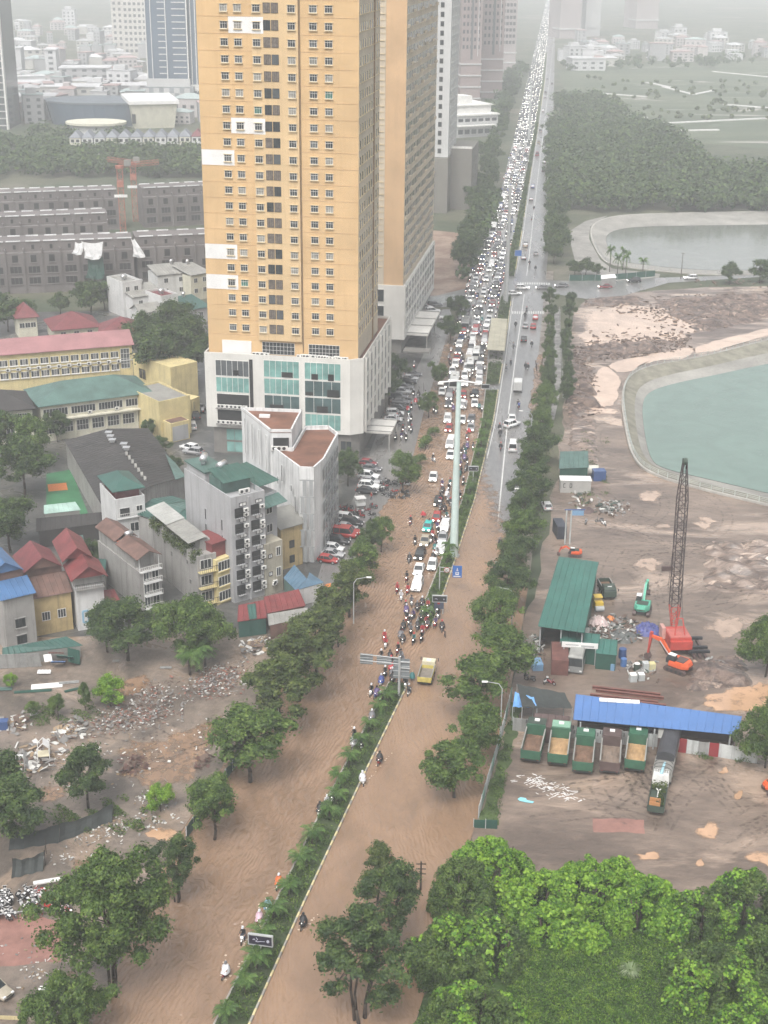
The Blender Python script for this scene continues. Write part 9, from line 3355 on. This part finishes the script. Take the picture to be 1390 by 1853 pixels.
rubble('bare_steel_scrap',[([(215,1405),(265,1400),(265,1370),(220,1372)],130),([(350,1395),(385,1385),(385,1365),(355,1370)],40)],[mat('rusty_wire',(0.1,0.05,0.04),0.8),M_r[4]],6,0.7,(0.1,0.9),0.1)
# sand bags, plastic heap and blue tarpaulin heap
def heap(name,label,px,py,r,h,m,cat,seed,n=16):
 rnd = random.Random(seed)
 q = P(px,py)
 mb = MB()
 g = {}
 for i in range(n+1):
  for j in range(n+1):
   x,y = -1+2*i/n,-1+2*j/n
   e = max(0,1-(x*x+y*y)) ** 0.7
   g[i,j] = (x*r,y*r,e*h*(0.75+0.25*rnd.random()+0.2*math.sin(i*1.7+seed)*math.cos(j*1.3)))
 for i in range(n):
  for j in range(n):
   mb.quad(g[i,j],g[i+1,j],g[i+1,j+1],g[i,j+1])
 solo(name,mb,m,label,cat,(q.x,q.y,0.0))
heap('sandbag_heap','heap of pale pink plastic sacks beside the green workshop',1082,1132,1.9,1.7,mat('sack_pink',(0.52,0.42,0.4),0.5,0.3,2),'heap',1)
heap('tarp_heap','crumpled dark blue tarpaulin heap left of the crawler crane',1172,1142,2.2,1.5,mat('tarp_navy',(0.07,0.08,0.22),0.45,0.35,1.5),'heap',2)
heap('tarp_heap','small orange covered heap behind the pink sacks',1104,1125,0.9,1.2,mat('tarp_orange',(0.5,0.17,0.05),0.5,0.2,2),'heap',3,8)
heap('net_heap','grey netting heap between green shed and blue tarpaulin',1125,1152,2.6,0.8,mat('net_grey',(0.1,0.105,0.1),0.8,0.3,1.5),'heap',4)
heap('spoil_heap','dark earth mound right of the orange excavator',1290,1215,3.8,1.0,M_dark,'earth mound',5)
heap('branch_heap','dark bushy brush heap in the grassy corner by the gate',1062,925,1.5,0.9,M_tbrown,'heap',6,10)
# white strip litter in the truck yard and the pale blue sheet
rnd = random.Random(9)
mb = MB()
ctr = [P(960+75*t,1412+32*t) for t in (0,.25,.5,.75,1)]
for i in range(110):
 c = ctr[rnd.randrange(5)]
 p = Vector((c.x+rnd.gauss(0,1.0),c.y+rnd.gauss(0,.7),0))
 a = rnd.choice((0.5,-0.7))+rnd.gauss(0,.2)
 L = rnd.uniform(.25,.9)
 mb.box(-L/2,L/2,-.035,.035,.05,.1,0,Matrix.Translation(p) @ Matrix.Rotation(a,4,'Z'))
struct('white_strip_litter',mb,[M_patch],'stuff')
q = P(940,1450)
solo('plastic_sheet',MB().prism([(0,0),(.8,-.3),(1.7,-.5),(1.9,-.2),(1.0,.15),(.9,.6),(.2,.8),(-.2,.4)],0.04,0.1),mat('cyan_plastic',(0.25,0.6,0.68),0.4),'crumpled pale cyan plastic sheet on the truck yard mud','plastic sheet',(q.x,q.y,0.02))
# collapsed sheet metal hut on the left
q = P(75,1210)
o = thing('collapsed_hut','collapsed hut of grey, white, blue and green metal sheets','hut',(q.x,q.y,0),0.12)
for (x,y,z,w_,d_,rx,ry,rz,m_) in ((-4.6,0.5,1.3,5.0,0.06,0,0.05,0.1,M_fgrey),(-1.6,0.6,1.2,3.0,0.06,0.1,-0.1,-0.1,M_fgrey),(3.6,1.2,1.2,2.6,3.2,-0.6,0.2,0.1,M_gshed),(2.6,0.0,1.0,2.2,2.0,-0.6,0.15,0.2,M_bshed),(1.0,0.8,1.4,1.2,1.2,0.8,0.1,0.3,M_patch),(0.6,-1.6,0.3,2.0,1.0,0.1,0.05,0.0,M_patch),(4.9,1.4,1.2,2.0,2.8,0.4,0.5,0.1,M_fdk),(2.2,1.6,1.8,2.4,0.8,-0.3,0.1,0.1,mat('rust_box',(0.13,0.055,0.045)))):
 M = Matrix.Rotation(rz,4,'Z') @ Matrix.Rotation(rx,4,'X') @ Matrix.Rotation(ry,4,'Y')
 mb = MB()
 if d_ < 0.5:
  mb.box(-w_/2,w_/2,-0.03,0.03,-1.2,1.2,0,M)
  for k in range(int(w_/0.5)):
   xx = -w_/2+0.25+k*0.5
   mb.box(xx-0.06,xx+0.06,-0.09,-0.031,-1.2,1.2,0,M)
 else:
  mb.box(-w_/2,w_/2,-d_/2,d_/2,-0.03,0.03,0,M)
  for k in range(int(w_/0.5)):
   xx = -w_/2+0.25+k*0.5
   mb.box(xx-0.06,xx+0.06,-d_/2,d_/2,0.031,0.09,0,M)
 part('metal_sheet',mb,[m_],o,(x,y,z))
for i,(px,py,w_,d_,rz,m_,lab) in enumerate([(85,1242,4.6,1.5,0.2,M_patch,'white sheet lying flat in front of the collapsed hut'),(125,1236,3.0,0.8,0.2,M_fgrey,'grey sheet strip right of the white sheet'),(60,1252,5.5,0.7,0.15,M_fdk,'dark green strip under the white sheet'),(130,1250,2.2,0.6,0.5,M_fdk,'dark strip below the grey sheet'),(10,1248,2.0,1.0,0.1,M_green2,'teal sheet at the left edge by the hut'),(30,1370,2.6,0.6,0.1,M_patch,'white board lying in the mud lot at left'),(165,1357,2.4,0.8,0.1,M_patch,'white board behind the single dark tree'),(300,1210,1.8,0.6,0,M_fgrey,'grey slab in the shade of the broad trees'),(210,1198,1.0,0.6,0,M_greys,'pale slab left of the broad trees')]):
 q = P(px,py)
 solo('loose_sheet',MB().box(-w_/2,w_/2,-d_/2,d_/2,0,0.07).box(-w_/2,w_/2,-d_/6,-d_/6+0.05,0.07,0.12),m_,lab,'sheet',(q.x,q.y,0.06+0.02*i),rz)
# steel frames and table among the rubble
q = P(80,1372)
o = thing('frame_hut','skeleton of a small white framed hut in the mud lot','hut',(q.x,q.y,0),0.2)
for x in (-0.8,0.8):
 for y in (-0.8,0.8):
  part('post',MB().box(x-.05,x+.05,y-.05,y+.05,0,2.0),[M_patch],o)
for y in (-0.8,0.8):
 part('rafter',MB().path([(-.8,y,2.0),(0,y,2.8),(.8,y,2.0)],.06,5),[M_patch],o)
part('roof_flap',MB().quad((0,-.8,2.82),(.85,-.8,2.05),(.85,.8,2.05),(0,.8,2.82)),[M_patch],o)
part('shelf',MB().box(-.8,.8,-.8,.8,0.7,0.78),[mat('shelf_cream',(0.55,0.5,0.36),0.6)],o)
q = P(48,1395)
o = thing('pole_bundle','bundle of grey scaffold poles leaning upright in the lot','poles',(q.x,q.y,0))
for i in range(9):
 part('pole',MB().tube((R.uniform(-.6,.6),R.uniform(-.4,.4),0),(R.uniform(-.25,.25),R.uniform(-.2,.2),R.uniform(2.4,3.6)),0.05,n=6),[M_galv],o)
box_at('water_tub','blue drum on a white crate at the left edge of the lot',8,1318,1.2,1.2,1.3,0.1,PAINT['blue'],'drum',False)
# banana plants below the bright tree
for i,(px,py,s) in enumerate([(358,1215,1.5),(344,1222,1.2),(372,1208,1.1)]):
 palm(P(px,py),s,['tall banana plant at the rubble edge below the bright tree','smaller banana plant left of the tall one','smaller banana plant right of the tall one'][i],'banana plants','banana_plant')
# black netting fence in the near lot
for lab,px in (('sagging black net fence across the near lot',[(20,1530),(110,1516),(206,1478)]),('lower black net sheet below the sagging fence',[(25,1580),(82,1566),(84,1545)])):
 w_ = [P(x,y) for x,y in px]
 org = Vector((w_[0].x,w_[0].y,0))
 o = thing('net_fence',lab,'net',org)
 for i in range(2):
  a,b = w_[i]-org,w_[i+1]-org
  mb = MB()
  n = 10
  for k in range(n):
   for j in range(4):
    f = lambda kk,jj: ((a.lerp(b,kk/n)).x,(a.lerp(b,kk/n)).y-1.2*(1-jj/4) ** 2+0.15*math.sin(kk*1.7),0.1+jj/4*(2.0-0.5*math.sin(math.pi*kk/n)))
    mb.quad(f(k,j),f(k+1,j),f(k+1,j+1),f(k,j+1))
  part('net',mb,[MATS['black_netting']],o,smooth=True)
  part('post',MB().tube((a.x,a.y,0),(a.x,a.y,2.2),0.05,n=6),[M_bark],o)
 part('post',MB().tube((b.x,b.y,0),(b.x,b.y,2.2),0.05,n=6),[M_bark],o)
# scrap motorbike dump as one mass, with its pipe rail
mb = MB()
rnd = random.Random(4)
mats_ = [PAINT['black'],PAINT['red'],PAINT['grey'],M_black,M_patch,PAINT['silver']]
src = bike_parts('black')['one0']
vs = [tuple(v.co) for v in src.vertices]
fs = [tuple(p.vertices) for p in src.polygons]
for i in range(64):
 x = rnd.uniform(-30,138)
 p = P(x,rnd.uniform(1612,1662)-0.06*x+4)
 c0 = 1 if x > 72 and rnd.random() < .75 else rnd.choice((0,0,2,3,5))
 M = Matrix.Translation((p.x,p.y,rnd.uniform(0,.25))) @ Matrix.Rotation(rnd.gauss(.2,.5),4,'Z') @ Matrix.Rotation(rnd.gauss(0,.3),4,'Y')
 k = len(mb.v)
 mb.v += [tuple(M @ Vector(v)) for v in vs]
 mb.f += [tuple(k+q for q in f) for f in fs]
 mb.m += [c0 if j % 9 else 4 for j in range(len(fs))]
struct('impounded_motorbikes',mb,mats_,'stuff')
a,b = P(-40,1672),P(122,1652)
o = thing('pipe_rail','grey pipe rail along the impounded motorbikes','rail',(a.x,a.y,0))
d = b-a
part('rail',MB().tube((0,0,1.0),(d.x,d.y,1.0),0.05,n=6),[M_galv],o)
for i in range(7):
 p = d*(i/6)
 part('post',MB().tube((p.x,p.y,0),(p.x,p.y,1.0),0.05,n=6),[M_galv],o)
for lab,px,py,L_,rz in (('white board on top of the impounded motorbikes',88,1606,3.4,0.3),('long white panel lying beside the bottom left tree',95,1792,3.0,-0.1)):
 q = P(px,py)
 solo('white_board',MB().box(-L_/2,L_/2,-.35,.35,0,.1).box(-L_/2,L_/2,-.35,-.3,.1,.16),M_patch,lab,'board',(q.x,q.y,0.9 if 'top' in lab else 0.06),rz)
# fallen branches of a banyan by the workshop
mb = MB()
rnd = random.Random(8)
for i in range(14):
 x,y = rnd.uniform(-.8,.8),rnd.uniform(-.6,.6)
 mb.path([(x,y,0),(x*.7+rnd.uniform(-.2,.2),y,2.0),(x*.3,y*.5,4.2)],[.1,.08,.05],5)
q = P(958,1195)
solo('aerial_roots',mb,mat('pale_bark',(0.26,0.24,0.21),0.8),'pale hanging aerial roots of the kerb tree beside the workshop','tree roots',(q.x,q.y,0))
# orange awning by the kerb trees
shed('awning','orange awning among the kerb trees beside the blue shed',[(582,1086),(600,1082),(598,1055),(588,1058)],2.6,mat('tarp_orange',(0.5,0.17,0.05)),M_brownr)
q = P(690,905)
o = thing('food_cart','white roofed three wheeled cart beside the dark tree','cart',(P(652,917).x,P(652,917).y,0.05),0.3)
part('body',MB().box(-.9,.9,-.8,.8,.4,1.0),[M_busw],o)
part('roof',MB().box(-1.0,1.0,-.9,.9,1.9,2.0),[M_patch],o)
for x in (-.85,.85):
 for y in (-.7,.7):
  part('post',MB().box(x-.03,x+.03,y-.03,y+.03,1.0,1.9),[M_galv],o)
for x,y in ((-.8,-.6),(.8,-.6),(0,.8)):
 link('wheel',BASE['bike','black']['wheel'],o,(x,y,.27))
# junction kiosk
shed('kiosk','pale roofed kiosk at the junction corner',[(1088,505),(1116,502),(1112,496),(1088,498)],3.2,M_patch,M_fgrey)
# bow waves and wakes the riders leave on the flood
mb = MB()
rnd = random.Random(12)
for (x,y,*_r) in near_r[:16]+near_r[26:34]:
 q = P(x,y)
 d = -road_dir(MED_L,q.y)
 if _r[0] > 2:
  d = -d
 n = Vector((-d.y,d.x,0))
 for k in range(16):
  f_ = rnd.uniform(-3.2,1.0)
  c = q+d*f_+n*(rnd.choice((-1,1))*(0.3+0.22*max(0,0.6-f_))+rnd.uniform(-.12,.12))
  r_ = rnd.uniform(.05,.15)
  mb.poly([(c.x+r_*math.cos(t)*rnd.uniform(.6,1.5),c.y+r_*math.sin(t)*rnd.uniform(.6,1.5),.173+.0005*k) for t in (0,.9,1.8,2.7,3.6,4.5,5.4)])
struct('wake_foam',mb,mat('foam',(0.5,0.4,0.31),0.5,0.2,3),'stuff')
# ------------------------------------------------------------------ rain haze
mb = MB().box(-5100,5100,-330,6650,-5.0,121.0)
hz = part('haze',mb,[],None)
hz['kind'] = 'stuff'
hm = bpy.data.materials.new('haze')
hm.use_nodes = True
N,L = hm.node_tree.nodes,hm.node_tree.links
N.remove(N['Principled BSDF'])
pv = N.new('ShaderNodeVolumePrincipled')
pv.inputs['Color'].default_value = (0.95,0.975,1.0,1)
pv.inputs['Density'].default_value = 0.00041
pv.inputs['Anisotropy'].default_value = 0.0
L.new(pv.outputs[0],N['Material Output'].inputs['Volume'])
hz.data.materials.append(hm)
